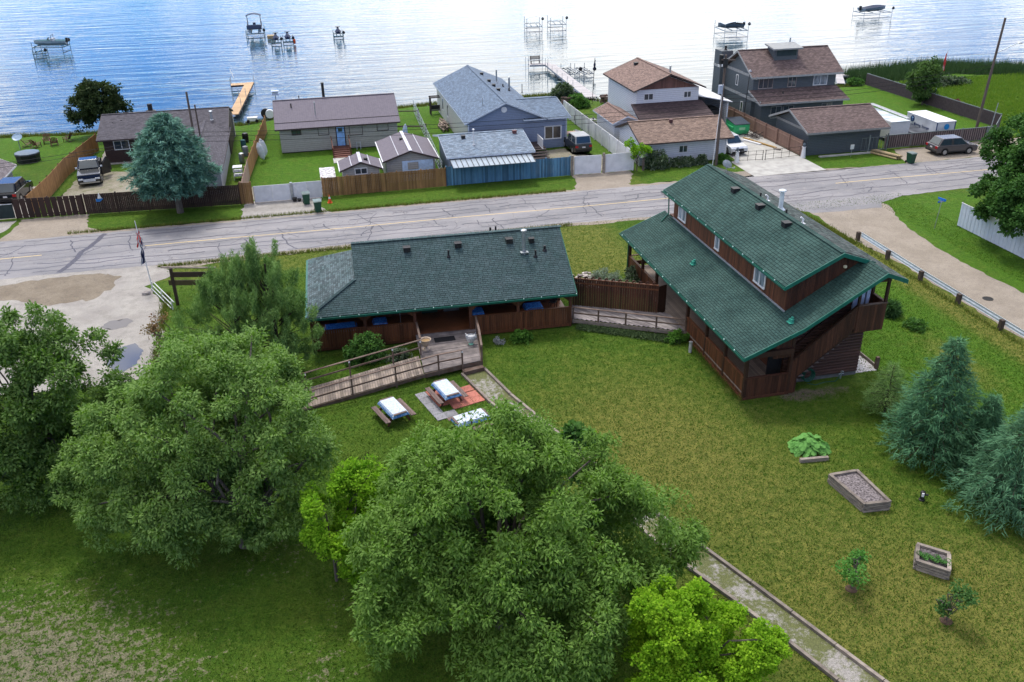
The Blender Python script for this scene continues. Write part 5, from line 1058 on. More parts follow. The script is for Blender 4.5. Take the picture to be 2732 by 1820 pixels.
D = thing('wooden_steps', 'dark wooden steps up to the deck of the blue house', 'steps', (22.4, 85.5, 0))
for i in range(4): b = B(); b.box(21.2, 23.3, 84.7 + i * .45, 85.2 + i * .45, .15 + i * .17, .2 + i * .17); b.obj('tread', m_brntrim, D)
b = B(); b.box(20.9, 23.3, 86.5, 88.9, .7, .8); b.obj('landing', m_brntrim, D)
D = thing('white_deck_gate', 'white slatted gate panel at the top of the wooden steps', 'gate', (22.9, 87, 0)); it = [PM((22.9, 86.0 + k * .16, 1.25), (.04, .06, 1.0)) for k in range(14)]; pieces(D, 'slat', m_white, it); bar(D, (22.9, 85.9, 1.75), (22.9, 88.2, 1.75), .06, .06, m_white, 'top_rail'); bar(D, (22.9, 85.9, .8), (22.9, 88.2, .8), .06, .06, m_white, 'bottom_rail')
# white house
m_brsh = M('brown_shingle_roof', (.205, .14, .115), (.16, .105, .088), rough=.85, var=.05, pat='shingle'); m_drsh = M('dark_brown_shingle_roof', (.062, .042, .045), (.05, .034, .036), rough=.85, var=.05, pat='shingle')
HW = thing('white_house', 'white two storey house with a brown shingle roof and a red brown gable', 'house', (38, 95, 0))
walls(HW, 34.6, 41.7, 91.0, 100.4, -.1, 4.9, m_wlap, 'y', 6.2); b = B(); b.ext([(34.75, 90.98, 4.92), (41.55, 90.98, 4.92), (38.15, 90.98, 6.16)], (0, -.02, 0)); b.obj('gable_panel', M('red_brown_gable', (.15, .075, .06), (.12, .06, .05), rough=.7, pat='board', patw=.14), HW)
gable(HW, 34.05, 42.25, 90.4, 100.8, 4.95, 'y', 6.5, m_brsh, m_brntrim)
b = B(); b.slab([(33.8, 87.6, 2.5), (42.2, 87.6, 2.5), (42.1, 91.0, 3.5), (34.0, 91.0, 3.5)], .14); b.obj('porch_roof', m_drsh, HW)
b = B(); b.box(34.3, 41.9, 88.2, 91, -.1, 2.5); b.obj('porch_wall', m_wlap, HW)
window(HW, 35.95, 4.15, 1.1, .72, 91.0); window(HW, 40.4, 4.15, .9, .7, 91.0)
b = B(); b.slab([(45.7, 100.2, 3.0), (41.7, 100.2, 3.9), (41.7, 90.8, 3.9), (45.7, 90.8, 3.0)], -.08); b.obj('carport_roof', m_white, HW); b = B(); b.box(45.3, 45.45, 91.2, 99.8, 0, 2.95); b.box(41.75, 45.3, 99.7, 99.8, 0, 3.0); b.obj('carport_wall', m_wlap, HW); b = B(); b.box(42.2, 44.8, 91.6, 94, 0, 2.1); b.obj('carport_clutter', m_dark, HW)
pipe(HW, 38.9, 92.6, 6.1, .7, .1, m_steel, .14); vent_box(HW, 37.2, 98.6, 6.2, .4)
D = thing('white_annex', 'small white shed with a brown gable roof left of the white house', 'shed', (32.3, 90.5, 0)); walls(D, 31.0, 33.6, 87.6, 93.4, -.1, 2.45, m_wlap, 'y', 3.05); gable(D, 30.65, 33.9, 87.1, 93.8, 2.5, 'y', 3.2, m_brsh, m_btrim)
HG = thing('white_garage', 'white lap sided garage with a brown shingle roof beside the road', 'garage', (35.5, 83, 0)); walls(HG, 31.1, 40.1, 80.2, 86.2, -.1, 2.35, m_wlap, 'x', 3.45); gable(HG, 30.7, 40.45, 79.2, 86.5, 2.4, 'x', 3.7, M('tan_shingle_roof', (.23, .165, .13), (.17, .115, .09), rough=.85, ns=5, var=.05, pat='shingle'), m_brntrim, ridge_at=82.9)
window(HG, 35.6, 1.35, .95, .75, 80.2); vent_box(HG, 35.0, 82.3, 3.6, .3, MATS['rusty_vent']); corner(HG, [(31.1, 80.2), (40.1, 80.2)], -.1, 2.3, m_white, .12)
b = B(); b.box(39.05, 39.2, 80.14, 80.2, 1.6, 1.75); b.box(32.1, 32.3, 80.14, 80.2, 1.7, 1.85); b.obj('wall_lamp', m_dark, HG)
# dark grey house
m_grl = M('slate_grey_lap_siding', (.085, .10, .115), (.075, .09, .10), rough=.55, var=.03, pat='lap', patw=.17); m_gtr = M('grey_trim_board', (.30, .31, .31), rough=.6); m_msh = M('mauve_brown_shingle_roof', (.14, .10, .095), (.105, .075, .07), rough=.85, ns=2, var=.05, pat='shingle')
HD = thing('grey_house', 'dark grey two storey house with a mauve brown roof and a roof lantern', 'house', (53, 95, 0))
walls(HD, 48.6, 58.7, 92.0, 99.0, -.1, 5.2, m_grl, 'x', 7.35); gable(HD, 48.05, 59.2, 91.3, 99.5, 5.4, 'x', 7.65, m_msh, m_gtr, fascia=.2)
walls(HD, 49.0, 59.0, 90.3, 92.0, -.1, 2.6, m_grl, name='porch_wall'); b = B(); b.slab([(48.4, 89.6, 2.82), (59.3, 89.6, 2.82), (58.9, 92.0, 3.88), (48.1, 92.0, 3.88)], .16); pr = b.obj('porch_roof', m_msh, HD)
b = B(); b.box(48.4, 59.3, 89.56, 89.6, 2.64, 2.83); b.ext([(48.4, 89.6, 2.86), (48.1, 92.0, 3.92), (48.1, 92.0, 3.7), (48.4, 89.6, 2.64)], (-.04, 0, 0)); b.obj('fascia', m_gtr, pr)
for x, w_, n_ in ((50.1, 1.75, 2), (53.3, 1.05, 1), (56.8, 1.75, 1)): window(HD, x, 4.55, w_, 1.15, 92.0, fm=M('taupe_window_frame', (.33, .28, .26), rough=.6) if x < 55 else m_white, mull=n_, gm=M('curtained_window', (.30, .36, .42)) if x > 55 else m_glass)
for x in (50.8, 52.3, 57): window(HD, x, 1.7, 1.3, 1.3, 90.3, fm=m_gtr, mull=1)
window(HD, 95.9, 4.3, .55, 1.2, 48.6, 'x', -1, mull=0); window(HD, 94.2, 1.6, .6, 1.2, 48.6, 'x', -1, mull=0)
for z in (5.15, 2.75): b = B(); b.box(48.54, 48.6, 91.2 if z > 3 else 89.8, 99.2, z, z + .3); b.obj('band_board', m_gtr, HD)
b = B(); b.box(47.85, 49.3, 99.0, 100.8, -.1, 7.0); b.obj('chimney', m_grl, HD); b = B(); b.box(47.8, 47.85, 98.98, 100.8, 5.15, 5.4); b.obj('band_board', m_gtr, HD); pipe(HD, 48.6, 99.6, 7.0, .5, .13, m_dark)
b = B(); b.ext([(51.7, 93.6, 6.5), (54.5, 93.6, 6.5), (54.5, 93.6, 7.9), (51.7, 93.6, 7.9)], (0, 1.8, 0)); ln = b.obj('roof_lantern', m_grl, HD); b = B(); b.slab([(51.3, 93.2, 7.95), (54.9, 93.2, 7.95), (54.9, 95.4, 8.25), (51.3, 95.4, 8.25)], .16); b.obj('lantern_roof', m_gtr, ln); b = B(); b.box(51.95, 54.3, 93.55, 93.6, 7.1, 7.75); b.obj('lantern_window', m_glass, ln)
pipe(HD, 54.5, 95.6, 8.0, .7, .09, m_steel); pipe(HD, 51.9, 91.2, 3.5, .25, .07, m_dark)
HE = thing('grey_garage', 'dark grey lap sided garage with a mauve brown shingle roof at the roadside', 'garage', (52, 82, 0)); walls(HE, 48.35, 56.4, 79.0, 85.6, -.1, 2.45, m_grl, 'x', 3.75); gable(HE, 47.75, 56.9, 78.2, 86.2, 2.5, 'x', 3.98, m_msh, m_gtr, fascia=.2)
b = B(); b.box(48.28, 48.34, 79.0, 85.6, 2.3, 2.55); b.obj('band_board', m_gtr, HE)
b = B(); b.box(49.3, 56.4, 77.9, 78.2, .02, .14); tag(b.obj('kerb_slab', m_conc), 'long pale concrete kerb in front of the dark grey garage', 'kerb')
D = thing('small_sign', 'small white sign on a thin post in front of the dark grey garage', 'sign', (52.3, 77.3, 0)); b = B(); b.tube((52.3, 77.3, 0), (52.3, 77.3, 1.0), .02); b.obj('post', m_steel, D); b = B(); b.cbox((52.3, 77.27, 1.05), (.4, .03, .45)); b.obj('sign_plate', m_white, D)
# ------------------------------------------------------------------ fences
def fence(name, lab, pts, h, mat, wd=.14, seed=1, postm=None, pstep=2.4, rails=True, gap=0, th=.025, hv=.0, back=False, pname='board'):
    D = thing(name, lab, 'fence', (*pts[0], 0)); r = random.Random(seed); it = []
    for i in range(len(pts) - 1):
        p = Vector((*pts[i], 0)); q_ = Vector((*pts[i + 1], 0)); L = (q_ - p).length; d = (q_ - p) / L; k = max(1, int(L / (wd + gap))); st_ = L / k; n = Vector((d.y, -d.x, 0))
        for j in range(k):
            c_ = p + d * ((j + .5) * st_) + n * r.uniform(0, .012); hh = h + r.uniform(-hv, hv); it.append(PM((c_.x, c_.y, hh / 2 + .04), (st_ - gap - .01, th, hh), frame(d, -n, Vector((0, 0, 1)))))
        kp = max(1, round(L / pstep))
        for j in range(kp + 1): c_ = p + d * (L * j / kp) - n * (.08 if not back else -.08); post(D, c_.x, c_.y, 0, h + .1, .11, postm or mat)
        if rails:
            for z in (.3, h - .25): bar(D, p - n * (.05 if not back else -.05) + Vector((0, 0, z)), q_ - n * (.05 if not back else -.05) + Vector((0, 0, z)), .04, .09, postm or mat, 'rail')
    pieces(D, pname, mat, it); return D
m_cedar = M('golden_cedar_board', (.27, .15, .06), (.16, .085, .035), rough=.8, ns=1.1, stretch=(1, 1, .35), var=.4)
m_bluef = M('weathered_blue_board', (.06, .16, .27), (.10, .22, .33), rough=.8, ns=2.5, stretch=(3, 3, .5), var=.45)
m_darkf = M('dark_brown_fence_board', (.042, .022, .017), (.03, .017, .014), rough=.75, ns=2, var=.3)
m_orng = M('orange_pine_board', (.42, .22, .085), (.33, .17, .07), rough=.8, ns=1.5, var=.2)
m_ply = M('pinkish_plywood', (.42, .28, .21), (.36, .24, .18), rough=.8, ns=1.2, var=.12)
fence('board_fence', 'golden brown upright board fence along the road in front of the beige sheds', [(.65, 78.65), (11.75, 78.75)], 1.72, m_cedar, .15, 3, hv=.02)
fence('blue_fence', 'weathered blue board fence along the road in front of the blue house', [(11.85, 78.85), (23.7, 78.95)], 1.78, m_bluef, .15, 4, hv=.01)
fence('dark_fence', 'long dark brown board fence behind the blue spruce', [(-19.3, 79.3), (-6.5, 78.5)], 1.75, m_darkf, .15, 5)
fence('dark_gate_fence', 'dark brown fence section of wide overlapping panels left of the sailing boat emblem', [(-25.0, 79.7), (-19.5, 79.35)], 1.7, m_darkf, .42, 6, gap=.05, th=.06)
fence('pine_fence', 'orange pine fence with dark posts between the far left lawn and the pickup yard', [(-24.0, 80.2), (-23.5, 86), (-23.3, 92), (-22.0, 101.3)], 1.75, m_orng, .14, 7, M('brown_fence_post', (.10, .045, .025), rough=.8), 1.9, back=False)
fence('pink_fence', 'pinkish plywood fence between the dark cottage and the beige cottage', [(-6.3, 79.2), (-6.0, 86.5)], 1.75, m_ply, .6, 8)
fence('cedar_side_fence', 'tall golden cedar fence running to the lake beside the beige cottage', [(-6.0, 86.5), (-4.6, 104.5)], 1.75, m_orng, .14, 9)
fence('corner_fence', 'short orange board corner fence between the dark fence and the white gates', [(-6.45, 78.5), (-5.5, 78.4)], 1.9, m_cedar, .15, 10)
fence('tan_fence', 'smooth tan brown fence between the driveway and the dark grey garage', [(47.8, 78.9), (47.4, 96)], 1.55, M('tan_brown_panel', (.25, .155, .12), (.21, .13, .10), rough=.7, var=.12), .3, 11, gap=.0)
def solid_fence(name, lab, pts, h, mat, wd=1.2, cat='fence'):
    D = thing(name, lab, cat, (*pts[0], 0)); it = []
    for i in range(len(pts) - 1):
        p = Vector((*pts[i], 0)); q_ = Vector((*pts[i + 1], 0)); L = (q_ - p).length; d = (q_ - p) / L; k = max(1, round(L / wd)); st_ = L / k
        for j in range(k): c_ = p + d * ((j + .5) * st_); it.append(PM((c_.x, c_.y, h / 2 + .05), (st_ - .012, .05, h), frame(d, Vector((-d.y, d.x, 0)), Vector((0, 0, 1)))))
        for j in range(k + 1):
            if j % 2 == 0: c_ = p + d * (j * st_) + Vector((-d.y, d.x, 0)) * .07; post(D, c_.x, c_.y, 0, h, .09, m_white)
    pieces(D, 'panel', mat, it); return D
solid_fence('white_side_fence', 'long white panel fence between the blue house and the white house', [(30.05, 78.95), (29.9, 102.5)], 1.72, m_wpaint)
solid_fence('white_gate', 'left white double gate leaf next to the orange corner fence', [(-5.3, 78.65), (-2.2, 78.6)], 1.45, m_wpaint, 1.5, 'gate'); solid_fence('white_gate', 'right white gate leaf next to the golden brown board fence', [(-1.95, 78.6), (.5, 78.6)], 1.5, m_wpaint, 1.25, 'gate')
solid_fence('white_gate', 'white gate leaf beside the blue fence in front of the parked jeep', [(24.15, 79.0), (26.75, 78.85)], 1.75, m_wpaint, 2.6, 'gate'); solid_fence('white_gate', 'white gate leaf joined to the long white side fence', [(27.2, 78.85), (29.95, 78.95)], 1.75, m_wpaint, 2.7, 'gate')
for x, y, l, h in ((23.9, 78.95, 'weathered grey gate post at the end of the blue fence', 1.9), (26.98, 78.85, 'weathered grey gate post between the two white gate leaves by the jeep', 1.95), (-2.08, 78.6, 'grey metal gate post between the two white gate leaves left of the brown fence', 1.6)):
    b = B(); b.box(x - .1, x + .1, y - .1, y + .1, 0, h); tag(b.obj('gate_post', m_timber if x > 0 else m_steel), l, 'gate post')
b = B(); b.ext([(-18.35, 79.17, 1.35), (-17.75, 79.13, 1.35), (-18.05, 79.15, 1.1), (-18.35, 79.17, 1.1)], (0, -.03, 0)); EM = b.obj('hull', M('blue_emblem', (.02, .2, .6), rough=.5)); b = B(); b.ext([(-18.05, 79.14, 1.9), (-17.85, 79.12, 1.38), (-18.2, 79.15, 1.38)], (0, -.03, 0)); e2 = b.obj('sail', m_white)
ES = thing('boat_emblem', 'blue and white sailing boat emblem fixed to the dark fence', 'emblem', (-18, 79.1, 0)); 
for q_ in (EM, e2): q_.parent = ES; q_.location = -ES.location
# chain link fence far left with parking in front
D = thing('mesh_fence', 'black mesh fence in front of the dark wagon at the left edge', 'fence', (-28, 79.7, 0)); b = B(); b.box(-40, -25.1, 79.7, 79.73, .1, 1.3); b.obj('mesh_panel', M('black_mesh', (.025, .04, .04), rough=.8), D); bar(D, (-40, 79.7, 1.33), (-25.1, 79.7, 1.33), .05, .05, m_steel, 'top_rail'); post(D, -27.7, 79.6, 0, 1.5, .09, m_steel); b = B(); b.cbox((-27.0, 79.64, .95), (.3, .02, .3), 0); b.obj('green_tag', M('mint_tag', (.2, .55, .35)), D)
# slatted fence around the right lot
m_slat = M('mauve_slat', (.20, .155, .15), (.15, .12, .115), rough=.75, var=.2)
def slats(name, lab, p, q_, h, step=.26):
    D = thing(name, lab, 'fence', (*p, 0)); p = Vector((*p, 0)); q_ = Vector((*q_, 0)); L = (q_ - p).length; d = (q_ - p) / L; k = int(L / step)
    pieces(D, 'slat', m_slat, [PM(tuple(p + d * (j * step) + Vector((0, 0, h / 2 + .1))), (.14, .03, h - .12), frame(d, Vector((-d.y, d.x, 0)), Vector((0, 0, 1)))) for j in range(k)])
    for z in (h + .04, .12): bar(D, p + Vector((0, 0, z)), q_ + Vector((0, 0, z)), .06, .07, MATS['grey_green_rail'], 'rail')
    for j in range(int(L / 3) + 1): c_ = p + d * min(L, j * 3); post(D, c_.x + .04, c_.y + .06, 0, h + .12, .1, MATS['grey_green_rail'])
    b = B(); n = Vector((-d.y, d.x, 0)) * .05; b.ext([p + n + Vector((0, 0, .1)), q_ + n + Vector((0, 0, .1)), q_ + n + Vector((0, 0, h)), p + n + Vector((0, 0, h))], Vector((-d.y, d.x, 0)) * .012); b.obj('backing', M('dark_backing', (.06, .045, .05), rough=.9), D); return D
M('grey_green_rail', (.16, .19, .19), rough=.5)
slats('slatted_fence', 'mauve slatted fence along the road behind the grey parked car', (57.1, 78.9), (70.0, 79.1), 1.4); slats('slatted_fence', 'long mauve slatted fence between the mown lot and the field running to the reeds', (73.9, 83), (73.2, 107.5), 1.5, .3); slats('slatted_fence', 'short mauve slatted fence between the roadside fence and the utility pole', (70.0, 79.1), (73.9, 83), 1.4)
b = B(); b.cbox((73.85, 90.2, .8), (.06, 1.5, 1.45)); b.ext([(73.83, 89.6, 1.5), (73.83, 90.8, 1.5), (73.83, 90.2, 1.8)], (.06, 0, 0)); tag(b.obj('round_fence_panel', M('dark_red_panel', (.13, .04, .03), rough=.8)), 'dark red arched wooden panel leaning on the long slatted fence', 'panel')
D = thing('sliding_gate', 'open steel lattice gate in front of the dark grey garage', 'gate', (55.5, 78.6, 0))
for z in (.15, 1.42): bar(D, (54.2, 78.6, z), (57.2, 78.7, z), .06, .06, MATS['grey_green_rail'])
for k in range(8): bar(D, (54.2 + k * .42, 78.6, .15), (54.2 + k * .42 + (.0 if k % 2 else .0), 78.6, 1.42), .03, .03, MATS['grey_green_rail'], 'upright')
for k in range(4): bar(D, (54.6 + k * .6, 78.6, 1.42), (54.9 + k * .6, 78.6, .15), .025, .025, MATS['grey_green_rail'], 'brace')
post(D, 54.95, 78.45, 0, 1.75, .1, MATS['grey_green_rail']); post(D, 57.1, 78.6, 0, 1.75, .1, MATS['grey_green_rail'])
D = thing('driveway_gate', 'low black wire gate across the concrete driveway', 'gate', (44, 78.7, 0))
for z in (.12, .62, 1.0): b = B(); b.tube((40.3, 79.0, z), (43.45, 78.6, z), .018, n=6); b.tube((43.6, 78.6, z), (47.7, 78.95, z), .018, n=6); b.obj('rail', m_dark, D)
for x in (40.3, 41.1, 41.9, 42.7, 43.4, 43.7, 44.6, 45.5, 46.4, 47.6): b = B(); y = 79.0 - (x - 40.3) * .127 if x < 43.5 else 78.6 + (x - 43.6) * .085; b.tube((x, y, .05), (x, y, 1.05), .02 if x not in (43.4, 43.7) else .035, n=6); b.obj('upright', m_dark, D)
def lighthouse(x, y, lab):
    D = thing('lighthouse_ornament', lab, 'ornament', (x, y, 0)); b = B(); b.lathe((x, y, 0), [(.26, 0), (.24, .1), (.15, 1.0), (.2, 1.04), (.2, 1.1)], 12); b.obj('tower', m_white, D); b = B(); b.lathe((x, y, 1.1), [(.13, 0), (.13, .2), (.17, .22), (.05, .38)], 10); b.obj('lantern', MATS['slate_cover'], D)
lighthouse(47.75, 78.5, 'white model lighthouse at the right end of the driveway gate'); lighthouse(40.7, 78.75, 'white model lighthouse at the left end of the driveway gate')
# crooked rails and steel fence beyond beige cottage
D = thing('wire_mesh_fence', 'pale wire mesh fence between the beige cottage and the blue house', 'fence', (12.2, 96, 0))
for k in range(13): b = B(); y = 81.5 + k * 2.3; b.tube((11.9 + (y - 81.5) * .032, y, -.2 if y > 108 else 0), (11.9 + (y - 81.5) * .032, y, 1.5), .03, n=6); b.obj('post', m_steel, D)
for z in (.1, .5, .9, 1.2, 1.5): b = B(); b.tube((11.9, 81.5, z), (12.8, 109.5, z), .022, n=5); b.obj('wire', m_steel, D)
for a_, c_, l in (((9.6, 106.6, .9), (12.9, 105.8, .9), 'upper dark log rail between the beige cottage and the mesh fence'), ((9.4, 99, .9), (12.7, 98.2, .9), 'lower dark log rail between the beige cottage and the mesh fence')):
    D = thing('log_rail', l, 'rail', (*a_[:2], 0)); b = B(); b.tube(a_, c_, .07); b.obj('rail', m_log_u, D); post(D, c_[0], c_[1], 0, 1.2, .14, m_log_u); post(D, a_[0], a_[1], 0, 1.0, .12, m_log_u)
D = thing('wood_stack', 'stack of split firewood and planks on the lawn beside the blue house', 'woodpile', (15, 101, 0)); r = random.Random(4); it = [PM((14.9 + r.uniform(-.3, .5), 99 + k * .07 + r.uniform(-.1, .1), .15 + .14 * (k % 4)), (.14, r.uniform(.5, 1.4), .12), RZ(r.uniform(-.3, .3))) for k in range(48)]; pieces(D, 'log', M('split_firewood', (.33, .26, .2), (.16, .12, .1), ns=4, var=.5), it)
D = thing('swing_frame', 'dark square garden swing frame on the lawn left of the blue house', 'swing', (15.2, 107, 0))
for x in (14.6, 15.9): post(D, x, 107, 0, 2.1, .12, m_brntrim); post(D, x, 107.8, 0, 2.1, .12, m_brntrim)
bar(D, (14.5, 107, 2.1), (16, 107, 2.1), .12, .12, m_brntrim, 'beam'); bar(D, (14.5, 107.8, 2.1), (16, 107.8, 2.1), .12, .12, m_brntrim, 'beam'); b = B(); b.cbox((15.25, 107.4, .5), (1.1, .5, .06)); b.cbox((15.25, 107.65, .8), (1.1, .06, .5)); b.obj('seat', m_dark, D)
for x, y, l in ((-5.35, 92.2, 'nearer white kayak leaning upright on the cedar side fence'), (-5.15, 93.8, 'farther white kayak leaning upright on the cedar side fence')):
    me_b = B(); me_b.lathe((0, 0, 0), [(.05, 0), (.28, .3), (.36, .9), (.3, 1.5), (.05, 1.9)], 12, 1, .5); o = me_b.obj('kayak', m_white); o.location = (x + .6, y, .15); o.rotation_euler = (.1, -.25, .3); tag(o, l, 'kayak')
b = B(); b.lathe((0, 0, 0), [(.05, 0), (.3, .5), (.34, 1.2), (.2, 2.0), (.04, 2.3)], 12, 1, .5); o = b.obj('paddle_board', M('white_blue_board', (.1, .3, .6), (.75, .75, .78), ns=1.2)); o.location = (9.75, 94.2, .05); o.rotation_euler = (.05, .12, 0); tag(o, 'white and blue board standing at the right corner of the beige cottage', 'paddle board')
# yard clutter between cottages, one thing each
mcl = [m_dark, M('teal_clutter', (.05, .16, .18)), M('grey_clutter', (.25, .27, .3)), m_timber, m_steel]
for x, y, s, l, m, c_ in ((-6.8, 100.5, .6, 'dark barrel behind the dark cottage near the cedar fence', m_dark, 'barrel'), (-6.9, 97.5, .5, 'teal barrel by the end wall of the dark cottage', mcl[1], 'barrel'), (-6.6, 94.8, .55, 'grey barrel in the narrow yard behind the cedar fence', mcl[2], 'barrel'), (-6.9, 92.2, .5, 'steel drum in the narrow yard beside the white annex wall', m_steel, 'barrel')):
    b = B(); b.lathe((x, y, 0), [(s * .5, 0), (s * .55, .25), (s * .55, .7), (s * .5, .95), (s * .3, 1.0)], 14); tag(b.obj('barrel', m), l, c_)
D = thing('white_cage', 'white wire crate on the pallet beside the plywood fence', 'crate', (-7.0, 86.5, 0)); b = B(); b.cbox((-7, 86.5, .4), (.8, .9, .06)); [b.bar((-7.4 + .8 * i, 86.1 + .8 * j, 0), (-7.4 + .8 * i, 86.1 + .8 * j, 1.2), .04, .04) for i in (0, 1) for j in (0, 1)]; b.cbox((-7, 86.5, 1.2), (.85, .9, .05)); b.cbox((-7, 86.5, .8), (.8, .85, .04)); b.obj('frame', m_white, D)
D = thing('beach_gear', 'white lawnmower like cart with wheels at the lake end of the cedar fence', 'cart', (-6, 110, 0)); b = B(); b.cbox((-6.3, 109.6, .4), (1.2, .7, .4)); b.obj('body', m_white, D); b = B(); [b.tube((-6.8 + i, 109.2, .2), (-6.8 + i, 109.3, .2), .2) for i in (0, 1)]; b.obj('wheel', m_black, D)
D = thing('round_reel', 'white and dark coil of hose beside the dock', 'hose reel', (-4.0, 111, 0)); b = B(); b.tube((-4.3, 111.0, .5), (-4.3, 111.5, .5), .5, n=18); b.obj('drum', m_white, D); b = B(); b.tube((-4.8, 111.5, .5), (-4.8, 112, .5), .55, n=18); b.obj('tyre', m_dark, D)
D = thing('patio_furniture', 'cluster of dark patio chairs on the paving behind the white side fence', 'patio set', (31.3, 98.6, 0)); r = random.Random(9)
for k in range(5):
    x = 31 + r.uniform(-.9, 1.1); y = 97.8 + r.uniform(-1.2, 1.4); b = B(); b.cbox((x, y, .42), (.5, .5, .05), k); b.cbox((x + .2 * math.cos(k), y + .2 * math.sin(k), .7), (.06, .5, .5), k); [b.bar((x + i, y + j, 0), (x + i, y + j, .42), .04, .04) for i in (-.2, .2) for j in (-.2, .2)]; b.obj('chair_frame', m_dark, D)
b = B(); b.cbox((31.3, 96.9, .7), (1.4, .9, .05)); [b.bar((31.3 + i, 96.9 + j, 0), (31.3 + i, 96.9 + j, .7), .05, .05) for i in (-.6, .6) for j in (-.35, .35)]; tag(b.obj('side_table', m_gtr), 'pale rectangular table beside the dark patio chairs', 'table')
for x, l in ((31.9, 'dark woodpile under a roof left of the lakeside gap'), (37.2, 'dark wood pile against the white house near the shore')):
    r = random.Random(int(x)); D = thing('firewood_pile', l, 'woodpile', (x, 107, 0)); it = [PM((x + r.uniform(-.9, .9), 107.3 + r.uniform(-.4, .4), .12 + .14 * (k % 7)), (.8, .13, .12), RZ(r.uniform(-.3, .3))) for k in range(45)]; pieces(D, 'log', M('dark_firewood', (.08, .045, .04), (.2, .15, .12), ns=5, var=.5), it); post(D, x + 1.0, 107.3, 0, 1.6, .15, m_log_u)
# ================================================================== VEHICLES, BINS, POLES
m_cg = glass('car_glass', (.015, .025, .032), .04); m_rim = M('alloy_rim', (.45, .46, .48), rough=.3, metal=.8, var=.05, bmp=0); m_plas = M('black_plastic', (.015, .015, .016), rough=.6, var=.05, bmp=0)
m_hl = M('headlight_glass', (.6, .64, .68), rough=.15, var=.05, bmp=0); m_tl = M('red_tail_light', (.38, .012, .015), rough=.2, var=.05, bmp=0); m_num = M('number_plate', (.6, .6, .62), rough=.5, var=.02, bmp=0)
def vehicle(name, lab, cat, x, y, rz, pm, L=4.6, W=1.86, H=1.66, hood=1.02, belt=1.02, cab=(-.26, -.10, .36, .46), wb=2.7, pick=False, group=None, roofm=None, doors=False, boxy=False, z0=0):
    D = thing(name, lab, cat, (x, y, z0), rz, group); D['_local'] = 1
    def P(n, b, mat, bev=0, par=None):
        o = b.obj(n, mat); o.parent = par or D
        if bev: m_ = o.modifiers.new('b', 'BEVEL'); m_.width = bev; m_.segments = 3; m_.limit_method = 'ANGLE'; m_.angle_limit = .5
        return o
    f, r_ = -L / 2, L / 2; w = W / 2
    zb = belt if not pick else belt
    pts = [(f + .05, .30), (f, .5), (f + .02, .78), (f + .22, hood - .1), (L * cab[0] , hood), (L * cab[0] + .1, belt), (L * cab[3], belt if not pick else belt), (r_ - .06, belt - .04), (r_, .7), (r_ - .03, .35), (r_ - .15, .28), (f + .2, .26)]
    b = B(); b.ext([(-w, yy, zz) for yy, zz in pts], (W, 0, 0)); body = P('body', b, pm, .09)
    ya, yb, yc, yd = [L * q for q in cab]; wt = w - (.10 if boxy else .2); wl = w - .05
    b = B(); b.add([(-wl, ya, belt - .05), (wl, ya, belt - .05), (wl, yd, belt - .05), (-wl, yd, belt - .05), (-wt, yb, H), (wt, yb, H), (wt, yc, H), (-wt, yc, H)], [(0, 3, 2, 1), (4, 5, 6, 7), (0, 1, 5, 4), (1, 2, 6, 5), (2, 3, 7, 6), (3, 0, 4, 7)]); P('cabin', b, roofm or pm, .07)
    def quad(name, A, Bq, Cq, Dq, n, ins=.1):
        A, Bq, Cq, Dq = map(Vector, (A, Bq, Cq, Dq)); c_ = (A + Bq + Cq + Dq) / 4; n = Vector(n).normalized(); q = [p + (c_ - p).normalized() * ins + n * .012 for p in (A, Bq, Cq, Dq)]; b = B(); b.ext(q, n * .012); P(name, b, m_cg)
    quad('windscreen', (-wl, ya, belt), (wl, ya, belt), (wt, yb, H), (-wt, yb, H), (0, -1, .8), .13); quad('rear_window', (-wl, yd, belt), (wl, yd, belt), (wt, yc, H), (-wt, yc, H), (0, 1, .4), .13)
    for s in (-1, 1):
        ym = (yb + yc) / 2; 
        for a0, a1, t0, t1 in ((ya + .05, ym - .04, yb + .05, ym - .04), (ym + .04, yd - .08, ym + .04, yc - .05)): quad('side_window', (s * wl, a0, belt), (s * wl, a1, belt), (s * wt, t1, H), (s * wt, t0, H), (s, 0, .25), .09)
        b = B(); b.cbox((s * (w + .08), ya + .25, belt + .08), (.16, .12, .14)); P('wing_mirror', b, roofm or (m_hl if pick else pm))
        for yy in (-wb / 2 , wb / 2):
            b = B(); b.tube((s * (w - .22), yy, .35), (s * (w + .01), yy, .35), .35, n=20); ty = P('tyre', b, m_black); b = B(); b.tube((s * (w - .05), yy, .35), (s * (w + .025), yy, .35), .22, n=10)
            o = P('rim', b, m_rim, par=ty); b = B(); b.tube((s * (w - .3), yy, .37), (s * (w + .003), yy, .37), .41, n=20); P('wheel_arch', b, m_plas)
        b = B(); b.cbox((s * (w - .3), f + .06, .74), (.42, .2, .14)); P('headlight', b, m_hl); b = B(); b.cbox((s * (w - .16), r_ - .05, .86), (.3, .14, .2 if not pick else .34)); P('tail_light', b, m_tl)
        if not boxy: b = B(); b.box(s * (w + .004) - .008, s * (w + .004) + .008, f + .9, r_ - .9, .3, .42); P('sill_trim', b, m_plas)
    b = B(); b.cbox((0, f + .03, .62), (W * .52, .08, .24)); P('grille', b, m_hl if pick else m_plas); b = B(); b.cbox((0, f + .03, .4), (W * .86, .1, .14)); P('bumper', b, m_rim if pick else m_plas); b = B(); b.cbox((0, r_ + .0, .42), (W * .9, .1, .14)); P('bumper', b, m_plas); b = B(); b.cbox((0, r_ + .012, .78), (.34, .02, .14)); P('number_plate', b, m_num)
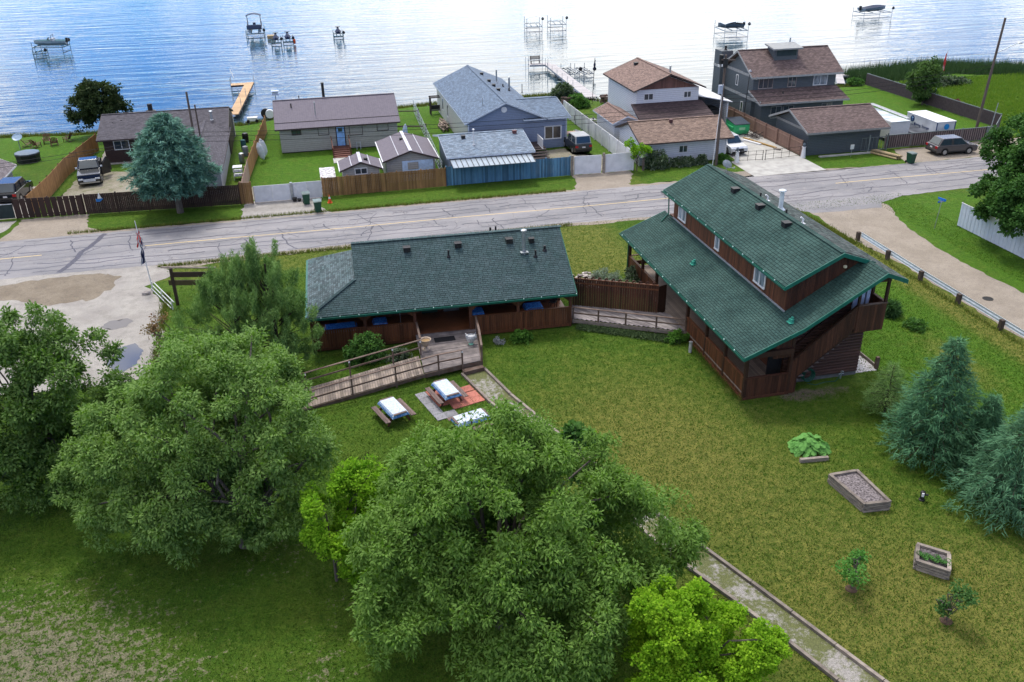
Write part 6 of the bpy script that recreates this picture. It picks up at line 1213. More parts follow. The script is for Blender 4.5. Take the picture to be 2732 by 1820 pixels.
    if pick:
        b = B(); b.box(-w + .1, w - .1, yd + .12, r_ - .12, belt - .02, belt + .012); P('truck_bed', b, m_plas)
        for s in (-1, 1):
            pass
    if doors:
        for yy, a in ((ya + .5, .9), ((ya + .5) + 1.0, 1.05)):
            b = B(); d = Vector((math.sin(a), math.cos(a), 0)); p = Vector((w, yy, 0)); q_ = p + d * .95
            b.ext([(p.x, p.y, .4), (q_.x, q_.y, .4), (q_.x, q_.y, belt), (q_.x - d.x * .35, q_.y - d.y * .35, H - .1), (p.x, p.y, belt)], (.05 * d.y, -.05 * d.x, 0)); P('open_door', b, pm)
            
        b = B(); b.box(w - .1, w + .02, ya + .5, ya + 2.0, .45, H - .2); P('door_opening', b, m_plas)
    del D['_local']; return D
vehicle('parked_car', 'metallic brown grey SUV parked on the road shoulder in front of the slatted fence', 'car', 62.75, 76.1, math.radians(88), paint('brown_grey_car_paint', (.085, .078, .078)))
CW = vehicle('parked_car', 'white crossover parked on the concrete driveway behind the wire gate', 'car', 41.85, 83.0, math.radians(2), paint('pearl_white_car_paint', (.62, .64, .67)))
vehicle('pickup_truck', 'black pickup truck with chrome grille and two open doors in the gravel yard', 'truck', -20.9, 90.6, math.radians(8), paint('black_car_paint', (.012, .014, .018), .15), L=5.8, W=2.05, H=1.92, hood=1.2, belt=1.22, cab=(-.17, -.06, .14, .19), wb=3.6, pick=True, doors=True)
vehicle('parked_car', 'black wagon seen from behind on the paved pad at the left edge', 'car', -26.6, 86.1, math.radians(176), paint('black_car_paint', (.012, .014, .018), .15), H=1.8, belt=1.08, boxy=True)
# (front points to local -y, so the wagon is turned to show its tail)
for o in list(bpy.data.objects):
    if o.get('label') == 'black wagon seen from behind on the paved pad at the left edge': o.rotation_euler.z = math.radians(176)
JP = vehicle('jeep', 'boxy dark jeep with a pale roof and tan hood parked behind the white gates', 'jeep', 26.95, 87.6, math.radians(183), paint('dark_jeep_paint', (.03, .035, .04)), L=4.3, W=1.8, H=1.85, hood=1.1, belt=1.12, cab=(-.12, -.05, .42, .47), wb=2.5, boxy=True, roofm=M('pale_soft_top', (.42, .44, .46), rough=.6))
JP.rotation_euler.z = math.radians(3) + pi
b = B(); b.cbox((26.9, 90.0, 1.16), (1.5, 1.2, .06)); o = b.obj('plywood_sheet', m_ply); tag(o, 'tan plywood sheet lying over the far end of the dark jeep', 'sheet')
D = thing('rowing_boat', 'small white rowing boat on the grass between the jeep and the white side fence', 'boat', (28.6, 92.5, 0)); b = B(); n_ = 9; rr = []
for i in range(n_):
    f = i / (n_ - 1); wd_ = .62 * math.sin(pi * min(1, .25 + f * .75)) * (1 - .0 * f) if f < 1 else .05; y = 91.1 + 2.8 * f
    rr.append([(28.6 - wd_, y, .5), (28.6 - wd_ * .7, y, .1), (28.6 + wd_ * .7, y, .1), (28.6 + wd_, y, .5)])
vs = [p for q in rr for p in q]; fs = [(4 * i + j, 4 * i + j + 1, 4 * i + j + 5, 4 * i + j + 4) for i in range(n_ - 1) for j in range(3)] + [(0, 1, 2, 3)]
b.add(vs, fs); b.obj('hull', m_white, D); b = B(); b.bar((28.3, 92, .42), (28.9, 92, .42), .2, .03); b.bar((28.2, 93, .42), (29, 93, .42), .2, .03); b.obj('thwart', m_timber, D)
for x, y, l in ((-.9, 77.1, 'dark green wheeled bin standing close to the white gate'), (0.0, 74.7, 'dark green wheeled bin at the road edge left of the traffic cone'), (56.65, 73.9, 'dark green wheeled bin on the shoulder left of the parked SUV')):
    D = thing('wheeled_bin', l, 'bin', (x, y, 0), .1, 'green wheeled bins along the road'); D['_local'] = 1
    b = B(); b.add([(-.24, -.27, .06), (.24, -.27, .06), (.24, .27, .06), (-.24, .27, .06), (-.31, -.36, .98), (.31, -.36, .98), (.31, .36, .98), (-.31, .36, .98)], [(0, 3, 2, 1), (4, 5, 6, 7), (0, 1, 5, 4), (1, 2, 6, 5), (2, 3, 7, 6), (3, 0, 4, 7)]); o = b.obj('body', M('dark_green_plastic', (.02, .075, .045), rough=.5, var=.1)); o.parent = D
    b = B(); b.ext([(-.34, -.4, .98), (-.34, .38, 1.0), (-.34, .36, 1.06), (-.34, -.3, 1.05)], (.68, 0, 0)); o = b.obj('lid', M('grey_green_lid', (.13, .18, .17), rough=.4)); o.parent = D
    for s in (-1, 1): b = B(); b.tube((s * .2, .34, .12), (s * .28, .34, .12), .12, n=12); o = b.obj('wheel', m_black); o.parent = D
    b = B(); b.bar((-.25, .42, .95), (.25, .42, .95), .04, .04); o = b.obj('handle', m_black); o.parent = D; del D['_local']
D = thing('traffic_cone', 'orange traffic cone with a white band on the roadside grass', 'traffic cone', (1.1, 76.9, 0)); mo = M('orange_cone', (.75, .10, .02), rough=.5, var=.05)
b = B(); b.cbox((1.1, 76.9, .02), (.4, .4, .04)); b.lathe((1.1, 76.9, .04), [(.17, 0), (.1, .34)], 14); b.lathe((1.1, 76.9, .56), [(.055, 0), (.03, .16)], 14); b.obj('cone_body', mo, D); b = B(); b.lathe((1.1, 76.9, .38), [(.1, 0), (.058, .18)], 14); b.obj('reflective_band', m_white, D)
D = thing('flower_pots', 'dark flower pots beside the white gate', 'flower pot', (-1.9, 78.0, 0)); b = B(); b.lathe((-1.9, 78.1, 0), [(.15, 0), (.22, .35), (.2, .36)], 12); b.lathe((-1.5, 78.0, 0), [(.12, 0), (.18, .25)], 12); b.obj('pot', m_dark, D)
# green dumpster
D = thing('dumpster', 'bright green metal dumpster with a dark ribbed lid beside the tan fence', 'dumpster', (45.7, 89.2, 0), 0); mgd = M('bright_green_metal', (.045, .42, .16), rough=.5, var=.05)
b = B(); b.ext([(44.9, 88.2, .12), (44.9, 90.1, .12), (44.9, 90.3, 1.35), (44.9, 88.0, 1.15), (44.9, 88.0, .5)], (1.7, 0, 0)); b.obj('body', mgd, D); b = B(); b.slab([(44.85, 87.95, 1.2), (46.65, 87.95, 1.2), (46.65, 90.35, 1.45), (44.85, 90.35, 1.45)], -.05); ld = b.obj('lid', M('dark_ribbed_lid', (.04, .055, .075), rough=.4, pat='rib', patw=.2), D)
b = B(); b.bar((44.8, 88.3, .85), (44.8, 90, .85), .14, .16); b.bar((46.68, 88.3, .85), (46.68, 90, .85), .14, .16); b.obj('fork_pocket', mgd, D); b = B(); b.cbox((45.75, 87.98, .75), (.7, .02, .28)); b.obj('emblem_patch', M('pale_green_print', (.35, .7, .4), ns=14, nd=5), D)
for k, (a_, c_, m_, l, s_) in enumerate((((44.6, 86.8), (46.0, 82.2), M('yellow_plank', (.4, .25, .08)), 'long yellow plank lying along the foot of the tan fence', .22), ((44.2, 86.2), (45.1, 83.9), m_white, 'white panel lying on the concrete driveway beside the plank', .3), ((45.7, 82.1), (46.1, 81.5), m_timber, 'short pale timber offcut at the end of the long yellow plank', .3))):
    b = B(); b.bar((a_[0] + .8, a_[1], .09), (c_[0] + .8, c_[1], .09), s_, .12); tag(b.obj('plank', m_), l, 'plank')
r = random.Random(8); D = thing('brush_pile', 'heap of dark branches and scrap wood beside the green dumpster', 'brush pile', (46.8, 87.2, 0)); b = B()
for k in range(40): a = r.uniform(0, 6.3); x = 46.7 + r.uniform(-.5, .5); y = 87 + r.uniform(-1.2, .8); b.tube((x, y, r.uniform(.05, .4)), (x + .7 * math.cos(a), y + .7 * math.sin(a), r.uniform(.1, .7)), .035, .02, 5)
b.obj('branches', m_brntrim, D)
D = thing('timber_stack', 'short stack of old round timbers on the grass near the bin', 'timber stack', (55.9, 76.6, 0)); it = [PM((55.5 + .22 * (k % 3) + .1 * (k // 3), 76.6, .12 + .2 * (k // 3)), (3.0, .2, .2), RZ(-1.2)) for k in range(6)]; pieces(D, 'log', M('old_yellow_timber', (.32, .25, .13), (.18, .14, .09), var=.4), it, round_=True)
# white trailer and moving container
D = thing('enclosed_trailer', 'white enclosed trailer parked between the dark grey garage and the container', 'trailer', (60, 83.5, 0)); b = B(); b.box(58.9, 61.15, 81.0, 87.2, .35, 2.15); b.obj('body', m_white, D); b = B(); b.box(58.95, 61.1, 80.9, 87.1, 2.15, 2.2); b.obj('roof_panel', M('blotchy_white_roof', (.75, .77, .8), (.3, .38, .42), ns=.9), D)
for y in (83.2, 84.1): b = B(); b.tube((58.87, y, .35), (61.18, y, .35), .35, n=16); b.obj('wheel', m_black, D)
for x in (61.1, 61.3): b = B(); b.tube((x, 81.5, 2.3), (x - .3, 88.0, 2.5), .05); b.tube((x + .2, 82.0, 2.34), (x - .1, 88.0, 2.5), .05); b.obj('roof_ladder', M('pale_ladder_metal', (.5, .52, .55), metal=.4, rough=.4), D)
D = thing('moving_container', 'white storage container with a dark blue round logo and blue lettering on its side', 'container', (64.5, 82, 0))
XC, YC, YD, ZC = 63.4, 79.7, 84.7, 2.12
b = B(); b.box(XC, XC + 2.2, YC, YD, .1, ZC); b.obj('body', M('container_white', (.58, .60, .62), rough=.5, var=.02, ns=.8), D); b = B(); b.slab([(XC - .05, YC - .05, ZC + .05), (XC + 2.25, YC - .05, ZC + .05), (XC + 2.25, YD + .05, ZC + .05), (XC - .05, YD + .05, ZC + .05)], .05); b.obj('roof', m_white, D)
mnavy = M('navy_print', (.01, .035, .14), rough=.5, bmp=0, var=0); mcy = M('cyan_print', (.02, .28, .62), rough=.5, bmp=0, var=0)
for x in (XC + .03, XC + 2.17): b = B(); b.box(x - .05, x + .05, YC - .03, YC + .01, .1, ZC); b.obj('corner_post', mnavy, D)
def text(body, size, loc, rot, mat, parent, name='lettering'):
    cu = bpy.data.curves.new(name, 'FONT'); cu.body = body; cu.size = size; cu.extrude = .004; cu.offset = size * .012; cu.align_x = 'CENTER'; o = bpy.data.objects.new(name, cu); cu.materials.append(mat); C.objects.link(o); o.parent = parent; o.location = Vector(loc) - parent.location; o.rotation_euler = rot
    bpy.context.view_layer.update(); me = bpy.data.meshes.new_from_object(o.evaluated_get(bpy.context.evaluated_depsgraph_get())); n = bpy.data.objects.new(name, me); C.objects.link(n); n.parent = parent; n.location = o.location; n.rotation_euler = rot
    bpy.data.objects.remove(o, do_unlink=True); return n
RL = (pi / 2, 0, -pi / 2)
text('cube', .66, (XC - .012, YD - 1.0, .82), RL, mnavy, D); text('mobile storage', .12, (XC - .012, YD - 1.0, .66), RL, mnavy, D); text('Moving, Storage', .40, (XC - .012, 82.1, 1.1), RL, mnavy, D); text('& Deliveries', .40, (XC - .012, 82.1, .66), RL, mnavy, D); text('cube', .42, (XC + 1.1, YC - .012, .85), (pi / 2, 0, 0), mcy, D)
b = B(); b.tube((XC, YD - 1.0, 1.66), (XC - .03, YD - 1.0, 1.66), .33, n=24); lg = b.obj('logo', mnavy, D); b = B(); b.ext([(XC - .032, YD - 1.0, 1.88), (XC - .032, YD - 1.19, 1.78), (XC - .032, YD - 1.0, 1.68), (XC - .032, YD - .81, 1.78)], (-.006, 0, 0)); b.box(XC - .038, XC - .032, YD - 1.025, YD - .975, 1.44, 1.68); b.obj('logo_mark', M('pale_blue_print', (.25, .45, .65), bmp=0, var=0), lg)
b = B(); b.tube((XC + 1.2, YC, 1.62), (XC + 1.2, YC - .035, 1.62), .3, n=24); b.obj('logo', mcy, D)
D = thing('utility_trailer', 'flat black covered utility trailer behind the slatted fence', 'trailer', (62, 80.5, 0)); b = B(); b.slab([(61.3, 79.9, .95), (63.25, 79.8, .95), (63.1, 83.2, 1.15), (61.4, 83.2, 1.15)], .5); b.obj('cover', M('black_tarp', (.02, .022, .03), (.12, .13, .15), rough=.35, ns=.8), D); b = B(); b.tube((61.35, 81.0, .3), (63.2, 81.0, .3), .28, n=14); b.obj('wheel', m_black, D)
# utility poles and wires
def upole(x, y, h, lab, lean=(0, 0), r_=.15):
    D = thing('utility_pole', lab, 'utility pole', (x, y, 0)); b = B(); b.tube((x, y, 0), (x + lean[0], y + lean[1], h), r_, r_ * .7, 10); b.obj('pole', m_log_u, D); return D
pc = upole(38.35, 78.4, 10.4, 'central wooden utility pole with a transformer at the corner of the white garage')
b = B(); b.tube((38.3, 78.3, 9.3), (38.3, 78.3, 10.1), .24, n=12); b.tube((38.0, 78.6, 9.6), (38.0, 78.6, 10.4), .2, n=12); b.obj('transformer', m_dark, pc); b = B(); b.cbox((38.05, 78.3, 7.3), (.35, .3, .8)); b.obj('meter_box', M('pale_grey_box', (.4, .45, .55), rough=.5), pc)
b = B(); b.bar((37.9, 78.3, 10.0), (39.3, 78.3, 9.9), .1, .12); b.obj('cross_arm', m_log_u, pc); b = B(); [b.tube((37.6 + k * .12, 78.2, 9.4), (37.6 + k * .12, 78.2, 9.6), .06) for k in (0, 3)]; b.obj('insulator', m_white, pc)
b = B(); b.tube((37.4, 77.2, 0), (38.3, 78.3, 7.8), .03, n=6); b.obj('guy_wire', m_white, pc)
upole(-10.15, 84.6, 8.75, 'wooden utility pole rising out of the blue spruce in front of the dark cottage', r_=.13); upole(-9.85, 86.5, 7.2, 'shorter grey pole beside the utility pole behind the blue spruce', r_=.1)
pr3 = upole(70.2, 82.0, 11.8, 'tall leaning utility pole with a street lamp arm at the right edge', (.5, 0), .16); b = B(); b.tube((70.5, 82, 8.3), (72.7, 81.7, 9.3), .045); b.obj('lamp_arm', m_steel, pr3); b = B(); b.lathe((72.9, 81.65, 9.2), [(.1, 0), (.2, .06), (.1, .14)], 10, 1.8, 1); b.obj('lamp_head', m_steel, pr3)
D = thing('light_mast', 'pale slim mast beside the roadside fence near the right utility pole', 'mast', (69.3, 79.0, 0)); b = B(); b.tube((69.3, 79.0, 0), (69.6, 79, 3.9), .06, .04); b.obj('mast', m_steel, D); b = B(); b.cbox((69.2, 79.0, .75), (.5, .12, 1.5)); b.obj('panel', MATS['grey_green_rail'], D)
D = thing('tv_mast', 'tall thin antenna mast against the left wall of the dark grey house', 'mast', (48.0, 92.3, 0)); b = B(); b.tube((48.0, 92.3, 0), (48.2, 92.3, 5.7), .04); b.obj('mast', m_dark, D); b = B(); b.lathe((48.2, 92.3, 5.7), [(.05, 0), (.2, .2), (.05, .4)], 8); b.obj('antenna', m_steel, D)
def cable(lab, p, q_, sag, r_=.018):
    p = Vector(p); q_ = Vector(q_); b = B(); pts = [p.lerp(q_, i / 16) - Vector((0, 0, sag * 4 * (i / 16) * (1 - i / 16))) for i in range(17)]
    for i in range(16): b.tube(pts[i], pts[i + 1], r_, n=5, cap=False)
    tag(b.obj('overhead_cable', M('black_cable', (.02, .02, .022), bmp=0)), lab, 'cable', 'overhead cables between the utility poles')
for k, (z0_, z1_, dy) in enumerate(((5.3, 6.0, 0), (5.0, 5.6, .15), (4.6, 5.2, .3))):
    cable(f'{("upper", "middle", "lower")[k]} of three low cables from the blue spruce pole to the garage pole', (-10.1, 84 - dy * 2, z0_), (38.3, 78.4, z1_), .5); cable(f'{("upper", "middle", "lower")[k]} low cable from the garage pole to the right utility pole', (38.3, 78.4, z1_ + .8), (70.4, 82, 7.2 - k * .4), .6)
cable('low cable running from the blue spruce pole out past the left edge', (-10.1, 84.5, 5.2), (-48, 83, 3.2), .6); cable('second low cable running from the blue spruce pole past the left edge', (-10.1, 84.5, 5.0), (-48, 83, 2.9), .7)
# ================================================================== LAKE: docks, lifts, boats
m_dockw = M('pine_dock_board', (.50, .33, .18), (.42, .27, .15), rough=.8, ns=1, var=.18); m_dockg = M('pale_grey_dock_board', (.42, .40, .40), (.36, .34, .34), rough=.8, ns=1, var=.15); m_teal = M('teal_grey_frame', (.08, .16, .19), rough=.45, var=.15, metal=.3)
def poles(D, pts, z0, z1, r_=.035, mat=None):
    for x, y in pts: b = B(); b.tube((x, y, z0), (x, y, z1), r_, n=6); b.obj('pole', mat or m_steel, D)
def dock(lab, segs, mat, z=.2):
    D = thing('dock', lab, 'dock', (*segs[0][0], 0))
    for A_, B_, w_ in segs:
        A = Vector((*A_, z)); Bv = Vector((*B_, z)); d = (Bv - A).normalized(); n = Vector((-d.y, d.x, 0)) * w_ / 2
        decking(D, tuple(A - n), tuple(A + n), tuple(Bv + n), tuple(Bv - n), mat, wd=.3, th=.05)
        for s in (-1, 1): bar(D, tuple(A + n * s - Vector((0, 0, .12))), tuple(Bv + n * s - Vector((0, 0, .12))), .06, .2, m_brntrim if mat is m_dockw else m_steel, 'side_beam')
    return D
d1 = dock('long pine plank dock with an L shaped end', [((-8.65, 113.5), (-7.3, 133.2), 1.15), ((-7.9, 132.4), (-9.8, 132.3), 1.5)], m_dockw); poles(d1, [(-7.9, 118), (-7.5, 124), (-6.7, 133.4), (-9.8, 133.2), (-9.8, 131.5), (-8.4, 124)], -1.6, 1.2); b = B(); b.tube((-9.7, 133, 2.2), (-9.2, 131.4, 1.2), .05); b.obj('loose_pole', m_steel, d1)
d2 = dock('long pale grey dock with an L shaped end and a bench on it', [((35.7, 110.0), (36.6, 133.4), 1.5), ((36.9, 134.0), (33.6, 134.4), 1.5)], m_dockg, .25); poles(d2, [(35.0, 116 + k * 2.6) for k in range(6)] + [(37.3, 118), (37.4, 126), (33.2, 134.9), (33.2, 133.2), (35.8, 133.0)], -1.6, 1.3, .03)
for x in (32.8, 34.9): poles(d2, [(x, 128.3), (x, 131.5)], -1.6, 2.0, .03)
bar(d2, (32.8, 131.5, 1.3), (34.9, 131.5, 1.3), .05, .05, m_steel); bar(d2, (32.8, 128.3, -.2), (34.9, 129, -.2), .1, .06, m_brntrim)
D = thing('dock_bench', 'dark slatted bench standing on the far end of the pale grey dock', 'bench', (34.6, 134.3, .28)); it = [PM((34.6, 134.3 + k * .12, .72), (1.6, .09, .03)) for k in range(4)] + [PM((34.6, 134.75, .92 + k * .14), (1.6, .03, .1)) for k in range(4)]; pieces(D, 'slat', m_brntrim, it)
for x in (33.95, 35.25): post(D, x, 134.3, .28, .7, .07, m_brntrim, 'leg'); post(D, x, 134.7, .28, 1.45, .07, m_brntrim, 'leg')
d3 = dock('curved grey walkway over the water behind the dark grey house', [((70.5, 109.0), (73.5, 114.6), 1.0), ((73.6, 114.4), (76.5, 112.2), 1.0)], m_dockg, .1); poles(d3, [(71, 112), (73, 116), (76, 113.5)], -1.4, .9, .03)
fp2 = thing('flagpole', 'thin dark flagpole with a furled flag on the lawn near the grey dock', 'flagpole', (34.9, 107.2, 0)); b = B(); b.tube((34.9, 107.2, 0), (35.1, 107.2, 5.6), .035); b.obj('pole', m_brntrim, fp2)
limp('flag', 35.2, 107.2, 5.4, 1.0, [mnv], 'dark furled flag on the thin flagpole near the grey dock', 6)
fp3 = thing('flagpole', 'white leaning flagpole rising beside the round green tree in the mown lot', 'flagpole', (74.6, 95.5, 0)); b = B(); b.tube((74.6, 95.5, 0), (75.4, 95.5, 6.3), .05, .03); b.obj('pole', m_white, fp3); limp('flag', 75.35, 95.45, 6.1, 2.2, [mr, mwf, mr], 'faded red and white flag hanging on the pole beside the round green tree', 8)
def lift(x, y, w_, L, z1, lab, mat, deck=.5, rz=0, bars=True, canopy=None, extra=0):
    D = thing('boat_lift', lab, 'boat lift', (x, y, -.5), rz, 'boat lifts standing in the lake'); D['_local'] = 1
    def P(n, b, m=mat): o = b.obj(n, m); o.parent = D; return o
    for sx in (-1, 1):
        for sy in (-1, 1): b = B(); b.tube((sx * w_ / 2, sy * L / 2, -1.2), (sx * w_ / 2, sy * L / 2, z1 + .1), .045, n=6); P('pole', b)
        b = B(); b.bar((sx * w_ / 2, -L / 2, deck), (sx * w_ / 2, L / 2, deck), .1, .12); b.bar((sx * w_ / 2, -L / 2, -.02), (sx * w_ / 2, L / 2, -.02), .08, .08); P('side_beam', b)
        if bars: b = B(); b.bar((sx * w_ * .2, -L / 2, deck + .12), (sx * w_ * .2, L / 2, deck + .12), .14, .1); P('bunk', b)
    for sy in (-1, 1): b = B(); b.bar((-w_ / 2, sy * L / 2, deck), (w_ / 2, sy * L / 2, deck), .1, .12); b.bar((-w_ / 2, sy * L / 2, .02), (w_ / 2, sy * L / 2, .02), .08, .08); P('cross_beam', b)
    b = B(); b.tube((w_ / 2 + .1, -L / 2 - .1, z1), (w_ / 2 + .1, -L / 2 + .1, z1), .25, n=14); b.cbox((w_ / 2 + .1, -L / 2, z1 + .1), (.2, .25, .4)); P('winch_wheel', b, m_dark)
    if canopy:
        k = 9; b = B(); pts = [(-w_ / 2 * 1.1 + w_ * 1.1 * i / (k - 1), z1 + .1 + .45 * math.sin(pi * i / (k - 1))) for i in range(k)]
        for i in range(k - 1): b.slab([(pts[i][0], -L / 2 - .3, pts[i][1]), (pts[i + 1][0], -L / 2 - .3, pts[i + 1][1]), (pts[i + 1][0], L / 2 + .3, pts[i + 1][1]), (pts[i][0], L / 2 + .3, pts[i][1])], .03)
        P('canopy', b, canopy)
    del D['_local']; return D
def boat(x, y, z, rz, L, W_, lab, hm, cm, cover=False, arch=False):
    D = thing('motor_boat', lab, 'boat', (x, y, z), rz, 'boats on lifts'); D['_local'] = 1
    def P(n, b, m): o = b.obj(n, m); o.parent = D; return o
    b = B(); R = []; n_ = 11
    for i in range(n_):
        f = i / (n_ - 1); hw = W_ / 2 * (1 - max(0, (f - .5) / .5) ** 2.2) + .02; yk = f * L - L / 2; sh = .75 + .22 * f; kz = .0 + .35 * max(0, (f - .6) / .4) ** 2
        R.append([(-hw, yk, sh), (-hw * .92, yk, sh * .55 + kz * .4), (0, yk, kz), (hw * .92, yk, sh * .55 + kz * .4), (hw, yk, sh)])
    vs = [p for q in R for p in q]; fs = [(5 * i + j, 5 * i + j + 1, 5 * i + j + 6, 5 * i + j + 5) for i in range(n_ - 1) for j in range(4)] + [(0, 1, 2, 3, 4)]; b.add(vs, fs); P('hull', b, hm)
    b = B(); vs = []; 
    for q in R: hw = q[4][0]; zz = q[4][2]; top = zz + (.35 * math.sin(pi * min(1, max(0, (q[0][1] + L / 2) / L))) if cover else -.12); vs += [(-hw * .96, q[0][1], zz - .02), (0, q[0][1], top), (hw * .96, q[0][1], zz - .02)]
    b.add(vs, [(3 * i + j, 3 * i + j + 1, 3 * i + j + 4, 3 * i + j + 3) for i in range(n_ - 1) for j in range(2)]); P('cover' if cover else 'deck', b, cm)
    if not cover:
        b = B(); b.ext([(-W_ * .36, .3, .9), (W_ * .36, .3, .9), (W_ * .3, .1, 1.35), (-W_ * .3, .1, 1.35)], (0, .04, .0)); P('windscreen', b, m_cg)
        for sx in (-1, 1): b = B(); b.cbox((sx * .4, -.5, .95), (.45, .5, .5)); P('seat', b, m_wpaint)
    b = B(); b.cbox((0, -L / 2 - .15, .8), (.35, .35, .75)); b.tube((0, -L / 2 - .15, -.1), (0, -L / 2 - .15, .5), .07); P('outboard_motor', b, m_dark)
    if arch: b = B(); b.bar((-W_ * .42, -.4, .8), (-W_ * .38, -.5, 1.7), .06, .06); b.bar((W_ * .42, -.4, .8), (W_ * .38, -.5, 1.7), .06, .06); b.bar((-W_ * .38, -.5, 1.7), (W_ * .38, -.5, 1.7), .06, .06); P('tower', b, m_dark)
    del D['_local']; return D
m_hull = M('teal_white_hull', (.30, .38, .42), (.18, .26, .32), rough=.25, ns=1, var=.1, bmp=0); m_navy = M('navy_boat_cover', (.012, .025, .07), rough=.6); m_alu = M('dull_aluminium_hull', (.22, .28, .33), rough=.35, metal=.5, var=.1)
lift(-42.0, 175.5, 3.0, 5.2, 1.7, 'boat lift farthest left holding the teal and white motor boat', m_teal, .9, rz=1.35); boat(-42.0, 175.5, .55, 1.35 + .2, 5.2, 2.0, 'teal and white motor boat on the lift farthest left', m_hull, M('dark_teal_deck', (.02, .09, .12)), arch=True)
lift(-42.6, 170, 1.9, 3.0, 1.3, 'small lift just in front of the far left motor boat', m_teal, .7, rz=.1)
lift(-7.6, 182.5, 3.2, 6.2, 1.4, 'large lift holding the pontoon boat with an arched canopy', m_teal, .8)
D = thing('pontoon_boat', 'dark pontoon boat with an arched canopy on the large lift', 'boat', (-7.6, 182.5, .3), group='boats on lifts')
for sx in (-.9, .9): b = B(); b.tube((-7.6 + sx, 179.6, .75), (-7.6 + sx, 185.4, .75), .3, n=12); b.obj('pontoon', m_alu, D)
b = B(); b.box(-8.9, -6.3, 179.6, 185.2, 1.05, 1.15); b.obj('deck', m_dark, D); b = B(); b.box(-8.9, -8.8, 179.7, 185.2, 1.15, 1.75); b.box(-6.4, -6.3, 179.7, 185.2, 1.15, 1.75); b.box(-8.8, -6.4, 179.7, 179.8, 1.15, 1.8); b.obj('side_panel', M('slate_blue_panel', (.05, .07, .13), rough=.5), D); b = B(); b.box(-8.6, -6.6, 180.4, 181.2, 1.15, 1.7); b.cbox((-7.6, 182.4, 1.5), (.5, .6, .8)); b.obj('seat', m_navy, D)
b = B()
for xx in (-8.8, -6.4):
    b.tube((xx, 181.5, 1.7), (xx, 182.5, 3.2), .04); b.tube((xx, 184, 1.7), (xx, 183, 3.2), .04)
b.obj('canopy_frame', m_dark, D); b = B(); pts = [(-9.0 + 2.8 * i / 8, 3.15 + .35 * math.sin(pi * i / 8)) for i in range(9)]
for i in range(8): b.slab([(pts[i][0], 181.8, pts[i][1]), (pts[i + 1][0], 181.8, pts[i + 1][1]), (pts[i + 1][0], 183.8, pts[i + 1][1]), (pts[i][0], 183.8, pts[i][1])], .05)
b.obj('canopy', m_navy, D)
b = B(); b.cbox((-4.7, 177.5, -.1), (1.4, 1.6, .6)); tag(b.obj('floating_platform', M('tan_float', (.4, .3, .16), rough=.7)), 'small tan floating platform right of the pontoon boat lift', 'float')
def jetski(x, y, lab, col, red=False):
    D = thing('jet_ski', lab, 'jet ski', (x, y, .3), 0, 'covered jet skis on lifts'); b = B(); n_ = 8; vs = []
    for i in range(n_):
        f = i / (n_ - 1); hw = .6 * math.sin(pi * (.15 + f * .83)); yy = y - 1.3 + 2.6 * f; vs += [(x - hw, yy, .75), (x - hw * .7, yy, .45), (x + hw * .7, yy, .45), (x + hw, yy, .75), (x, yy, .95 + .5 * math.sin(pi * f))]
    b.add(vs, [(5 * i + j, 5 * i + (j + 1) % 5, 5 * i + 5 + (j + 1) % 5, 5 * i + 5 + j) for i in range(n_ - 1) for j in range(5)] + [(0, 1, 2, 3, 4), tuple(range(5 * n_ - 5, 5 * n_))]); b.obj('covered_body', col, D); b = B(); b.bar((x - .45, y + .2, 1.5), (x + .45, y + .2, 1.5), .1, .1); b.cbox((x, y + .25, 1.35), (.35, .4, .35)); b.obj('handlebar', m_dark, D)
for x, y, l1, l2 in ((-3.75, 170.5, 'small lift with a covered jet ski, left one of the pair', 'dark covered jet ski on the left lift of the pair'), (-1.7, 171.0, 'small lift with a covered jet ski and a red float, right one of the pair', 'dark covered jet ski on the right lift of the pair beside the red float'), (7.4, 174.5, 'small lone lift with a covered jet ski right of the pair', 'dark covered jet ski on the lone small lift')):
    lift(x, y, 1.7, 3.2, 1.2, l1, m_teal, .6); jetski(x, y, l2, m_navy)
b = B(); b.lathe((-.6, 169.8, -.4), [(.1, 0), (.22, .2), (.22, .7), (.08, .9)], 10); tag(b.obj('buoy', mo), 'small red float hanging at the right side of the jet ski lifts', 'buoy')
m_can = M('translucent_canopy', (.6, .66, .72), rough=.5)
lift(44.1, 173.0, 2.9, 5.0, 2.3, 'empty canopy lift, left one of the two pale canopies', m_steel, .9, rz=-.15, canopy=m_can); lift(48.7, 172.8, 3.0, 5.0, 2.3, 'empty canopy lift, right one of the two pale canopies', m_steel, 1.1, rz=-.15, canopy=m_can)
lift(76.6, 155.5, 4.3, 5.5, 2.2, 'tall lift with an aluminium boat and a flat canopy behind the dark grey house', m_steel, 1.1, rz=-.1, canopy=m_can); boat(76.4, 155.5, .7, 1.4, 4.6, 1.7, 'grey aluminium boat on the tall lift behind the dark grey house', m_alu, m_dark)
lift(113.6, 168.5, 6.2, 4.0, 1.7, 'wide lift in the upper right corner holding the dark covered boat', m_steel, .9, rz=0); boat(113.6, 168.5, .5, -1.45, 6.0, 2.2, 'grey boat with a navy cover on the upper right lift', m_alu, m_navy, cover=True)
for x, y, l in ((38.3, 128.4, 'empty low double rack lift just right of the grey dock'), (40.3, 128.0, 'empty low double rack lift farther right of the grey dock')):
    D = lift(x, y, 1.5, 4.6, 1.2, l, m_steel, .55)
    D['_local'] = 1
    for k in range(4):
        b = B(); b.bar((-.7, -1.8 + k * 1.2, .7), (.7, -1.8 + k * 1.2, .7), .07, .07); o = b.obj('rack_bar', m_dark); o.parent = D
    del D['_local']
